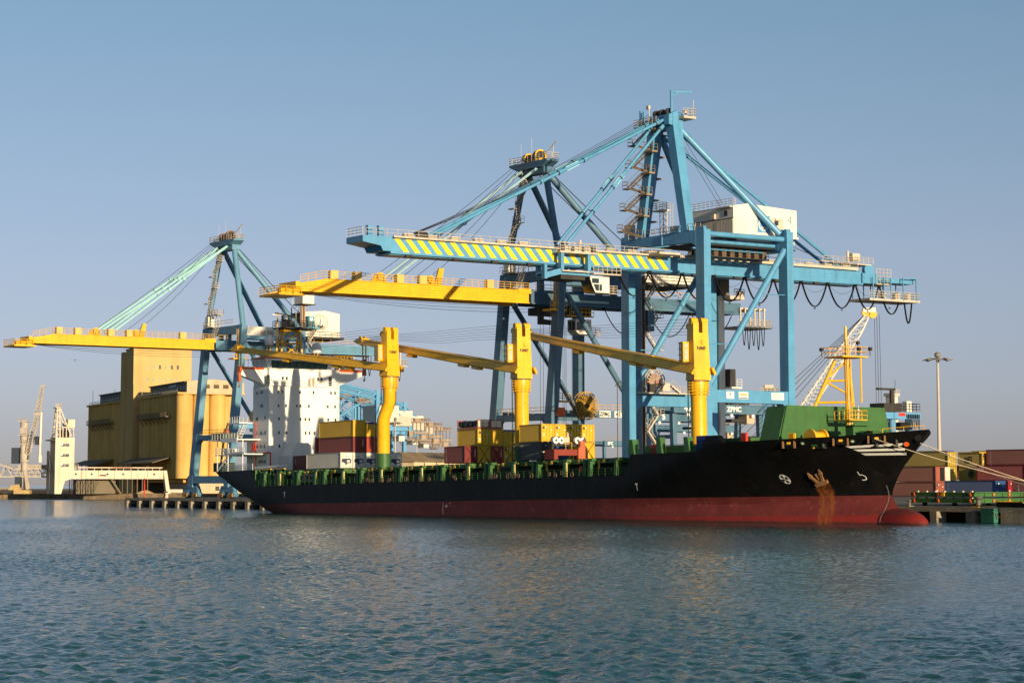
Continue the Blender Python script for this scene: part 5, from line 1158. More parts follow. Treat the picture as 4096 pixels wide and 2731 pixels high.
mb = MB(); mb.tube((0,-0.2,1.7), (0,-0.2,2.7), 0.7, 14); mb.tube((0,0.3,2.7),(0,0.3,3.5),0.2,8,r2=0.08); mb.build('cable_basket', mat('pale_canvas', (0.60,0.48,0.36), 0.8), SP)
mb = MB(); mb.rail([(1.2,-0.9,0.9),(1.2,0.2,0.9)], 1.0, 1.1, 0.05, bars=1); mb.build('spreader_rail', SYEL, SP)
mb = MB(); mb.box(0.9,1.3,-1.9,-1.2,-1.5,-0.9); mb.build('spreader_beacon', RED, SP)

# ---------------------------------------------------------------- the two yellow-boomed cranes
def sts(P):
    sc, tb, tL, zg, m = P['s'], 230.0, P['tL'], 2.2, P['m']; org = (sc, tb, zg); h = P['half']; rk = 0.085; zt = P['ztop']
    C = thing('quay_crane', P['label'], 'gantry crane', org)
    ty = lambda z: tb+0.7+rk*(z-5)
    zb, zbt, pz = P['zb'], P['zbt'], P['portal']
    for sg in (-1, 1):
        s = sc+sg*h
        mb = MB(); mb.beam((s,ty(4.6),4.6), (s,ty(zt),zt), 2.2, 1.5, up=(0,1,0), w2=1.9, h2=1.4); mb.build('waterside_leg', m, C, org)
        mb = MB(); mb.beam((s,tL+0.7,4.6), (s,tL+0.7,zt), 2.0, 1.4, up=(0,1,0)); mb.build('landside_leg', m, C, org)
        mb = MB(); mb.prism([(ty(pz)+0.7,pz-0.6),(ty(pz)+0.7,pz+0.6),(tL,pz+0.6),(tL,pz-0.6)], 'x', s-0.6, s+0.7); mb.build('portal_beam', m, C, org)
        mb = MB(); mb.tube((s,ty(zt-3)+0.5,zt-3.5), (s,tL+0.3,pz+1.2), 0.5, 14); mb.build('diagonal_brace', m, C, org, smooth=True)
        mb = MB(); mb.tube((s,ty(zt-4)+0.5,zt-2.8), (s,tL,zt-2.8), 0.45, 12); mb.build('top_tie_tube', m, C, org, smooth=True)
        top = (sc+sg*3.3, ty(zt)+0.4, P['apex'])
        mb = MB(); mb.tube((s,ty(zt),zt-0.2), top, 0.62, 16); mb.build('pylon_leg', m, C, org, smooth=True)
        mb = MB(); mb.tube((sc+sg*3.0,ty(zt)+1.0,P['apex']-0.6), (s-sg*0.5,tL+0.3,zt), 0.6, 16); mb.build('back_brace', m, C, org, smooth=True)
        for q in P['stays']:
            mb = MB(); a = Vector((sc+sg*2.4,ty(zt)-0.2,P['apex']+0.5)); b = Vector((sc+sg*1.9,q,zbt+0.9)); mb.beam(a, b, 0.3, 0.42); 
            for u in (0.4, 0.52): c = a.lerp(b, u); mb.tube(c-Vector((0.35,0,0)), c+Vector((0.35,0,0)), 0.4, 10)
            mb.build('forestay', P['stay'], C, org)
        mb = MB(); mb.pipe(hang((sc+sg*2,ty(zt)+1,P['apex']+0.8), (sc+sg*2,P['tail']-14,zbt+1.0), 0.4, 5), 0.09, 5); mb.build('backstay_rope', CABLE, C, org)
    for y, nm in ((ty(zt), 'waterside_cross_beam'), (tL+0.7, 'landside_cross_beam')):
        mb = MB(); mb.prism([(sc-h+0.9,zt-2.7),(sc-h+0.9,zt),(sc+h-0.9,zt),(sc+h-0.9,zt-2.7),(sc+h-2.4,zt-1.9),(sc-h+2.4,zt-1.9)], 'y', y-0.68, y+0.62); mb.build(nm, m, C, org)
        yy = ty(4.6) if nm[0] == 'w' else y
        mb = MB(); mb.box(sc-h+0.9,sc+h-0.9,yy-0.7,yy+0.7,5.5,7.2); mb.prism([(sc-h+0.9,5.5),(sc-h+0.9,9.0),(sc-h+2.2,7.2),(sc-h+2.2,5.5)], 'y', yy-0.6, yy+0.6); mb.box(sc-h-1.1,sc-h+1.1,yy-0.74,yy+0.74,5.46,7.24); mb.box(sc+h-1.1,sc+h+1.1,yy-0.74,yy+0.74,5.46,7.24); mb.build('sill_beam', m, C, org)
        bogies(C, org, (sc-h, sc+h), yy, zg if nm[0] == 'w' else zg+0.1, m)
    if P.get('tie'):
        a, b = P['tie']; yy = ty(a); mb = MB(); mb.prism([(sc-h+0.9,a-1.0),(sc-h+0.9,b),(sc+h-0.9,b),(sc+h-0.9,a-1.0),(sc+h-2.2,a),(sc-h+2.2,a)], 'y', yy-0.6, yy+0.6); mb.build('portal_tie', m, C, org)
        mb = MB(); mb.rail([(sc-h+1,yy-0.5,b),(sc+h-1,yy-0.5,b)], 1.1, 2.0, 0.05); mb.build('portal_rail', CYEL, C, org)
    # pylon head
    y = ty(zt)+0.4; za = P['apex']
    mb = MB(); mb.box(sc-4.2,sc+4.2,y-0.9,y+0.9,za-0.9,za+1.1); mb.prism([(sc-6.3,za+1.1),(sc-6.3,za+1.45),(sc+6.0,za+1.45),(sc+6.0,za+1.1),(sc+4,za+0.2),(sc-4,za+0.2)], 'y', y-1.5, y+1.2); mb.build('pylon_head', m, C, org)
    mb = MB(); mb.rail([(sc-6.3,y-1.5,za+1.45),(sc+6,y-1.5,za+1.45),(sc+6,y+1.2,za+1.45),(sc-6.3,y+1.2,za+1.45),(sc-6.3,y-1.5,za+1.45)], 1.2, 1.2, 0.05, bars=3); mb.tube((sc-1,y,za+1.5),(sc-1,y,za+6.2),0.04,4); mb.tube((sc-4.5,y,za+1.5),(sc-4.5,y,za+5.4),0.04,4); mb.beam((sc+3.2,y,za+2.6),(sc+6.2,y+0.6,za+4.8),0.14,0.2); mb.tube((sc+5.4,y+0.4,za+1.5),(sc+5.4,y+0.4,za+4.1),0.06,5); mb.build('head_platform', GREY, C, org)
    for q in (-2.2, 1.6):
        mb = MB(); mb.tube((sc+q-0.45,y-0.2,za+2.4), (sc+q+0.45,y-0.2,za+2.4), 1.15 if q > 0 else 0.85, 18, m=1); mb.ring((y-0.2,za+2.4), 1.3 if q > 0 else 1.0, 1.0 if q > 0 else 0.7, 'x', sc+q+0.46, sc+q+0.6, 20, 0); mb.box(sc+q-0.3,sc+q+0.62,y-0.5,y+0.1,za+1.45,za+2.2,0); mb.build('head_sheave', [P['sheave'], DARK], C, org)
    # stairs on the left pylon leg
    mb = MB(); a = Vector((sc-h,ty(zt),zt)); b = Vector((sc-3.3,y,za)); n = 3
    for k in range(n):
        c0 = a.lerp(b, k/n); c1 = a.lerp(b, (k+1)/n); cm = (c0+c1)/2
        mb = MB(); mb.stair(c0+Vector((0.8,-0.9,0.3)), cm+Vector((2.6,-0.9,0)), 0.8, side=(0,1,0)); mb.box(cm.x+1.2,cm.x+3.4,cm.y-1.5,cm.y-0.3,cm.z-0.15,cm.z); mb.rail([(cm.x+3.4,cm.y-0.3,cm.z),(cm.x+3.4,cm.y-1.5,cm.z),(cm.x+1.2,cm.y-1.5,cm.z)], 1.1, 0.9, 0.045); mb.stair(cm+Vector((2.4,-0.9,0)), c1+Vector((0.9,-0.9,0)), 0.8, side=(0,1,0)); mb.box(c1.x-1.4,c1.x+0.4,c1.y-1.4,c1.y-0.7,c1.z-0.5,c1.z-0.3); mb.build('pylon_stair', GREY, C, org)
    # boom and girder: twin plate girders
    w_ = P['bw']; tp, jt, tail = P['tip'], P['joint'], P['tail']
    mb = MB()
    for sg in (-1, 1):
        xa, xb = sorted((sc+sg*w_, sc+sg*(w_-1.3)))
        mb.prism([(tp,zbt-0.9),(tp,zb),(jt,zb),(jt,zbt),(tp+4.5,zbt)], 'x', xa, xb)
        xs_ = sc+sg*w_ if sg > 0 else sc-w_-0.12
        for k in range(1, 5):
            z = zb+(zbt-zb)*k/5; mb.box(xs_,xs_+0.12,tp+4.2 if z > zbt-0.9 else tp+0.2,jt-0.2,z-0.045,z+0.045)
        mb.box(xs_-0.02,xs_+0.22,tp+4.5,jt,zbt-0.02,zbt+0.12); mb.box(xs_-0.02,xs_+0.35,tp,jt,zb-0.16,zb)
    for k in range(12): y_ = tp+1+(jt-tp-2)*k/11; mb.box(sc-w_+1.3,sc+w_-1.3,y_-0.35,y_+0.35,zb+0.2,zb+1.2)
    mb.box(sc-w_-0.2,sc+w_+0.2,jt-2.4,jt+0.4,zbt-0.5,zbt+0.35)
    bo = mb.build('boom', CYEL, C, org)
    mb = MB(); mb.box(sc-w_-0.6,sc+w_+0.6,tp-4.3,tp+0.6,zb-0.95,zb-0.6); mb.box(sc-w_,sc+w_,tp-0.8,tp,zb-0.6,zbt-0.6); mb.beam((sc+w_,tp-0.2,zb+0.2),(sc+w_,tp-3.7,zb-0.7),0.4,0.5); mb.beam((sc-w_,tp-0.2,zb+0.2),(sc-w_,tp-3.7,zb-0.7),0.4,0.5); mb.rail([(sc+w_+0.6,tp,zb-0.6),(sc+w_+0.6,tp-4.3,zb-0.6),(sc-w_-0.6,tp-4.3,zb-0.6)], 1.2, 1.3, 0.06, bars=3)
    for y_ in (tp-3.4,tp-2.2,tp-1.0): mb.box(sc+w_-0.9,sc+w_+0.3,y_-0.4,y_+0.4,zb-0.6,zb+0.3)
    mb.build('boom_tip_platform', CYEL, bo, org)
    mb = MB(); x = sc+w_+0.2
    mb.rail([(x,tp,zbt-0.8),(x,tp+4.5,zbt+0.1),(x,jt,zbt+0.1)], 1.3, 1.4, 0.055, bars=3)
    for u in (0.14,0.24,0.42,0.52,0.82): y_ = tp+(jt-tp)*u; mb.box(x-1.0,x+0.1,y_-0.7,y_+0.7,zbt+0.1,zbt+1.6)
    mb.build('boom_handrail', mat('pale_yellow_rail', (0.66,0.42,0.12), 0.6, rust=0.3), bo, org)
    for u in (0.34, 0.56):
        mb = MB(); y_ = tp+(jt-tp)*u; mb.prism([(y_-1.8,zbt+0.1),(y_-0.4,zbt+1.7),(y_+0.6,zbt+1.9),(y_+1.6,zbt+0.1)], 'x', x-1.2, x-0.9); mb.tube((x-0.9,y_,zbt+1.1),(x-0.4,y_,zbt+1.1),0.6,14); mb.build('stay_anchor', CYEL, bo, org)
    mb = MB(); mb.prism([(tp+(jt-tp)*0.58,zbt+0.1),(tp+(jt-tp)*0.6,zbt+3.2),(tp+(jt-tp)*0.62,zbt+3.2),(tp+(jt-tp)*0.61,zbt+0.1)], 'x', x-1.2, x-0.7)
    mb.build('stay_anchor', CYEL, bo, org)
    mb = MB(); zz = zb-0.05
    for sg in (-1, 1):
        xa, xb = sorted((sc+sg*w_, sc+sg*(w_-1.3))); mb.box(xa,xb,jt+0.5,tail,zb,zbt)
        xs_ = sc+sg*w_ if sg > 0 else sc-w_-0.12
        for k in range(1, 5): z = zb+(zbt-zb)*k/5; mb.box(xs_,xs_+0.12,jt+0.6,tail-0.2,z-0.045,z+0.045)
        mb.box(xs_-0.02,xs_+0.35,jt+0.5,tail,zb-0.2,zb)
    mb.box(sc-w_+1.3,sc+w_-1.3,tail-1,tail,zb,zbt)
    for k in range(6): y_ = jt+3+(tail-jt-6)*k/5; mb.box(sc-w_+1.3,sc+w_-1.3,y_-0.3,y_+0.3,zb+0.3,zb+1.2)
    for y_ in (ty(zt), tL+0.7):
        for sg in (-1, 1): mb.box(sc+sg*(w_-0.65)-0.5,sc+sg*(w_-0.65)+0.5,y_-0.5,y_+0.5,zbt,zt-1.9)
    gd = mb.build('girder', m, C, org)
    mb = MB(); mb.rail([(sc+w_+0.3,jt+1,zbt+0.05),(sc+w_+0.3,tail,zbt+0.05)], 1.2, 2.2, 0.055); mb.build('girder_rail', mat('pale_yellow_rail', (0,0,0)), gd, org)
    mb = MB(); mb.box(sc-w_-0.5,sc+w_+0.5,tail-1,tail+7.5,zb-2.6,zb-2.3); mb.rail([(sc+w_+0.5,tail-1,zb-2.3),(sc+w_+0.5,tail+7.5,zb-2.3),(sc-w_-0.5,tail+7.5,zb-2.3)], 1.3, 1.0, 0.06, bars=3)
    for k in range(6): mb.box(sc+w_+0.3,sc+w_+0.5,tail-0.6+1.2*k,tail-0.3+1.2*k,zb-2.5,zb+1.3)
    mb.box(sc-w_,sc+w_,tail,tail+6.4,zb+1.0,zb+1.3); mb.build('tail_platform', [GREY], gd, org)
    for k in range(5):
        mb = MB(); mb.pipe(hang((sc+w_+0.2,tail+0.2+1.2*k,zb-2.6), (sc+w_+0.2,tail+1.0+1.2*k,zb-2.6), 3.4+0.8*(k % 2), 10), 0.09, 5); mb.build('festoon_loop', BLACK, C, org)
    yl = np.linspace(P['trolley']+7, tail-2, P['nf'])
    for a, b in zip(yl[:-1], yl[1:]):
        mb = MB(); mb.pipe(hang((sc+w_-0.2,a+0.2,zb-0.4), (sc+w_-0.2,b-0.2,zb-0.4), 4.6, 12), 0.1, 5); mb.box(sc+w_-0.5,sc+w_+0.1,a-0.3,a+0.3,zb-0.5,zb-0.17); mb.build('festoon_loop', BLACK, C, org)
    # trolley and cab
    q = P['trolley']
    mb = MB(); mb.box(sc-w_+0.6,sc+w_-0.6,q-6.5,q+4.5,zb-1.9,zb-0.5); mb.prism([(q-7.5,zb-3.8),(q-7.5,zb-0.6),(q-6.5,zb-0.6),(q-6.5,zb-2.8),(q-2,zb-3.2),(q-2,zb-3.8)], 'x', sc+w_-0.9, sc+w_-0.2); tr = mb.build('trolley', DARK, C, org)
    mb = MB(); mb.rail([(sc+w_+0.2,q-1,zb-1.9),(sc+w_+0.2,q+4.5,zb-1.9)], 1.3, 1.0, 0.06, bars=2); mb.box(sc+w_-0.6,sc+w_+0.2,q-1.5,q+4.5,zb-2.1,zb-1.9); mb.build('trolley_rail', CYEL, tr, org)
    mb = MB(); mb.prism([(q+0.6,zb-3.0),(q+0.6,zb-4.6),(q+1.4,zb-5.3),(q+4.2,zb-5.3),(q+4.2,zb-2.5),(q+0.6,zb-2.5)], 'x', sc+0.2, sc+w_-0.2); cb = mb.build('operator_cab', CREAM, C, org)
    mb = MB(); mb.box(sc+0.5,sc+w_-0.4,q+0.55,q+0.59,zb-4.5,zb-2.9); mb.box(sc+w_-0.2,sc+w_-0.16,q+0.9,q+2.2,zb-4.4,zb-3.0); mb.box(sc+w_-0.2,sc+w_-0.16,q+2.5,q+3.3,zb-4.0,zb-3.0); mb.build('cab_window', GLASS, cb, org)
    mb = MB(); mb.rail([(sc+w_-0.2,q+4.2,zb-5.2),(sc+w_-0.2,q+6.2,zb-5.2)], 1.2, 0.8, 0.06, bars=3); mb.box(sc+0.6,sc+w_-0.2,q+4.2,q+6.2,zb-5.3,zb-5.2); mb.build('cab_balcony', CYEL, cb, org)
    for dx in (-2, -1, 1, 2): wire(C, [(sc+dx,q-4,zb-1.9), (sc+dx,q-4,P['drop'])], 0.04, org); wire(C, [(sc+dx,q-1,zb-1.9), (sc+dx,q-1,P['drop'])], 0.04, org)
    for k in range(5): wire(C, hang((sc-2+k,ty(zt)-0.5,za+2.6), (sc-1.6+0.8*k,tp+(jt-tp)*(0.36+0.05*k),zbt+1.2), 0.5+0.3*k, 6), 0.045, org)
    for k in range(3): wire(C, hang((sc+w_-0.5,tp+0.3,zb-0.4), (sc+w_-0.5,jt+2,zb-0.6-0.5*k), 0.4+0.25*k, 8), 0.035, org)
    # machinery house with emblem
    ha, hb_, hz0, hz1 = P['house']; x = P['hx']
    mb = MB(); mb.prism([(ha,hz0),(hb_,hz0),(hb_,hz1-0.35),((ha*0.4+hb_*0.6),hz1+0.25),(ha,hz1-0.2)], 'x', x-11, x); mb.box(x-11.4,x+0.5,ha-0.5,hb_+1.0,hz0-0.5,hz0-0.01, 1); hs_ = mb.build('machinery_house', [CREAM, DARK], C, org)
    mb = MB(); ec = ((ha*0.54+hb_*0.46), (hz0*0.46+hz1*0.54)); emblem(mb, x, ec[0], ec[1], (hz1-hz0)*0.34); mb.build('port_emblem', [mat('emblem_outline', (0.22,0.19,0.15), 0.6), mat('emblem_dark', (0.05,0.055,0.06), 0.6)], hs_, org)
    mb = MB(); mb.box(x-10.9,x-0.1,ha-0.06,ha,hz0+0.1,hz1-0.4); mb.build('house_side_panel', mat('house_side_shade', (0.12,0.095,0.075), 0.7, var=0.3), hs_, org)  # dark brown sheet paints the shade on the house's waterside wall
    mb = MB(); mb.rail([(x+0.5,ha-0.5,hz0),(x+0.5,hb_+1,hz0)], 1.2, 1.5, 0.05, bars=2); mb.build('house_rail', GREY, hs_, org)
    return C
C2 = sts(dict(s=-340.0, half=9.0, tL=250.0, ztop=44.2, zb=38.1, zbt=40.25, portal=17.9, apex=63.0, tip=183.7, joint=231.0, tail=281.0, bw=3.0, trolley=241.0, drop=8, nf=4, stays=(202.5,), tie=(16.7,17.9),
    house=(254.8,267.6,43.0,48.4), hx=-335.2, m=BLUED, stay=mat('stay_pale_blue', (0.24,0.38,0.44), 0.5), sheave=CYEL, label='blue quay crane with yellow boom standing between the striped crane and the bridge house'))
C3 = sts(dict(s=-464.5, half=9.0, tL=248.0, ztop=41.2, zb=35.85, zbt=37.8, portal=15.9, apex=59.6, tip=186.2, joint=229.8, tail=273.5, bw=2.6, trolley=262.0, drop=30, nf=3, stays=(202.0,205.0), tie=(15.4,16.5),
    house=(252.6,262.2,39.6,45.5), hx=-461.4, m=mat('pale_blue_crane_paint', (0.105,0.25,0.37), 0.45, 0.4, var=0.12, rust=0.1, streak=0.2), stay=mat('stay_pale_teal', (0.26,0.50,0.52), 0.5), sheave=mat('brown_sheave', (0.20,0.09,0.03), 0.6), label='leftmost quay crane, pale blue with yellow boom, seen behind the ship stern'))
# crane 2: reel, signs, lift and stair tower; crane 3: lift, cabins
org = tuple(C2.location)
mb = MB(); rc = (238.3, 19.3); x = -329.2
mb.ring(rc, 2.55, 2.42, 'x', x, x+0.1, 36); mb.ring(rc, 2.55, 2.42, 'x', x-1.0, x-0.9, 36)
for k in range(32):
    a = 2*pi*k/32; mb.beam((x+0.05,rc[0]+0.3*cos(a),rc[1]+0.3*sin(a)), (x+0.05,rc[0]+2.5*cos(a),rc[1]+2.5*sin(a)), 0.06, 0.11); mb.tube((x-1,rc[0]+2.48*cos(a),rc[1]+2.48*sin(a)), (x+0.1,rc[0]+2.48*cos(a),rc[1]+2.48*sin(a)), 0.045, 4)
rl = mb.build('cable_reel', mat('reel_ochre', (0.55,0.30,0.03), 0.5), C2, org)
mb = MB(); mb.tube((x-0.95,rc[0],rc[1]), (x-0.1,rc[0],rc[1]), 1.95, 24); mb.tube((x,rc[0],rc[1]),(x+0.4,rc[0],rc[1]),0.4,12); mb.build('reel_drum', mat('reel_cable', (0.10,0.06,0.02), 0.7), rl, org)
for a, b_, tx in ((241.9,244.4,'ZPMC'), (245.3,247.6,'45T')):
    mb = MB(); mb.box(-330.3,-330.24,a,b_,17.35,18.5); put_text(mb, tx, (-330.24,(a+b_)/2,17.92), (0,1,0), (0,0,1), 1.0 if len(tx) > 3 else 1.2, 1, 0.03, 0.9); mb.build('sign_board', [WHITE, INK], C2, org)
mb = MB(); mb.rail([(-330.2,240,18.5),(-330.2,250,18.5)], 1.1, 1.6, 0.05); mb.rail([(-331,233.5,20.2),(-330,233.5,20.2),(-330,235.3,20.2)], 1.3, 0.9, 0.06, bars=3); mb.box(-331.2,-330,233.2,235.3,19.9,20.2); mb.build('reel_walkway', mat('pale_yellow_rail', (0,0,0)), C2, org)
mb = MB(); mb.prism([(231.7,17.4),(232.2,18.9),(233.3,18.9),(233.5,17.4)], 'x', -329.9, -328.9); mb.build('orange_hopper', ORANGE, C2, org)
mb = MB(); mb.box(-331.6,-330.4,251.6,252.6,3,43.5); mb.box(-330.35,-330.2,251.9,252.3,3,43.5,1); mb.box(-331.4,-329.9,252.8,254.3,33.4,37.0,2); mb.build('lift_shaft', [mat('tan_lift_shaft', (0.42,0.32,0.22), 0.6), DARK, BLUED], C2, org)
mb = MB(); zigzag(mb, -330.9, 253.2, 255.6, 3.0, 45.0, 3.0); mb.build('stair_tower', GREY, C2, org)
org = tuple(C3.location)
mb = MB(); mb.box(-461.4,-460.4,251.6,252.5,3,47); mb.box(-460.35,-460.2,251.8,252.2,3,47,1)
for q in ((-462.2,251.0),(-462.2,252.55),(-459.8,251.0),(-459.8,252.9)): mb.tube((q[0],q[1],36),(q[0],q[1],47),0.08,5)
lf = mb.build('lift_shaft', [mat('tan_lift_shaft', (0,0,0)), mat('brown_pipe', (0.16,0.07,0.03), 0.6)], C3, org)
mb = MB(); mb.box(-463.0,-459.0,251.0,254.0,47.0,49.3); mb.box(-463.3,-458.7,250.7,254.3,46.8,46.99,1); mb.rail([(-463.3,250.7,47.0),(-463.3,254.3,47.0)], 1.2, 1, 0.05); mb.build('lift_machine_room', [CREAM, DARK], lf, org)
mb = MB(); mb.box(-460.9,-459.2,252.7,254.2,41.6,44.2); mb.box(-459.19,-459.15,253.1,253.8,41.8,43.9,1); mb.box(-461,-458.8,251.7,255.4,41.2,41.59,0); mb.rail([(-458.8,251.7,41.6),(-458.8,255.4,41.6)], 1.1, 1, 0.05); mb.build('landing_cabin', [mat('cabin_turquoise', (0.08,0.30,0.40), 0.5), CREAM], C3, org)
mb = MB(); mb.stair((-459.6,255.4,41.5), (-459.6,252.8,38.0), 0.8, side=(1,0,0)); mb.stair((-459.6,253.0,38), (-459.6,255.4,35.4), 0.8, side=(1,0,0)); mb.build('landing_stair', GREY, C3, org)
mb = MB(); mb.prism([(236.0,38.2),(244.2,38.2),(244.2,40.6),(243.6,41.1),(236.3,41.1)], 'x', -461.5, -458.0); hs2 = mb.build('electrical_house', CREAM, C3, org)
mb = MB(); mb.box(-458.0,-457.96,239.6,240.9,38.6,40.2); mb.box(-458.0,-457.96,241.2,243.0,38.5,40.3); mb.box(-460.5,-459.4,235.95,236.0,38.3,40.0,1); mb.build('house_door', [mat('tan_panel', (0.45,0.36,0.26), 0.6), INK], hs2, org)
mb = MB(); mb.ring((237.6,20.4), 1.9, 1.75, 'x', -455.6, -455.4, 30); mb.tube((-455.9,237.6,20.4), (-455.5,237.6,20.4), 1.5, 24)
for k in range(20): a = 2*pi*k/20; mb.beam((-455.4,237.6,20.4), (-455.4,237.6+1.8*cos(a),20.4+1.8*sin(a)), 0.06, 0.1)
mb.build('cable_reel', mat('reel_straw', (0.62,0.44,0.16), 0.6), C3, org)
mb = MB(); mb.box(-456,-454.5,238.5,246,16.6,18.6); mb.rail([(-454.5,236,16.6),(-454.5,247,16.6)], 1.2, 1.1, 0.06, bars=3); mb.prism([(240.6,18.6),(240.6,21.0),(243,21.6),(244.5,19.5),(244.5,18.6)], 'x', -455.9, -454.6); mb.build('reel_gear', mat('reel_straw', (0,0,0)), C3, org)
for Cx, hz in ((C2, 44.2), (C3, 41.2)):
    o_ = tuple(Cx.location); sx = Cx.location.x
    mb = MB(); mb.box(sx-7.5,sx-4.0,232.0,234.2,hz,hz+0.2); mb.rail([(sx-8,232,hz),(sx+8,232,hz)], 1.2, 1.3, 0.05, bars=2); mb.box(sx-7.2,sx-5.6,232.3,233.9,hz+0.2,hz+2.6,1); mb.box(sx-4.6,sx-1.2,232.5,234,hz+2.8,hz+3.0)
    for q in (-4.6,-3,-1.3): mb.tube((sx+q,232.6,hz),(sx+q,232.6,hz+4.0),0.07,5); mb.tube((sx+q,233.9,hz),(sx+q,233.9,hz+4.0),0.07,5)
    mb.rail([(sx-4.6,232.5,hz+3),(sx-1.2,232.5,hz+3),(sx-1.2,234,hz+3)], 1.1, 0.9, 0.045, bars=3); mb.stair((sx+0.5,231.6,hz-0.2),(sx-2.6,231.6,hz-4.2),0.8,side=(0,1,0))
    mb.build('cross_beam_walkway', [GREY, CREAM], Cx, o_)
    mb = MB(); mb.tube((sx+9.2,232.6,hz-7.5),(sx+9.2,232.6,hz-1),0.06,5)
    for k in range(12): mb.tube((sx+9.15,232.2,hz-7.5+0.5*k),(sx+9.15,232.8,hz-7.5+0.5*k),0.05,4)
    mb.tube((sx+9.15,232.2,hz-7.5),(sx+9.15,232.2,hz-1),0.06,5); mb.ring((232.5,hz-3),0.8,0.7,'z',0,0) if False else None; mb.box(sx+7.4,sx+9.9,231.0,234.6,hz-7.9,hz-7.6,0); mb.rail([(sx+9.9,231.0,hz-7.6),(sx+9.9,234.6,hz-7.6)],1.2,1,0.06); mb.build('leg_ladder', CYEL, Cx, o_)
# ================================================================= YARD BEHIND THE QUAY (right and centre)
GY = 3.0
def yard(label, x_end, y_near, z, L=12.19, H=2.9, col='maroon', end='door', **k):
    """x_end: the +x end; y_near: the face towards the water"""
    return container(label, L, H, col, end, (x_end-L/2, y_near+1.22, z), (0,0,0), group='containers stacked in the quay yard', **k)
yard('dark blue forty foot container with bright door end behind the green hatch covers', -275.3, 285.7, GY, col='blue', sidetxt=('PIL', -5.2, 2.1, 0.6, True))
yard('red brown container under the one with the open door, beside the bow', -307.8, 303.6, GY, H=2.7, col='brown')
t = yard('red brown forty foot container with one pale door swung open, upper one beside the bow', -307.8, 303.6, GY+2.7, col='brown', end='open')
mb = MB(); mb.box(6.05,6.15,1.22,2.5,0.2,2.7)
for k in range(4): mb.box(6.15,6.2,1.25,2.47,0.3+0.8*k,0.4+0.8*k); 
mb.build('open_door_leaf', mat('pale_door_inside', (0.55,0.53,0.45), 0.6, streak=0.2), t)
yard('olive yellow container at the bottom of the stack right behind the red brown pair', -322.0, 321.0, GY, col='olive')
yard('olive yellow container on the second tier right behind the red brown pair', -322.0, 321.0, GY+2.9, col='olive')
yard('olive yellow container with sunlit end on the third tier, just right of the bow stem', -322.0, 321.0, GY+5.8, col='olive')
for k, l in enumerate(('lowest, mostly behind the blue one', 'second tier with a round dark logo', 'third tier with a square brown logo')):
    t = yard('short olive yellow container left of the crimson one, '+l, -303.5, 311.5, GY+2.72*k, L=6.06, H=2.7, col='olive')
    mb = MB(); cz = 1.45
    if k == 2: mb.box(-0.5,0.4,-1.26,-1.23,cz-0.6,cz+0.6); mb.box(-0.3,0.2,-1.28,-1.261,cz-0.35,cz-0.1,1); mb.box(-0.3,0.2,-1.28,-1.261,cz+0.15,cz+0.35,1); mb.build('side_logo', [mat('logo_brown', (0.09,0.055,0.02), 0.6), CM['olive']], t)
    if k == 1: mb.tube((0.2,-1.24,cz), (0.2,-1.20,cz), 0.85, 18); mb.tube((0.2,-1.26,cz+0.1), (0.2,-1.241,cz+0.1), 0.4, 14, m=1); mb.build('side_logo', [mat('logo_dark_green', (0.06,0.07,0.02), 0.6), mat('logo_brown', (0,0,0))], t)
yard('pale grey forty foot container on the ground under the crimson one', -291.2, 310.0, GY, col='silver', H=2.9)
yard('crimson forty foot container with white letters at its upper left, second tier', -291.2, 310.0, GY+2.92, col='crimson', sidetxt=('UN', -4.9, 2.25, 0.75, False))
yard('maroon container above the crimson one, white letters down its side', -290.7, 312.0, GY+5.84, col='maroon', sidetxt=('TEXTAINER', -4.9, 2.3, 0.32, True))
yard('maroon container right of the blue one, white marks near its end', -259.0, 285.4, GY, col='maroon', sidetxt=('I8', -4.6, 1.9, 0.7, True))
yard('dark red container at ground level between the blue container and the maroon one', -287.0, 301.0, GY, col='crimson', L=6.06)
for x, y, c, l in ((-330,338,'yellow','left'), (-334,346,'yellow','middle'), (-338,355,'yellow','right'), (-340,361,'red','far right')):
    yard('bright %s container end high in the back row of the yard, %s one' % (c, l), x, y, GY+(6.2 if l != 'middle' else 6.55), L=6.06, H=2.7, col=c)
yard('long maroon container in the back row under the bright yellow ends', -336, 340, GY+3.3, col='maroon')
yard('long slate container in the back row under the bright yellow ends', -340, 352, GY+3.3, col='slate')
yard('long teal container at the bottom of the back row', -338, 345, GY, col='teal')
yard('long olive container with a blue roof edge behind the third tier near the bow', -331, 329.5, GY+6.75, col='olive', H=2.3, top=True)
yard('tan forty foot container topmost at the right edge of the yard stacks', -283.0, 318.0, GY+6.95, col='white', H=2.6)

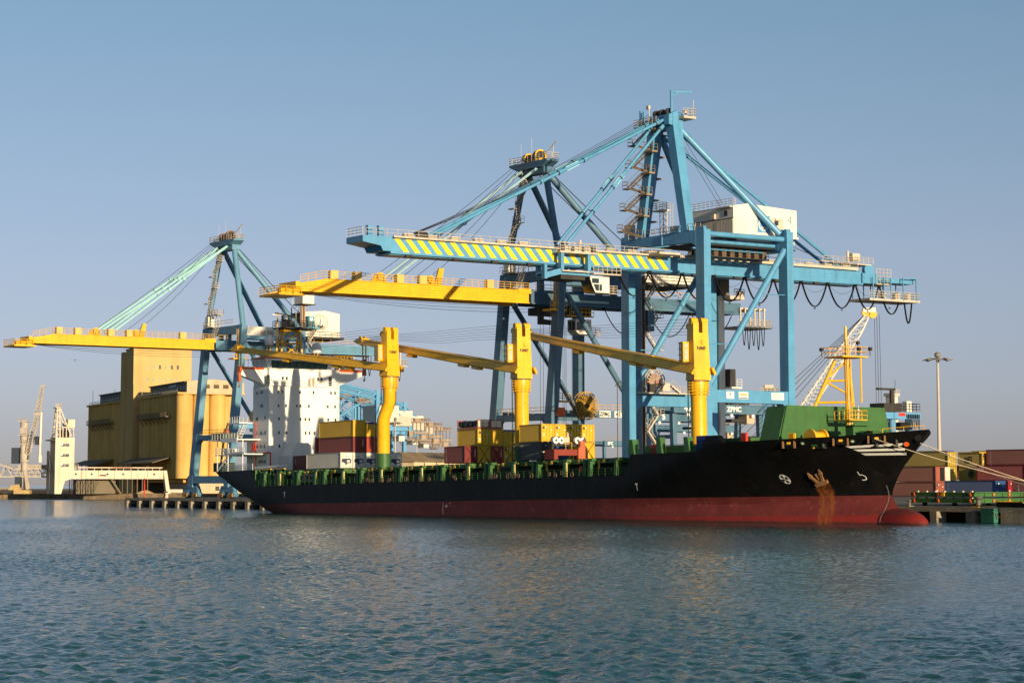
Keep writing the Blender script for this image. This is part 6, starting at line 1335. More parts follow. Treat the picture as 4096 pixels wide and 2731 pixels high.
# ship hatch covers stacked on the quay
for z0, l in ((2.62, 'lower'), (3.5, 'upper')):
    t = thing('hatch_cover', '%s of two green steel hatch covers stacked on the quay beside the bow' % l, 'hatch cover', (-234, 242, z0), (0,0,0), 'hatch covers stacked on the quay')
    mb = MB(); mb.box(-6.3,6.3,-10,22,0.0,0.62)
    for k in range(9):
        y = -8+3.6*k; mb.box(6.3,6.42,y,y+0.15,0,0.6)
    mb.box(6.3,6.5,-10,22,0.5,0.66); mb.build('cover_panel', GREEN, t)
    for k in range(9):
        y = -6.4+3.1*k; mb = MB(); mb.prism([(y,0.55),(y+0.45,0.55),(y+0.2,0.05),(y,0.1)], 'x', 6.43, 6.5); mb.build('lashing_eye', mat('eye_orange', (0.60,0.16,0.03), 0.6), t)
    for q in (-5.9,-1.0,5.3): mb = MB(); mb.prism([(q,0.55),(q+0.3,0.55),(q+0.5,0.05),(q+0.2,0.05)], 'y', -10.1, -10.0); mb.build('lashing_eye', ORANGE, t)
    if z0 > 3:
        mb = MB(); mb.box(-0.2,0.5,-10.1,-10.0,0.05,0.6); mb.build('yellow_clip', SYEL, t)
    for k in range(7):
        mb = MB(); mb.box(-5.6+1.8*k,-5.3+1.8*k,-9.6,-9.3,0.62,0.82); mb.build('stacking_cone', GREY, t)
mb = MB()
for x in (-239,-233,-228.6):
    for y in (233,246,260): mb.box(x,x+0.5,y,y+0.5,2.1,2.64)
tag(mb.build('timber_bearers', DARK, org=(-234,242,2.1)), 'dark bearers under the stacked green hatch covers', 'bearers')
# bollards, ladder pit, mooring ropes
for x, y, l, s_ in ((-236.5,228.0,'smaller grey mooring bollard standing left of the yellow marked one on the quay edge',0.8), (-222.6,227.6,'thick grey mooring bollard with flared head on a yellow striped base',1.25), (-202,228.2,'mooring bollard at the quay edge out to the right holding the bow ropes',1.2), (-196,228.2,'second mooring bollard at the quay edge out to the right',1.2)):
    t = thing('mooring_bollard', l, 'bollard', (x, y, 2.1), (0,0,0), 'bollards along the quay edge')
    mb = MB(); mb.lathe((0,0,0), [(0.36*s_,0),(0.3*s_,0.15*s_),(0.27*s_,0.8*s_),(0.5*s_,1.0*s_),(0.46*s_,1.12*s_),(0.1*s_,1.2*s_)], 14); mb.build('bollard_post', mat('bollard_iron', (0.11,0.095,0.08), 0.6, rust=0.3), t, smooth=True)
    mb = MB(); mb.box(-0.6*s_,0.6*s_,-0.6*s_,0.6*s_,0,0.1)
    if s_ == 1.25:
        mb.box(-1.5,0.9,-1.5,-1.45,-0.35,0.02); 
        for k in range(4): mb.prism([(-0.2+0.25*k,-0.3),(-0.08+0.25*k,-0.3),(0.02+0.25*k,0.0),(-0.1+0.25*k,0.0)], 'y', -1.49, -1.455, 1)
    mb.build('bollard_base', [SYEL if s_ == 1.25 else CONC, BLACK], t)
t = thing('quay_ladder_frame', 'yellow edged steel ladder frame leaning in a dark recess of the quay edge at right', 'ladder', (-215,227.5,2.1))
mb = MB(); mb.box(-3.6,1.6,-0.6,2.5,0.02,0.75, 0); mb.box(-3.7,1.7,-0.7,-0.6,0.7,0.85, 1); mb.box(-3.7,-3.6,-0.7,2.5,0.7,0.85,1); mb.build('recess_cover', [BLACK, SYEL], t)
mb = MB()
for k in (0, 0.5): mb.beam((1.2,-0.65-k*0.1,0.75), (5.2,-0.6-k,0.1), 0.12, 0.2)
for k in range(7): mb.beam((1.5+0.5*k,-0.7,0.7-0.08*k), (1.6+0.5*k,-1.0,0.68-0.08*k), 0.1, 0.08)
mb.build('ladder', mat('ladder_straw', (0.62,0.48,0.16), 0.6), t)
mb = MB(); mb.pipe(hang((-217.2,225.0,1.6), (-214.6,225.2,1.7), 0.9, 8), 0.05, 5); mb.tube((-217.2,225,1.5),(-217.2,225.0,0.2),0.05,5)
tag(mb.build('quay_chain', RUSTM), 'rusty chain drooping on the quay wall beside the green fender panel', 'chain')
a1 = sw(204.4,-4.9,7.25); a2 = sw(208.3,-0.6,6.6); a3 = sw(208.35,-0.2,6.5); a4 = sw(207.2,1.0,6.0)
for a, b_, sag, r, c, l in ((a1,(-196,228.2,3.2),0.9,0.036,ROPE,'pale mooring rope running from the bulwark roller forward across the bow stripes'), (a2,(-202,228.2,3.2),0.5,0.036,ROPE,'pale mooring rope leaving the very tip of the bow, brighter of that pair'), (a3,(-201.8,228.4,3.0),1.0,0.034,mat('grey_rope',(0.16,0.15,0.17),0.8),'darker grey mooring rope leaving the very tip of the bow')):
    mb = MB(); mb.pipe(hang(a, b_, sag, 16), r, 6); tag(mb.build('mooring_rope', c), l, 'rope', 'mooring ropes from the bow')

# high light mast and lamp posts
def light_mast(label, x, y, zb, zt, r, heads=8, grp='floodlight masts of the terminal'):
    t = thing('light_mast', label, 'light mast', (x, y, zb), (0,0,0), grp); h = zt-zb
    mb = MB(); mb.tube((0,0,0), (0,0,h), r, 12, r2=r*0.5); mb.build('pole', mat('mast_galvanised', (0.42,0.38,0.33), 0.5), t, smooth=True)
    mb = MB(); mb.ring((0,0), r*4.2, r*3.6, 'z', h-0.75, h-0.55, 18); mb.lathe((0,0,h-0.3), [(r*0.9,0),(r*1.4,0.3),(r*1.4,0.9),(r*0.5,1.2)], 12)
    for k in range(4): a = k*pi/2; mb.tube((0,0,h-0.6), (r*4*cos(a),r*4*sin(a),h-0.65), 0.08, 5)
    hd = mb.build('lamp_ring', mat('mast_head_grey', (0.20,0.18,0.15), 0.6), t)
    for k in range(heads):
        a = 2*pi*k/heads; c, s_ = cos(a), sin(a); mb = MB(); mb.beam((r*3.6*c,r*3.6*s_,h-0.55), (r*6.4*c,r*6.4*s_,h-0.95), 0.7, 0.28, w2=0.8, h2=0.2); mb.build('floodlight', mat('mast_head_grey', (0,0,0)), hd)
light_mast('tall grey floodlight mast standing among the container stacks at far right', -361.6, 358.0, 3.0, 33.6, 0.52)
light_mast('slim floodlight mast beyond the warehouse, left of the two with flat heads', -640, 393.5, 3.0, 20.1, 0.3, 6)
light_mast('slimmer lower floodlight mast beyond the warehouse roof, right of the two', -636, 397.6, 3.0, 17.9, 0.26, 6)
light_mast('floodlight mast just right of the bent yellow crane column', -560, 337, 3.0, 23.7, 0.33, 6)
light_mast('thin lamp mast seen under the yard gantry left of the forward crane column', -520, 412, 3.0, 16.0, 0.2, 4)

# beige warehouse
t = thing('warehouse', 'beige warehouse with long low pitched roof seen between the deck crane and the maroon container', 'warehouse', (-470, 296, 3.0), (0,0,radians(23)))
mb = MB(); mb.box(-9,9,-24,12,0,7.6); mb.build('wall', mat('warehouse_cream', (0.62,0.50,0.32), 0.8, streak=0.2), t)
mb = MB(); mb.add([(9.6,-24.5,7.6),(9.6,12.6,7.6),(-9.6,12.6,7.6),(-9.6,-24.5,7.6),(0,-18,10.0),(0,5.5,10.0)], [(0,1,5,4),(1,2,5),(2,3,4,5),(3,0,4)]); mb.build('roof', mat('warehouse_roof_tan', (0.44,0.31,0.17), 0.8, var=0.15, corr=2.0, axis=1), t)
for k in range(7): mb = MB(); mb.box(9.0,9.05,-20+5*k,-19.7+5*k,0.5,7.4); mb.build('wall_post', DARK, t)

# rubber-tyred yard gantries
def rtg(label, x, y, span, zt, texts=(), dz=2.2, hang_=False, col=BLUED, group='yard gantry cranes'):
    t = thing('yard_gantry', label, 'yard gantry', (x, y, 3.0), (0,0,0), group); h = zt-3.0
    for sx in (-4.2, 4.2):
        mb = MB(); mb.box(sx-0.6,sx+0.6,-0.6,span+0.6,h-1.9,h); mb.box(sx+0.6,sx+0.8,-0.6,span+0.6,h-1.95,h-1.75); mb.box(sx+0.6,sx+0.8,-0.6,span+0.6,h-0.15,h+0.05); b_ = mb.build('main_beam', col, t)
        if sx > 0:
            for tx, py, sz in texts:
                mb = MB(); put_text(mb, tx, (sx+0.62,py,h-0.95), (0,1,0), (0,0,1), sz, 0, 0.04); mb.build('beam_lettering', LETTER, b_)
            mb = MB()
            for k in range(4): mb.box(sx+0.7,sx+1.2,2.5+k*span/4,3.2+k*span/4,h-2.6,h-2.0)
            mb.build('beam_floodlight', WHITE, b_)
            mb = MB(); mb.rail([(sx+0.8,0,h),(sx+0.8,span,h)], 1.2, 2.4, 0.06); mb.build('beam_rail', mat('rail_brown', (0.35,0.24,0.14), 0.6), b_)
        for py in (0, span): mb = MB(); mb.beam((sx,py,1.6), (sx*0.86,py,h-1.9), 1.3, 1.0, up=(0,1,0), w2=1.1); mb.build('leg', col, t)
    for py in (0, span):
        mb = MB(); mb.box(-6,6,py-0.5,py+0.5,1.0,2.2); mb.box(-3.2,3.2,py-0.35,py+0.35,h*0.62,h*0.62+0.8); mb.build('sill_beam', col, t)
        for sx in (-5,-3.4,3.4,5): mb = MB(); mb.tube((sx,py-0.35,0.72), (sx,py+0.35,0.72), 0.72, 14); mb.build('tyre', BLACK, t)
    mb = MB(); p = span*0.72; mb.box(-4.6,4.9,p-2,p+3,h+0.1,h+0.6); mb.box(-3,3,p-1.2,p+1.8,h+0.6,h+1.7); mb.rail([(4.9,p-2,h+0.6),(4.9,p+3,h+0.6)], 1.2, 1, 0.06); mb.box(-1.5,4.2,p-1.5,p+2.2,h-3.6,h-3.0); tr = mb.build('trolley', DARK, t)
    mb = MB(); mb.box(1.5,4.4,p+2.6,p+4.8,h-4.0,h-1.9); mb.build('operator_cab', mat('tan_panel', (0,0,0)), tr)
    return t
rtg('blue yard gantry with 40T lettering seen under the portal of the striped crane', -384.0, 298.0, 24.0, 22.4, (('40T',3.6,1.7),('ZPMC',16.0,1.5)))
rtg('blue yard gantry with numeral 5 on its beam, just behind the 40T one', -425.0, 322.0, 23.0, 22.0, (('5',4.5,1.9),))
rtg('farther blue yard gantry with small 40T lettering seen through the nearer ones', -513.0, 399.0, 23.5, 22.3, (('40T',6.0,1.7),))
rtg('pale blue yard gantry with SPC lettering, left of the green breakwater', -489.0, 433.0, 24.0, 22.3, (('40T',3.0,1.7),('SPC',13.5,1.7),('3',20.5,1.7)))
rtg('pale blue distant yard gantry with SPC lettering right of the yellow containers', -712.0, 521.0, 23.5, 22.2, (('SPC',2.2,1.6),))
# gantry beyond the bow with hanging hoses
t = thing('yard_gantry', 'blue gantry end with red sign and hanging black hoses, seen beyond the bow', 'yard gantry', (-405.4, 393, 3.0))
mb = MB(); mb.box(-1,1,-24,1.2,18.3,19.8); mb.box(-9,-7,-24,1.2,18.3,19.8); mb.box(1.0,1.2,-24,1.2,18.2,18.4); mb.build('main_beam', BLUEF, t)
for py in (-7.2, -1.8):
    mb = MB(); mb.tube((-0.2,py,0), (-0.2,py,18.3), 0.85, 14); mb.build('leg', BLUEF, t, smooth=True)
mb = MB(); mb.box(1.02,1.1,-6.2,-4.0,18.9,19.7); mb.build('red_sign', RED, t)
mb = MB()
for k in range(6): mb.pipe(hang((1.2,-3.6+0.75*k,19.4), (1.2,-3.1+0.75*k,19.4), 3.4+0.3*(k % 2), 8), 0.09, 5)
mb.box(-3,1.4,-6.5,-2,15.6,16.2); mb.box(-3,1.4,-6.0,-2.6,16.2,17.4)
mb.build('hanging_hoses', BLACK, t)
mb = MB(); mb.box(-4,1,-11,-5,19.9,22.0); mb.rail([(1,-7,20),(1,1,20),(-3,1,20)], 2.0, 1.2, 0.07, bars=3); mb.box(-0.6,0.0,-7.6,-6.6,20,25.6); mb.box(-0.5,0.3,-12.2,-6.4,25.2,25.7); mb.build('trolley', DARK, t)
mb = MB(); mb.box(-0.8,0.8,-3.2,-1.6,20,22.6); mb.build('trolley_cabinet', CREAM, t)
t = thing('radio_tower', 'white square tower rising behind the gantry beyond the bow', 'tower', (-470, 447, 3.0)); mb = MB(); mb.box(-1.2,1.2,-1.2,1.2,0,27.2); mb.build('tower_shaft', mat('tower_white', (0.62,0.56,0.48), 0.7), t); mb = MB(); mb.box(-1.6,1.6,-1.6,1.6,27.2,28.0); mb.rail([(1.6,-1.6,28),(1.6,1.6,28)],1,1,0.08); mb.build('tower_top', GREY, t)

# crawler crane with white lattice jib
t = thing('lattice_crane', 'white lattice boom crane leaning to the right behind the green breakwater', 'lattice crane', (-372, 330, 3.0), (0,0,PHI))
def lattice(mb, a, b_, w0, w1, n, r=0.11, up=(0,1,0)):
    a = Vector(a); b_ = Vector(b_); d = (b_-a).normalized(); s1 = d.cross(Vector(up)).normalized(); s2 = d.cross(s1)
    pr = None
    for i in range(n+1):
        u = i/n; c = a.lerp(b_, u); w_ = w0+(w1-w0)*u
        if u < 0.08: w_ *= 0.35+u*8
        if u > 0.9: w_ *= max(0.4, 1-(u-0.9)*6)
        q = [c+(s1*i_+s2*j)*w_/2 for i_, j in ((-1,-1),(1,-1),(1,1),(-1,1))]
        if pr:
            for k in range(4):
                mb.tube(pr[k], q[k], r, 5); mb.tube(pr[k], q[(k+1) % 4], r*0.5, 4)
                mb.tube(q[k], q[(k+1) % 4], r*0.5, 4)
        pr = q
LW = mat('lattice_white', (0.72,0.68,0.62), 0.5)
mb = MB(); lattice(mb, (-11.5,0,4.0), (12.4,0,39.0), 2.6, 2.0, 22, 0.15); j = mb.build('lattice_boom', LW, t)
for q in (-0.9, 0.9): mb = MB(); mb.tube((12.9+q*0.8,-0.5,39.6-q*0.2), (12.9+q*0.8,0.5,39.6-q*0.2), 0.95, 16); mb.build('boom_sheave', SYEL, j)
mb = MB(); mb.box(11.5,14.2,-0.7,0.7,39.8,40.8); mb.build('boom_head', LW, j)
mb = MB()
for k in range(4): mb.tube((12.2,-0.4+0.3*k,39.5), (-14-2.5*k,-0.4+0.3*k,9), 0.06, 4)
for k in range(3): mb.tube((14.0+0.55*k,0.2*k,39.5), (14.2+0.6*k,0.2*k,6), 0.05, 4)
mb.tube((17.5,0.6,6),(18.4,0.6,25),0.05,4)
mb.build('boom_ropes', CABLE, t)
mb = MB(); mb.box(-17,-9.5,-1.8,1.8,1.6,5); mb.build('crane_body', SYEL, t)
for q in (-2.4, 1.6): mb = MB(); mb.box(-17,-8.5,q,q+0.9,0,1.5); mb.build('crawler_track', BLACK, t)
t = thing('harbour_crane', 'dark blue mobile harbour crane tower seen between the portal leg and the green breakwater', 'harbour crane', (-424.0, 362.0, 3.0), (0,0,PHI))
mb = MB(); mb.frustum((-2.4,2.4,-2,2), (-1.3,1.3,-1.3,1.3), 0, 24); tw = mb.build('tower', mat('harbour_crane_blue', (0.03,0.16,0.33), 0.5, var=0.2), t)
mb = MB(); mb.box(-2.3,2.3,-1.8,1.8,24,24.4); mb.rail([(-2.3,-1.8,24.4),(2.3,-1.8,24.4),(2.3,1.8,24.4)], 1.3, 1, 0.09, bars=3); mb.box(-1,1.2,-1,1,24.4,26.6); mb.build('tower_head', GREY, tw)
mb = MB(); put_text(mb, 'Z', (1.2,-1.7,18.2), (1,0,0), (0,0,1), 2.0, 0, 0.03); mb.build('tower_lettering', LETTER, tw)
mb = MB(); mb.box(-5,5,-3,3,9,13); mb.build('machinery_body', mat('harbour_crane_blue', (0,0,0)), t)
mb = MB(); mb.box(-1.2,2.2,-3.3,-3.0,11.5,14.2); mb.build('cab_window_frame', WHITE, t)

# distant quay cranes far behind
def far_crane(x, y, label):
    t = thing('distant_quay_crane', label, 'gantry crane', (x, y, 2.5), (0,0,0), 'distant quay cranes beyond the warehouse'); m = BLUEF; zb, zt = 27.0, 29.2
    RG = mat('far_rust_grey', (0.30,0.23,0.17), 0.7, var=0.3)
    for sx in (-8, 8):
        for py in (-8, 16):
            mb = MB(); mb.box(sx-0.8,sx+0.8,py-0.8,py+0.8,0,44 if py > 0 else 36); mb.build('leg', m, t)
        mb = MB(); mb.tube((sx,-7,30), (sx,16,43), 0.6, 8); mb.build('diagonal_brace', m, t, smooth=True)
        mb = MB(); mb.tube((sx,16,43), (sx*0.5,-30,52), 0.6, 8); mb.build('upper_stay', m, t, smooth=True)
        mb = MB(); mb.tube((sx,16,40), (sx*0.4,-12,46), 0.5, 8); mb.build('upper_stay', m, t, smooth=True)
        mb = MB(); mb.tube((sx*0.8,16,43), (sx*0.3,36,30), 0.45, 8); mb.build('back_brace', m, t, smooth=True)
        for py in (-12, -3, 6): mb = MB(); mb.tube((sx*0.8,py,28), (sx*0.8,py,42-py*0.2), 0.5, 8); mb.build('upper_post', m, t, smooth=True)
        mb = MB(); mb.tube((sx*0.8,-12,41), (sx*0.8,6,30), 0.3, 6); mb.build('diagonal_brace', m, t, smooth=True)
        mb = MB(); mb.box(sx-0.6,sx+0.6,-7.2,15.2,26.2,27.4); mb.build('portal_beam', m, t)
    mb = MB(); mb.box(-3,3,-52,38,zb,zt); mb.box(-3.3,3.3,-50,37,zb-0.4,zb-0.02); mb.build('boom_girder', m, t)
    mb = MB(); mb.rail([(3.1,-50,zt),(3.1,38,zt)], 1.2, 3, 0.09, bars=2); mb.build('girder_rail', RG, t)
    mb = MB(); mb.box(-4,4,34,47,zb-4.6,zb-4.2); mb.rail([(4,34,zb-4.2),(4,47,zb-4.2)],1.3,1.4,0.09,bars=3); mb.box(-4,4,33,46,zt+1.3,zt+1.7); mb.rail([(4,33,zt+1.7),(4,46,zt+1.7),(-4,46,zt+1.7)], 1.4, 1.6, 0.1, bars=3); mb.box(2.5,4.1,38,41,zt+1.7,zt+3.2); mb.box(2.5,4.1,35,37,zb-2.8,zb-0.4); mb.box(2.5,4.1,41.5,44,zb-4.2,zb-2.2); mb.box(-2,3.4,38,46.5,zb-1.6,zb-0.6)
    for k in range(6): mb.box(3.2,3.6,35+2.1*k,35.35+2.1*k,zb-4.4,zt+1.5)
    mb.build('tail_platform', RG, t)
    mb = MB(); mb.box(-6,5,16.9,29,zt+0.8,zt+8.4); mb.build('machinery_house', mat('far_white_house', (0.62,0.57,0.50), 0.6, streak=0.2), t)
    mb = MB(); mb.box(-4,4.5,27,35.5,zt-0.5,zt+4.2); mb.build('electrical_house', mat('far_cream_house', (0.52,0.44,0.36), 0.7, var=0.2), t)
    mb = MB(); mb.box(-2,3.6,30,33,zb-5.0,zb-2.6); mb.build('operator_cab', mat('far_white_house', (0,0,0)), t)
    for k in range(8): mb = MB(); mb.pipe(hang((3.3,16+3.0*k,zb-0.5), (3.3,18.8+3.0*k,zb-0.5), 3.2, 8), 0.12, 4); mb.build('festoon_loop', DARK, t)
    for py, z in ((-11, 42.5), (6, 38.5)):
        mb = MB(); mb.box(5,9.5,py-1,py+6,z,z+0.4); mb.rail([(9.5,py-1,z+0.4),(9.5,py+6,z+0.4)],1.4,1.6,0.12,bars=3); mb.box(6,8,py+1,py+3,z+0.4,z+2.2); mb.build('head_platform', RG, t)
    return t
F1 = far_crane(-862.8, 489.0, 'distant blue quay crane with white house, nearest of the far group')
dup(F1, loc=(-905.0, 522.0, 2.0), label='distant blue quay crane in the middle of the far group of three')
dup(F1, loc=(-955.0, 559.0, 1.5), label='distant blue quay crane whose tail ends farthest right above the warehouse roof')
# ================================================================= GRAIN PIER AT LEFT
mb = MB()
P_ = [(-835,254),(-798,309),(-759,368),(-490,330),(-490,900),(-1700,1500),(-1760,700)]
PG = [(-842,248)] ; 
mb.add([(x,y,2.1) for x, y in P_], [tuple(range(len(P_)))])
struct(mb.build('pier_ground', mat('pier_paving', (0.20,0.145,0.09), 0.95, 0.1, var=0.4, scale=0.4)))
mb = MB(); e = Vector((-759+798, 368-309, 0)).normalized(); n = Vector((e.y,-e.x,0))
a = Vector((-835,254,0)); b_ = Vector((-759,368,0))
for p, q in ((Vector((-796.5,311.3,0)), b_),): mb.beam(p+n*0.3+Vector((0,0,-0.9)), q+n*0.3+Vector((0,0,-0.9)), 1.6, 6.0)
mb.beam(Vector((-835,254,-1.5)), Vector((-796.5,311.3,-1.5)), 1.4, 6.4); mb.beam(b_+Vector((0,0,-1)), Vector((-490,330,-1)), 1.5, 6)
tag(mb.build('pier_wall', mat('pier_wall_dark', (0.17,0.125,0.08), 0.95, 0.1, var=0.4, streak=0.5)), 'stained concrete pier wall at far left below the grain silos', 'pier wall')
SA = radians(-11)
YS = mat('silo_ochre_concrete', (0.60,0.385,0.12), 0.9, 0.15, var=0.16, scale=0.3, streak=0.4)
YT = mat('silo_tower_render', (0.54,0.37,0.15), 0.9, 0.15, var=0.12, scale=0.2, streak=0.25)
BG = mat('beige_concrete', (0.50,0.40,0.26), 0.9, 0.15, var=0.15, streak=0.3)
PEN = mat('green_grey_cladding', (0.09,0.11,0.085), 0.7, var=0.25)
SHED = mat('dark_canopy_sheet', (0.16,0.125,0.085), 0.8, var=0.25)
S_ = thing('grain_silo', 'ochre concrete grain silo complex with tall tower and rows of round bins', 'silo', (-756.8, 362.3, 2.1), (0,0,SA))
def bins(x0, x1, name):
    n = int(round((x1-x0)/6.2)); R_ = 3.12
    for j in range(4):
        for i in range(n):
            if 0 < i < n-1 and j in (1, 2) or (j == 3 and i < n-1): continue
            mb = MB(); mb.lathe((x1-3.1-6.2*i, 3.1+6.2*j, 0), [(R_,5.5),(R_,36.4)], 24)
            for z in (12.0, 18.0, 24.0, 30.0): mb.lathe((x1-3.1-6.2*i, 3.1+6.2*j, 0), [(R_+0.03,z),(R_+0.03,z+0.1)], 24)
            mb.build('silo_bin', YS, S_, smooth=True)
    mb = MB(); mb.box(x0+3,x1-3.1,3.1,21.7,4,36.3); mb.box(x0-0.4,x1+0.5,-0.4,25.2,36.4,37.1); mb.build(name, YS, S_)
bins(-62, 0, 'silo_block'); bins(-153.5, -80, 'silo_block')
mb = MB(); mb.box(-66-13,-66,-1.2,22.3,0,56.6); mb.box(-79.2,-65.8,-1.4,22.5,56.6,57.1); mb.box(-84,-79,-2,8,0,56)
tw = mb.build('silo_tower', YT, S_)
for z in (49.6, 44.4):
    for k in range(6):
        y = 4.6+2.42*k; mb = MB(); mb.box(-66.05,-65.95,y-0.42,y+0.42,z-0.8,z+0.8, 0 if (k in (2,4,5) and z > 46) else 1); mb.build('tower_window', [GLASS, mat('window_green_shutter', (0.30,0.34,0.22), 0.7)], tw)
for xa, xb, nm in ((-55,-1.5,0), (-143,-80.5,1)):
    mb = MB(); mb.box(xa,xb,3,21,37.1,40.9); mb.box(xa-0.5,xb+(0.3 if nm else 0),2.4,21.6,40.9,41.3); g_ = mb.build('roof_gallery', PEN, S_)
    mb = MB()
    for k in range(12): x = xa+2+(xb-xa-4)*k/11; mb.box(x-0.6,x+0.6,2.93,3.0,38.0,39.6)
    mb.build('gallery_windows', mat('dull_gallery_glass', (0.05,0.05,0.045), 0.4), g_)
    mb = MB(); mb.rail([(xa-6,-0.2,37.1),(xb,-0.2,37.1)], 1.0, 3, 0.07); mb.build('roof_rail', GREY, g_)
mb = MB(); mb.box(-26,-14,2.9,3.0,38.4,41.2); gp = mb.build('gallery_sign', mat('sign_sea_green', (0.03,0.10,0.11), 0.6), S_)
mb = MB()
for k in range(9): mb.box(-25+1.2*k,-24.4+1.2*k,2.87,2.9,39.6+0.2*(k % 2),40.2+0.15*(k % 3))
mb.build('sign_lettering', LETTER, gp)
mb = MB(); mb.prism([(3.0,36.6),(24.8,36.6),(24.8,40.9),(13.0,42.0),(3.0,41.2)], 'x', -1.4, 0.6); ga = mb.build('gable_wall', BG, S_)
for k in range(4): mb = MB(); mb.box(0.6,0.66,9.5+3.6*k,11.6+3.6*k,38.6,40.0); mb.build('gable_grille', mat('grille_dark', (0.10,0.07,0.035), 0.8), ga)
for xa, xb in ((-56,-10.8), (-146,-104)):
    mb = MB(); mb.box(xa,xb,-2.0,0.2,28.2,28.6); mb.rail([(xa,-1.95,28.6),(xb,-1.95,28.6)], 1.6, 2.0, 0.09, bars=3)
    k = xa+3
    while k < xb: mb.beam((k,-1.9,28.2), (k,0.2,25.8), 0.2, 0.3); k += 6.2
    mb.build('conveyor_balcony', SHED, S_)
    mb = MB(); mb.add([(xa-12,-7,11.4),(xb+1,-7,11.4),(xb+1,0.2,13.6),(xa-12,0.2,13.6),(xa-12,-7,11.1),(xb+1,-7,11.1),(xb+1,0.2,13.3),(xa-12,0.2,13.3)], [(0,1,2,3),(7,6,5,4),(0,4,5,1),(1,5,6,2),(2,6,7,3),(3,7,4,0)])
    k = xa-10
    while k < xb: mb.tube((k,-6.6,0), (k,-6.6,11.2), 0.2, 6); k += 8
    mb.build('loading_canopy', SHED, S_)
mb = MB(); mb.box(-30,1.6,4.6,25,0,6.0); mb.box(-31,2.2,4.0,26,5.7,6.2,0); bs = mb.build('base_building', BG, S_)
mb = MB(); mb.box(1.6,1.66,6,8,0.6,4.6); mb.box(1.6,1.65,14,15.5,1,2.6); mb.box(1.6,1.65,16.5,18,1.6,3,1); mb.build('base_door', [DARK, WHITE], bs)
mb = MB(); mb.box(-150,-62,2,20,0,5.6); mb.box(-150,-60,-1.0,0.0,4.4,6.2,1)
for k in range(16): mb.box(-148+5.4*k,-145+5.4*k,1.9,2.0,0.4,4.2,2)
mb.build('loading_hall', [mat('dim_grey_render', (0.16,0.13,0.09), 0.9), mat('brick_red_fascia', (0.20,0.06,0.035), 0.8), DARK], S_)
mb = MB()
for x, y, h in ((-148,1,6),(-120,4,6),(-100,8,8),(-56,0,7),(-20,4,3)): mb.tube((x,y,37), (x,y,37+h), 0.1, 5)
mb.build('roof_aerials', GREY, S_)

# white elevator tower with gallery
E_ = thing('elevator_tower', 'white rust streaked conveyor tower with open steel frame on top, standing on the pier', 'tower', (-744.0, 309.7, 2.1), (0,0,SA))
WT = mat('pier_white_render', (0.66,0.55,0.42), 0.85, var=0.10, streak=0.35, rust=0.2, rustc=(0.30,0.13,0.06))
mb = MB(); mb.box(-8.9,0,-0.4,6.3,8.4,19.6); mb.prism([(-0.4,8.4),(6.3,8.4),(6.3,5.4),(3.2,4.6),(1.9,0),(-0.4,0)], 'x', -0.9, 0.2); mb.prism([(-0.4,8.4),(1.2,8.4),(0.9,0),(-0.4,0)], 'x', -8.9, -8.0); mb.box(-8.9,-0.9,-0.3,0.8,0,8.4); et = mb.build('tower_shaft', WT, E_)
for z in (17.0,13.4,9.9):
    for k in range(2):
        y = 2.3+1.5*k; mb = MB(); mb.box(-0.03,0.05,y-0.68,y+0.68,z-0.5,z+0.5); mb.box(0.05,0.08,y-0.68,y-0.1,z-0.05,z+0.5, 1 if (k+int(z)) % 2 else 0); mb.build('tower_window', [GLASS, LETTER], et)
mb = MB()
for y in (-0.2,1.2): mb.beam((-0.3,y*1.0,19.6), (-0.5,y*0.5+0.3,30.0), 0.45, 0.45); mb.beam((-6,y,19.6), (-3,y*0.5+0.3,30.0), 0.45, 0.45)
for k in range(5): z = 20.6+2.1*k; mb.beam((-0.4,-0.2,z),(-0.4,1.1,z),0.3,0.3); mb.beam((-0.4,-0.2,z),(-5.4+0.6*k,-0.2,z),0.2,0.2)
mb.beam((-0.4,1.2,29.6), (-0.4,5.2,20.0), 0.4, 0.4); mb.beam((-5,1.2,29.6), (-6,5.2,20.0), 0.4, 0.4); mb.box(-4,0,-0.6,1.2,29.9,30.2); mb.rail([(0,-0.6,30.2),(0,1.4,30.2),(-4,1.4,30.2)],1.1,0.9,0.09,bars=3)
for y in (2.2,3.4,4.6,6.0): mb.beam((-0.4,y,19.6),(-0.4,y,23.2),0.28,0.28)
mb.box(-8,0,1.6,6.2,23.0,23.4); mb.beam((-0.3,1.6,25.2),(-0.3,6.1,22.4),0.25,0.3)
mb.build('top_frame', mat('frame_off_white', (0.56,0.48,0.38), 0.7, rust=0.4), et)
mb = MB(); mb.box(-5,0.1,3.8,6.3,23.4,25.9); mb.build('top_cabin', WT, et)
mb = MB(); mb.box(-7,-2,2,5,19.6,22.4); mb.box(-9.6,-0.6,-2.0,-0.4,18.5,18.9); mb.beam((-1,-1.9,18.9),(-1,-0.6,21.4),0.4,0.4); mb.tube((-6,-1.6,0),(-6,-1.6,15),0.5,8); mb.stair((-2,-1.2,6),(-7,-1.2,13),0.8,side=(0,1,0)); mb.build('tower_machinery', DARK, et)
mb = MB(); mb.box(-3.0,-0.2,3.0,38.4,5.4,8.2); mb.box(-3.0,-0.17,3.0,38.4,5.2,5.4); mb.prism([(38.4,8.2),(39.6,8.2),(41.0,0),(39.6,0)], 'x', -2.8, -0.3); gal = mb.build('conveyor_gallery', WT, E_)
for k in range(6): mb = MB(); y = 7.0+5.6*k; mb.tube((-0.2,y,6.9), (-0.14,y,6.9), 0.38, 14); mb.build('gallery_porthole', DARK if k != 4 else GREY, gal)
mb = MB(); mb.box(-0.2,-0.12,15.5,17.8,6.2,6.7); mb.build('gallery_plate', DARK, gal)
mb = MB()
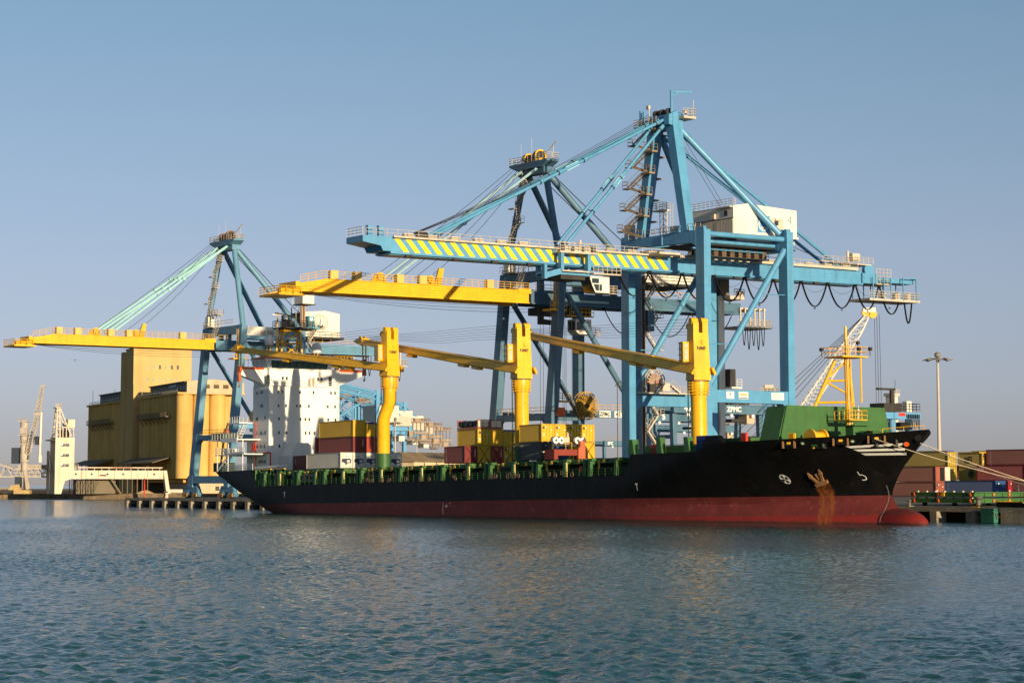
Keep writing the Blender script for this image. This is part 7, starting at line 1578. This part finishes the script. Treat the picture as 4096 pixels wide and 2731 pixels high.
for k in range(7): y = 3.2+5.85*k; mb.box(-0.2,-0.1,y,y+0.14,5.4,8.2)
mb.build('gallery_joints', mat('joint_brown', (0.22,0.16,0.10), 0.9), gal)  # brown strips along the gallery panel joints
mb = MB(); mb.box(-2.4,-0.4,7.8,38,9.0,9.35); 
for k in range(12): mb.box(-1.4,-1.2,8.5+2.6*k,8.7+2.6*k,8.2,9.0)
mb.box(-0.42,-0.36,20,27,9.02,9.33,1); mb.rail([(-0.6,3,8.2),(-0.6,8,8.2)],2.0,1.2,0.08,bars=3); mb.build('conveyor_roof', [mat('conveyor_pale', (0.60,0.50,0.40), 0.8), mat('conveyor_pink', (0.50,0.25,0.17), 0.8)], gal)
for k in range(5):
    mb = MB()
    for y in (6+1.9*k,): mb.tube((-1.5,y,0), (-1.5,y,5.3), 0.16, 6); mb.tube((-1.5,y,0.4),(-1.5,y+1.9,5),0.09,5)
    mb.build('gallery_trestle', DARK, gal)
mb = MB(); mb.beam((-2,20,5.2),(-2,23.5,0),0.5,0.6); mb.box(-9,-4,8,22,0,5); mb.build('under_gallery_shed', mat('dim_grey_render', (0,0,0)), gal)

# white ship unloader and truss bridge (local x to the viewer's right)
U_ = thing('ship_unloader', 'weathered white ship unloading crane with steep lattice arm on the far left pier', 'unloader', (-759.6, 304.5, 2.1), (0,0,PHI))
UW = mat('unloader_white', (0.42,0.37,0.31), 0.7, var=0.2, rust=0.5, streak=0.3)
mb = MB(); mb.tube((-0.2,0,8), (-0.2,0,11.2), 1.1, 12); mb.tube((-0.2,0,11.2), (-0.2,0,14.2), 1.7, 14); mb.tube((-0.4,0,14.2), (-0.6,0,25.2), 1.35, 14); mb.box(-2.6,1.0,-1.6,1.6,25.2,25.6); mb.rail([(-2.6,-1.6,25.6),(1,-1.6,25.6)],1.1,1,0.08); mb.beam((0.2,0,8.5),(1.3,0,1.6),1.0,1.2,w2=1.2,h2=1.4); mb.beam((-0.6,0,8.5),(-0.4,2.5,1.6),1.0,1.2); ux = mb.build('pylon', UW, U_, smooth=True)
mb = MB(); mb.rail([(-1.6,-1.5,17.5),(1.4,-1.5,17.5)],1.2,0.8,0.08,bars=3); mb.box(-1.8,1.6,-1.7,-1.2,17.2,17.5); mb.box(-1.6,0.8,-1.8,-1.2,21,23.2); mb.box(-2.4,1,-1.9,1.9,20.4,20.7); mb.build('pylon_gallery', UW, ux)
mb = MB(); lattice(mb, (1.0,-1.2,13.5), (4.3,-1.2,28.0), 1.5, 1.5, 12, 0.16); lattice(mb, (4.3,-1.2,28.0), (5.9,-1.2,38.0), 1.7, 0.9, 9, 0.15); mb.box(5.2,7.0,-1.8,-0.6,37.6,38.2); mb.box(3.0,5.6,-2.0,-0.4,27.6,28.4); mb.beam((3.6,-1.2,28.4),(4.8,-1.2,32.5),0.5,0.5); mb.build('lattice_arm', UW, U_)
mb = MB(); mb.tube((5.6,-1.2,28.6),(5.4,-1.2,11.0),0.45,10); mb.tube((5.5,-1.2,13.5),(5.5,-1.2,11),0.7,10); mb.build('suction_pipe', mat('pipe_white', (0.70,0.63,0.55), 0.6), U_, smooth=True)
mb = MB(); mb.box(-4.6,-2.0,-1.5,1.5,10.6,16.2); mb.box(3.6,4.9,-1.9,0,17.2,20.2); mb.beam((1.2,-1.4,12),(2.6,-1.4,22),0.3,0.4); mb.box(-3.2,-1.2,-1.4,1.2,2.2,6,0); mb.build('machinery_box', mat('unloader_dark_blue', (0.025,0.035,0.06), 0.6), U_)
mb = MB(); mb.box(-3.4,2.2,-2,2,0,1.3); mb.prism([(-5.4,1.3),(-4.4,3.0),(-1.6,3.4),(-1.0,1.3)], 'y', -1.6, 1.6); mb.box(-9,-3.4,-1.4,1.4,0.2,1.4,1); mb.rail([(-9,-1.4,1.4),(-5.4,-1.4,1.4)],0.7,1,0.1); mb.build('carriage', [mat('carriage_tan', (0.42,0.30,0.13), 0.8, rust=0.4), DARK], U_)
T_ = thing('truss_bridge', 'pale steel truss conveyor bridge leading left out of the picture from the white tower', 'bridge', (-764.5, 297.1, 2.1), (0,0,PHI))
mb = MB()
for dy in (0, 2.4):
    mb.beam((-24,dy,6.0),(17,dy,6.0),0.4,0.5); mb.beam((-24,dy,10.4),(0,dy,10.2),0.4,0.5); mb.beam((0,dy,10.2),(5,dy,8.6),0.4,0.4); mb.beam((5,dy,8.6),(17,dy,8.9),0.35,0.5)
    for k in range(6): x = -22+4.4*k; mb.beam((x,dy,6),(x+2.2,dy,10.3),0.22,0.3); mb.beam((x+2.2,dy,10.3),(x+4.4,dy,6),0.22,0.3)
    for k in range(5): x = 5.5+2.3*k; mb.beam((x,dy,6),(x+1.15,dy,8.7),0.15,0.2); mb.beam((x+1.15,dy,8.7),(x+2.3,dy,6),0.15,0.2)
mb.box(5,17,0.2,2.2,7.2,7.5); mb.build('truss', UW, T_)
mb = MB(); mb.rail([(3,-0.2,8.9),(17,-0.2,8.9)],1.0,1.5,0.07); mb.box(6.5,17,0,2.4,8.9,10.2); mb.build('conveyor_cover', UW, T_)

# small things on the pier and quay end
CQ = lambda x, y: (x, y, 2.1)
t = thing('red_post', 'slim bright red post standing at the quay end in front of the gallery', 'post', CQ(-494, 228)); mb = MB(); mb.tube((0,0,0),(0,0,4.6),0.17,10); mb.build('post', RED, t); mb = MB(); mb.box(-0.35,0.35,-0.35,0.35,0,0.12); mb.tube((0,0,4.6),(0,0,5.5),0.03,4); mb.build('post_foot', DARK, t)
t = thing('crane_buffer', 'rusty rail buffer with striped face on the quay end beside the red post', 'buffer', CQ(-482.5, 228.2)); mb = MB(); mb.prism([(-0.5,0),(-0.3,1.3),(0.3,1.6),(0.5,0)], 'x', -0.4, 0.4); mb.build('buffer_body', RUSTM, t); mb = MB()
for k in range(4): mb.box(0.4,0.44,-0.3,0.35,0.1+0.32*k,0.26+0.32*k)
mb.build('buffer_stripe', MARK, t)
t = thing('orange_skip', 'small orange box skip on the pier edge under the gallery', 'skip', CQ(-776.5, 345.5), (0,0,PHI)); mb = MB(); mb.prism([(-1.9,0.2),(-2.0,2.0),(2.0,2.0),(1.9,0.2)], 'y', -1, 1); mb.build('skip_body', mat('skip_orange', (0.75,0.26,0.015), 0.5), t); mb = MB(); mb.box(-1.8,1.8,-0.8,0.8,0,0.2); mb.build('skip_base', DARK, t)
def parcel(label, x, y, s_, kind):
    t = thing('tarp_bundle', label, 'bundle', CQ(x, y), (0,0,PHI)); mb = MB()
    if kind == 0: mb.tube((-5,0,0.8),(5,0,0.8),0.8,10); mb.build('wrapped_roll', mat('bundle_white', (0.62,0.56,0.48), 0.8, bump=0.2), t, smooth=True)
    else:
        for dx, dz, r in ((-1.6,0.6,1.0),(0.3,0.9,1.3),(2.0,0.5,0.9)): mb.ball((dx*s_,0,dz*s_+0.2), r*s_, 7, sz=0.9)
        mb.build('sack_heap', mat('bundle_white', (0,0,0)), t, smooth=True)
parcel('long white wrapped roll lying on the pier edge right of the red post', -763.5, 366.0, 1, 0)
parcel('heap of white sacks piled on the pier near the gallery leg', -760.0, 372.0, 1.1, 1)
t = thing('rubble_heap', 'low tan rubble heap on the pier edge left of the red post', 'heap', CQ(-769.5, 355.5), (0,0,PHI)); mb = MB(); mb.prism([(-3.2,0),(-1,1.0),(0.8,1.2),(3.4,0)], 'y', -1.2, 1.2); mb.build('heap', mat('rubble_tan', (0.34,0.24,0.13), 0.95, bump=0.3), t)
t = thing('rubble_heap', 'pale tarpaulin hump beside the orange skip on the pier', 'heap', CQ(-780, 341), (0,0,PHI)); mb = MB(); mb.prism([(-3.6,0),(-2,0.9),(1.4,1.3),(2.6,0.9),(3.0,0)], 'y', -1.2, 1.2); mb.build('heap', mat('heap_pale', (0.50,0.42,0.32), 0.9, bump=0.2), t)

# ================================================================= PEOPLE AND BIRDS
def person(label, loc, rot, suit, skin_c, helmet, pose):
    t = thing('person', label, 'person', loc, rot)
    J = {'pelvis':(0,0,0.95),'waist':(0,0,1.1),'chest':(0,0,1.34),'neck':(0,0,1.5),'head':(0.02,0,1.62),'top':(0.02,0,1.74)}
    Rr = {'pelvis':0.155,'waist':0.15,'chest':0.17,'neck':0.065,'head':0.1,'top':0.075}
    E = [('pelvis','waist'),('waist','chest'),('chest','neck'),('neck','head'),('head','top')]
    for s_, sd in ((1,'l'),(-1,'r')):
        J['hip'+sd] = (0,0.1*s_,0.88); Rr['hip'+sd] = 0.105; kx = pose.get('knee'+sd, 0.02); J['knee'+sd] = (kx,0.11*s_,0.48); Rr['knee'+sd] = 0.075
        ax = pose.get('foot'+sd, 0.0); J['ank'+sd] = (ax,0.12*s_,0.09); Rr['ank'+sd] = 0.055; J['toe'+sd] = (ax+0.18,0.14*s_,0.045); Rr['toe'+sd] = 0.045
        J['sh'+sd] = (0,0.19*s_,1.42); Rr['sh'+sd] = 0.075; el, ha = pose['arm'+sd]; J['el'+sd] = (el[0],el[1]*s_,el[2]); Rr['el'+sd] = 0.055; J['wr'+sd] = (ha[0],ha[1]*s_,ha[2]); Rr['wr'+sd] = 0.042
        E += [('pelvis','hip'+sd),('hip'+sd,'knee'+sd),('knee'+sd,'ank'+sd),('ank'+sd,'toe'+sd),('chest','sh'+sd),('sh'+sd,'el'+sd),('el'+sd,'wr'+sd)]
        d = (Vector(J['wr'+sd])-Vector(J['el'+sd])).normalized(); side = d.cross(Vector((1,0,0.2))).normalized(); J['palm'+sd] = tuple(Vector(J['wr'+sd])+d*0.08); Rr['palm'+sd] = 0.03; E.append(('wr'+sd,'palm'+sd))
        for k in range(5):
            off = (k-1.5)*0.02 if k < 4 else 0.05; b0_ = Vector(J['palm'+sd])-(d*0.04 if k == 4 else d*0); f = b0_+d*((0.075,0.085,0.08,0.06,0.05)[k])+side*off+Vector((0.015,0,0)); J['f%d%s' % (k,sd)] = tuple(f); Rr['f%d%s' % (k,sd)] = 0.009; E.append(('palm'+sd,'f%d%s' % (k,sd)))
    names = list(J); me = bpy.data.meshes.new('body'); me.from_pydata([J[k] for k in names], [(names.index(a), names.index(b)) for a, b in E], [])
    ob = bpy.data.objects.new('body', me); COL.objects.link(ob); sk = ob.modifiers.new('skin', 'SKIN'); ob.modifiers.new('sub', 'SUBSURF').levels = 1
    for i, k in enumerate(names): me.skin_vertices[0].data[i].radius = (Rr[k], Rr[k]*(1.25 if k in ('pelvis','waist','chest') else 1)); me.skin_vertices[0].data[i].use_root = (k == 'pelvis')
    dg = bpy.context.evaluated_depsgraph_get(); m2 = bpy.data.meshes.new_from_object(ob.evaluated_get(dg)); bpy.data.objects.remove(ob)
    for k in (suit, skin_c, BLACK): m2.materials.append(k)
    for p in m2.polygons:
        c = p.center; p.use_smooth = True
        hand = any((c-Vector(J['palm'+q])).length < 0.13 for q in 'lr')
        p.material_index = 1 if (c.z > 1.53 or hand) else (2 if c.z < 0.11 else 0)
    body = bpy.data.objects.new('body', m2); COL.objects.link(body); body.parent = t
    mb = MB(); mb.lathe((0.01,0,1.68), [(0.125,0),(0.13,0.02),(0.118,0.07),(0.08,0.12),(0.01,0.14)], 14); mb.build('helmet', helmet, t, smooth=True)
    mb = MB()
    for y in (-0.035, 0.035): mb.ball((0.115,y,1.645), 0.014, 5)
    mb.tube((0.11,0,1.615),(0.135,0,1.605),0.015,5); mb.box(0.108,0.118,-0.03,0.03,1.565,1.575); mb.build('face', INK, t)
    return t
SKIN = mat('brown_skin', (0.22,0.11,0.065), 0.6)
person('person in white hooded coverall standing on the yellow platform at the foot of the foremast', sw(195.2,0.9,10.12), (0,0,radians(40)), mat('white_coverall', (0.72,0.66,0.58), 0.9), SKIN, mat('white_coverall', (0,0,0)), {'kneel':0.06,'footl':0.05,'kneer':0.02,'footr':-0.08,'arml':((0.16,0.27,1.18),(0.38,0.16,1.2)),'armr':((0.05,0.29,1.15),(0.2,0.26,0.95))})
person('person in pale overalls and white helmet at the ship rail below the after crane', sw(90.6,-12.95,3.28), (0,0,radians(-90)), mat('pale_overalls', (0.45,0.36,0.30), 0.9), SKIN, WHITE, {'kneel':0.05,'footl':0.1,'kneer':0.0,'footr':-0.05,'arml':((0.1,0.28,1.18),(0.32,0.2,1.12)),'armr':((0.1,0.28,1.18),(0.33,0.2,1.15))})
for x, y, z, s_, l in ((-440.5,187.0,31.0,1.2,'small dark bird flying just above the tip of the leftmost yellow boom'), (-470.0,226.0,25.5,0.9,'small dark bird in the open sky left of the silo tower, left of the two'), (-468.0,231.0,25.6,1.2,'small dark bird in the open sky close to the silo tower')):
    t = thing('flying_bird', l, 'bird', (x, y, z), (0,0,PHI), 'birds flying over the harbour'); mb = MB()
    mb.lathe((0,0,0), [(0.01,-0.3),(0.07,-0.2),(0.1,0),(0.06,0.2),(0.01,0.3)], 8); b_ = mb.build('body', DARK, t, smooth=True); b_.rotation_euler = (pi/2,0,0.6)
    mb = MB()
    for sg in (-1, 1): mb.add([(0,-0.12,0.02),(0,0.12,0.02),(sg*0.35*s_,0.1,0.16),(sg*0.35*s_,-0.12,0.16),(sg*0.8*s_,-0.1,0.06),(sg*0.8*s_,-0.16,0.05)], [(0,1,2,3),(3,2,4,5)])
    for sg in (-1, 1): mb.add([(0,-0.12,0.0),(0,0.12,0.0),(sg*0.35*s_,0.1,0.14),(sg*0.35*s_,-0.12,0.14),(sg*0.8*s_,-0.1,0.045),(sg*0.8*s_,-0.16,0.035)], [(3,2,1,0),(5,4,2,3)])
    mb.build('wings', DARK, t)
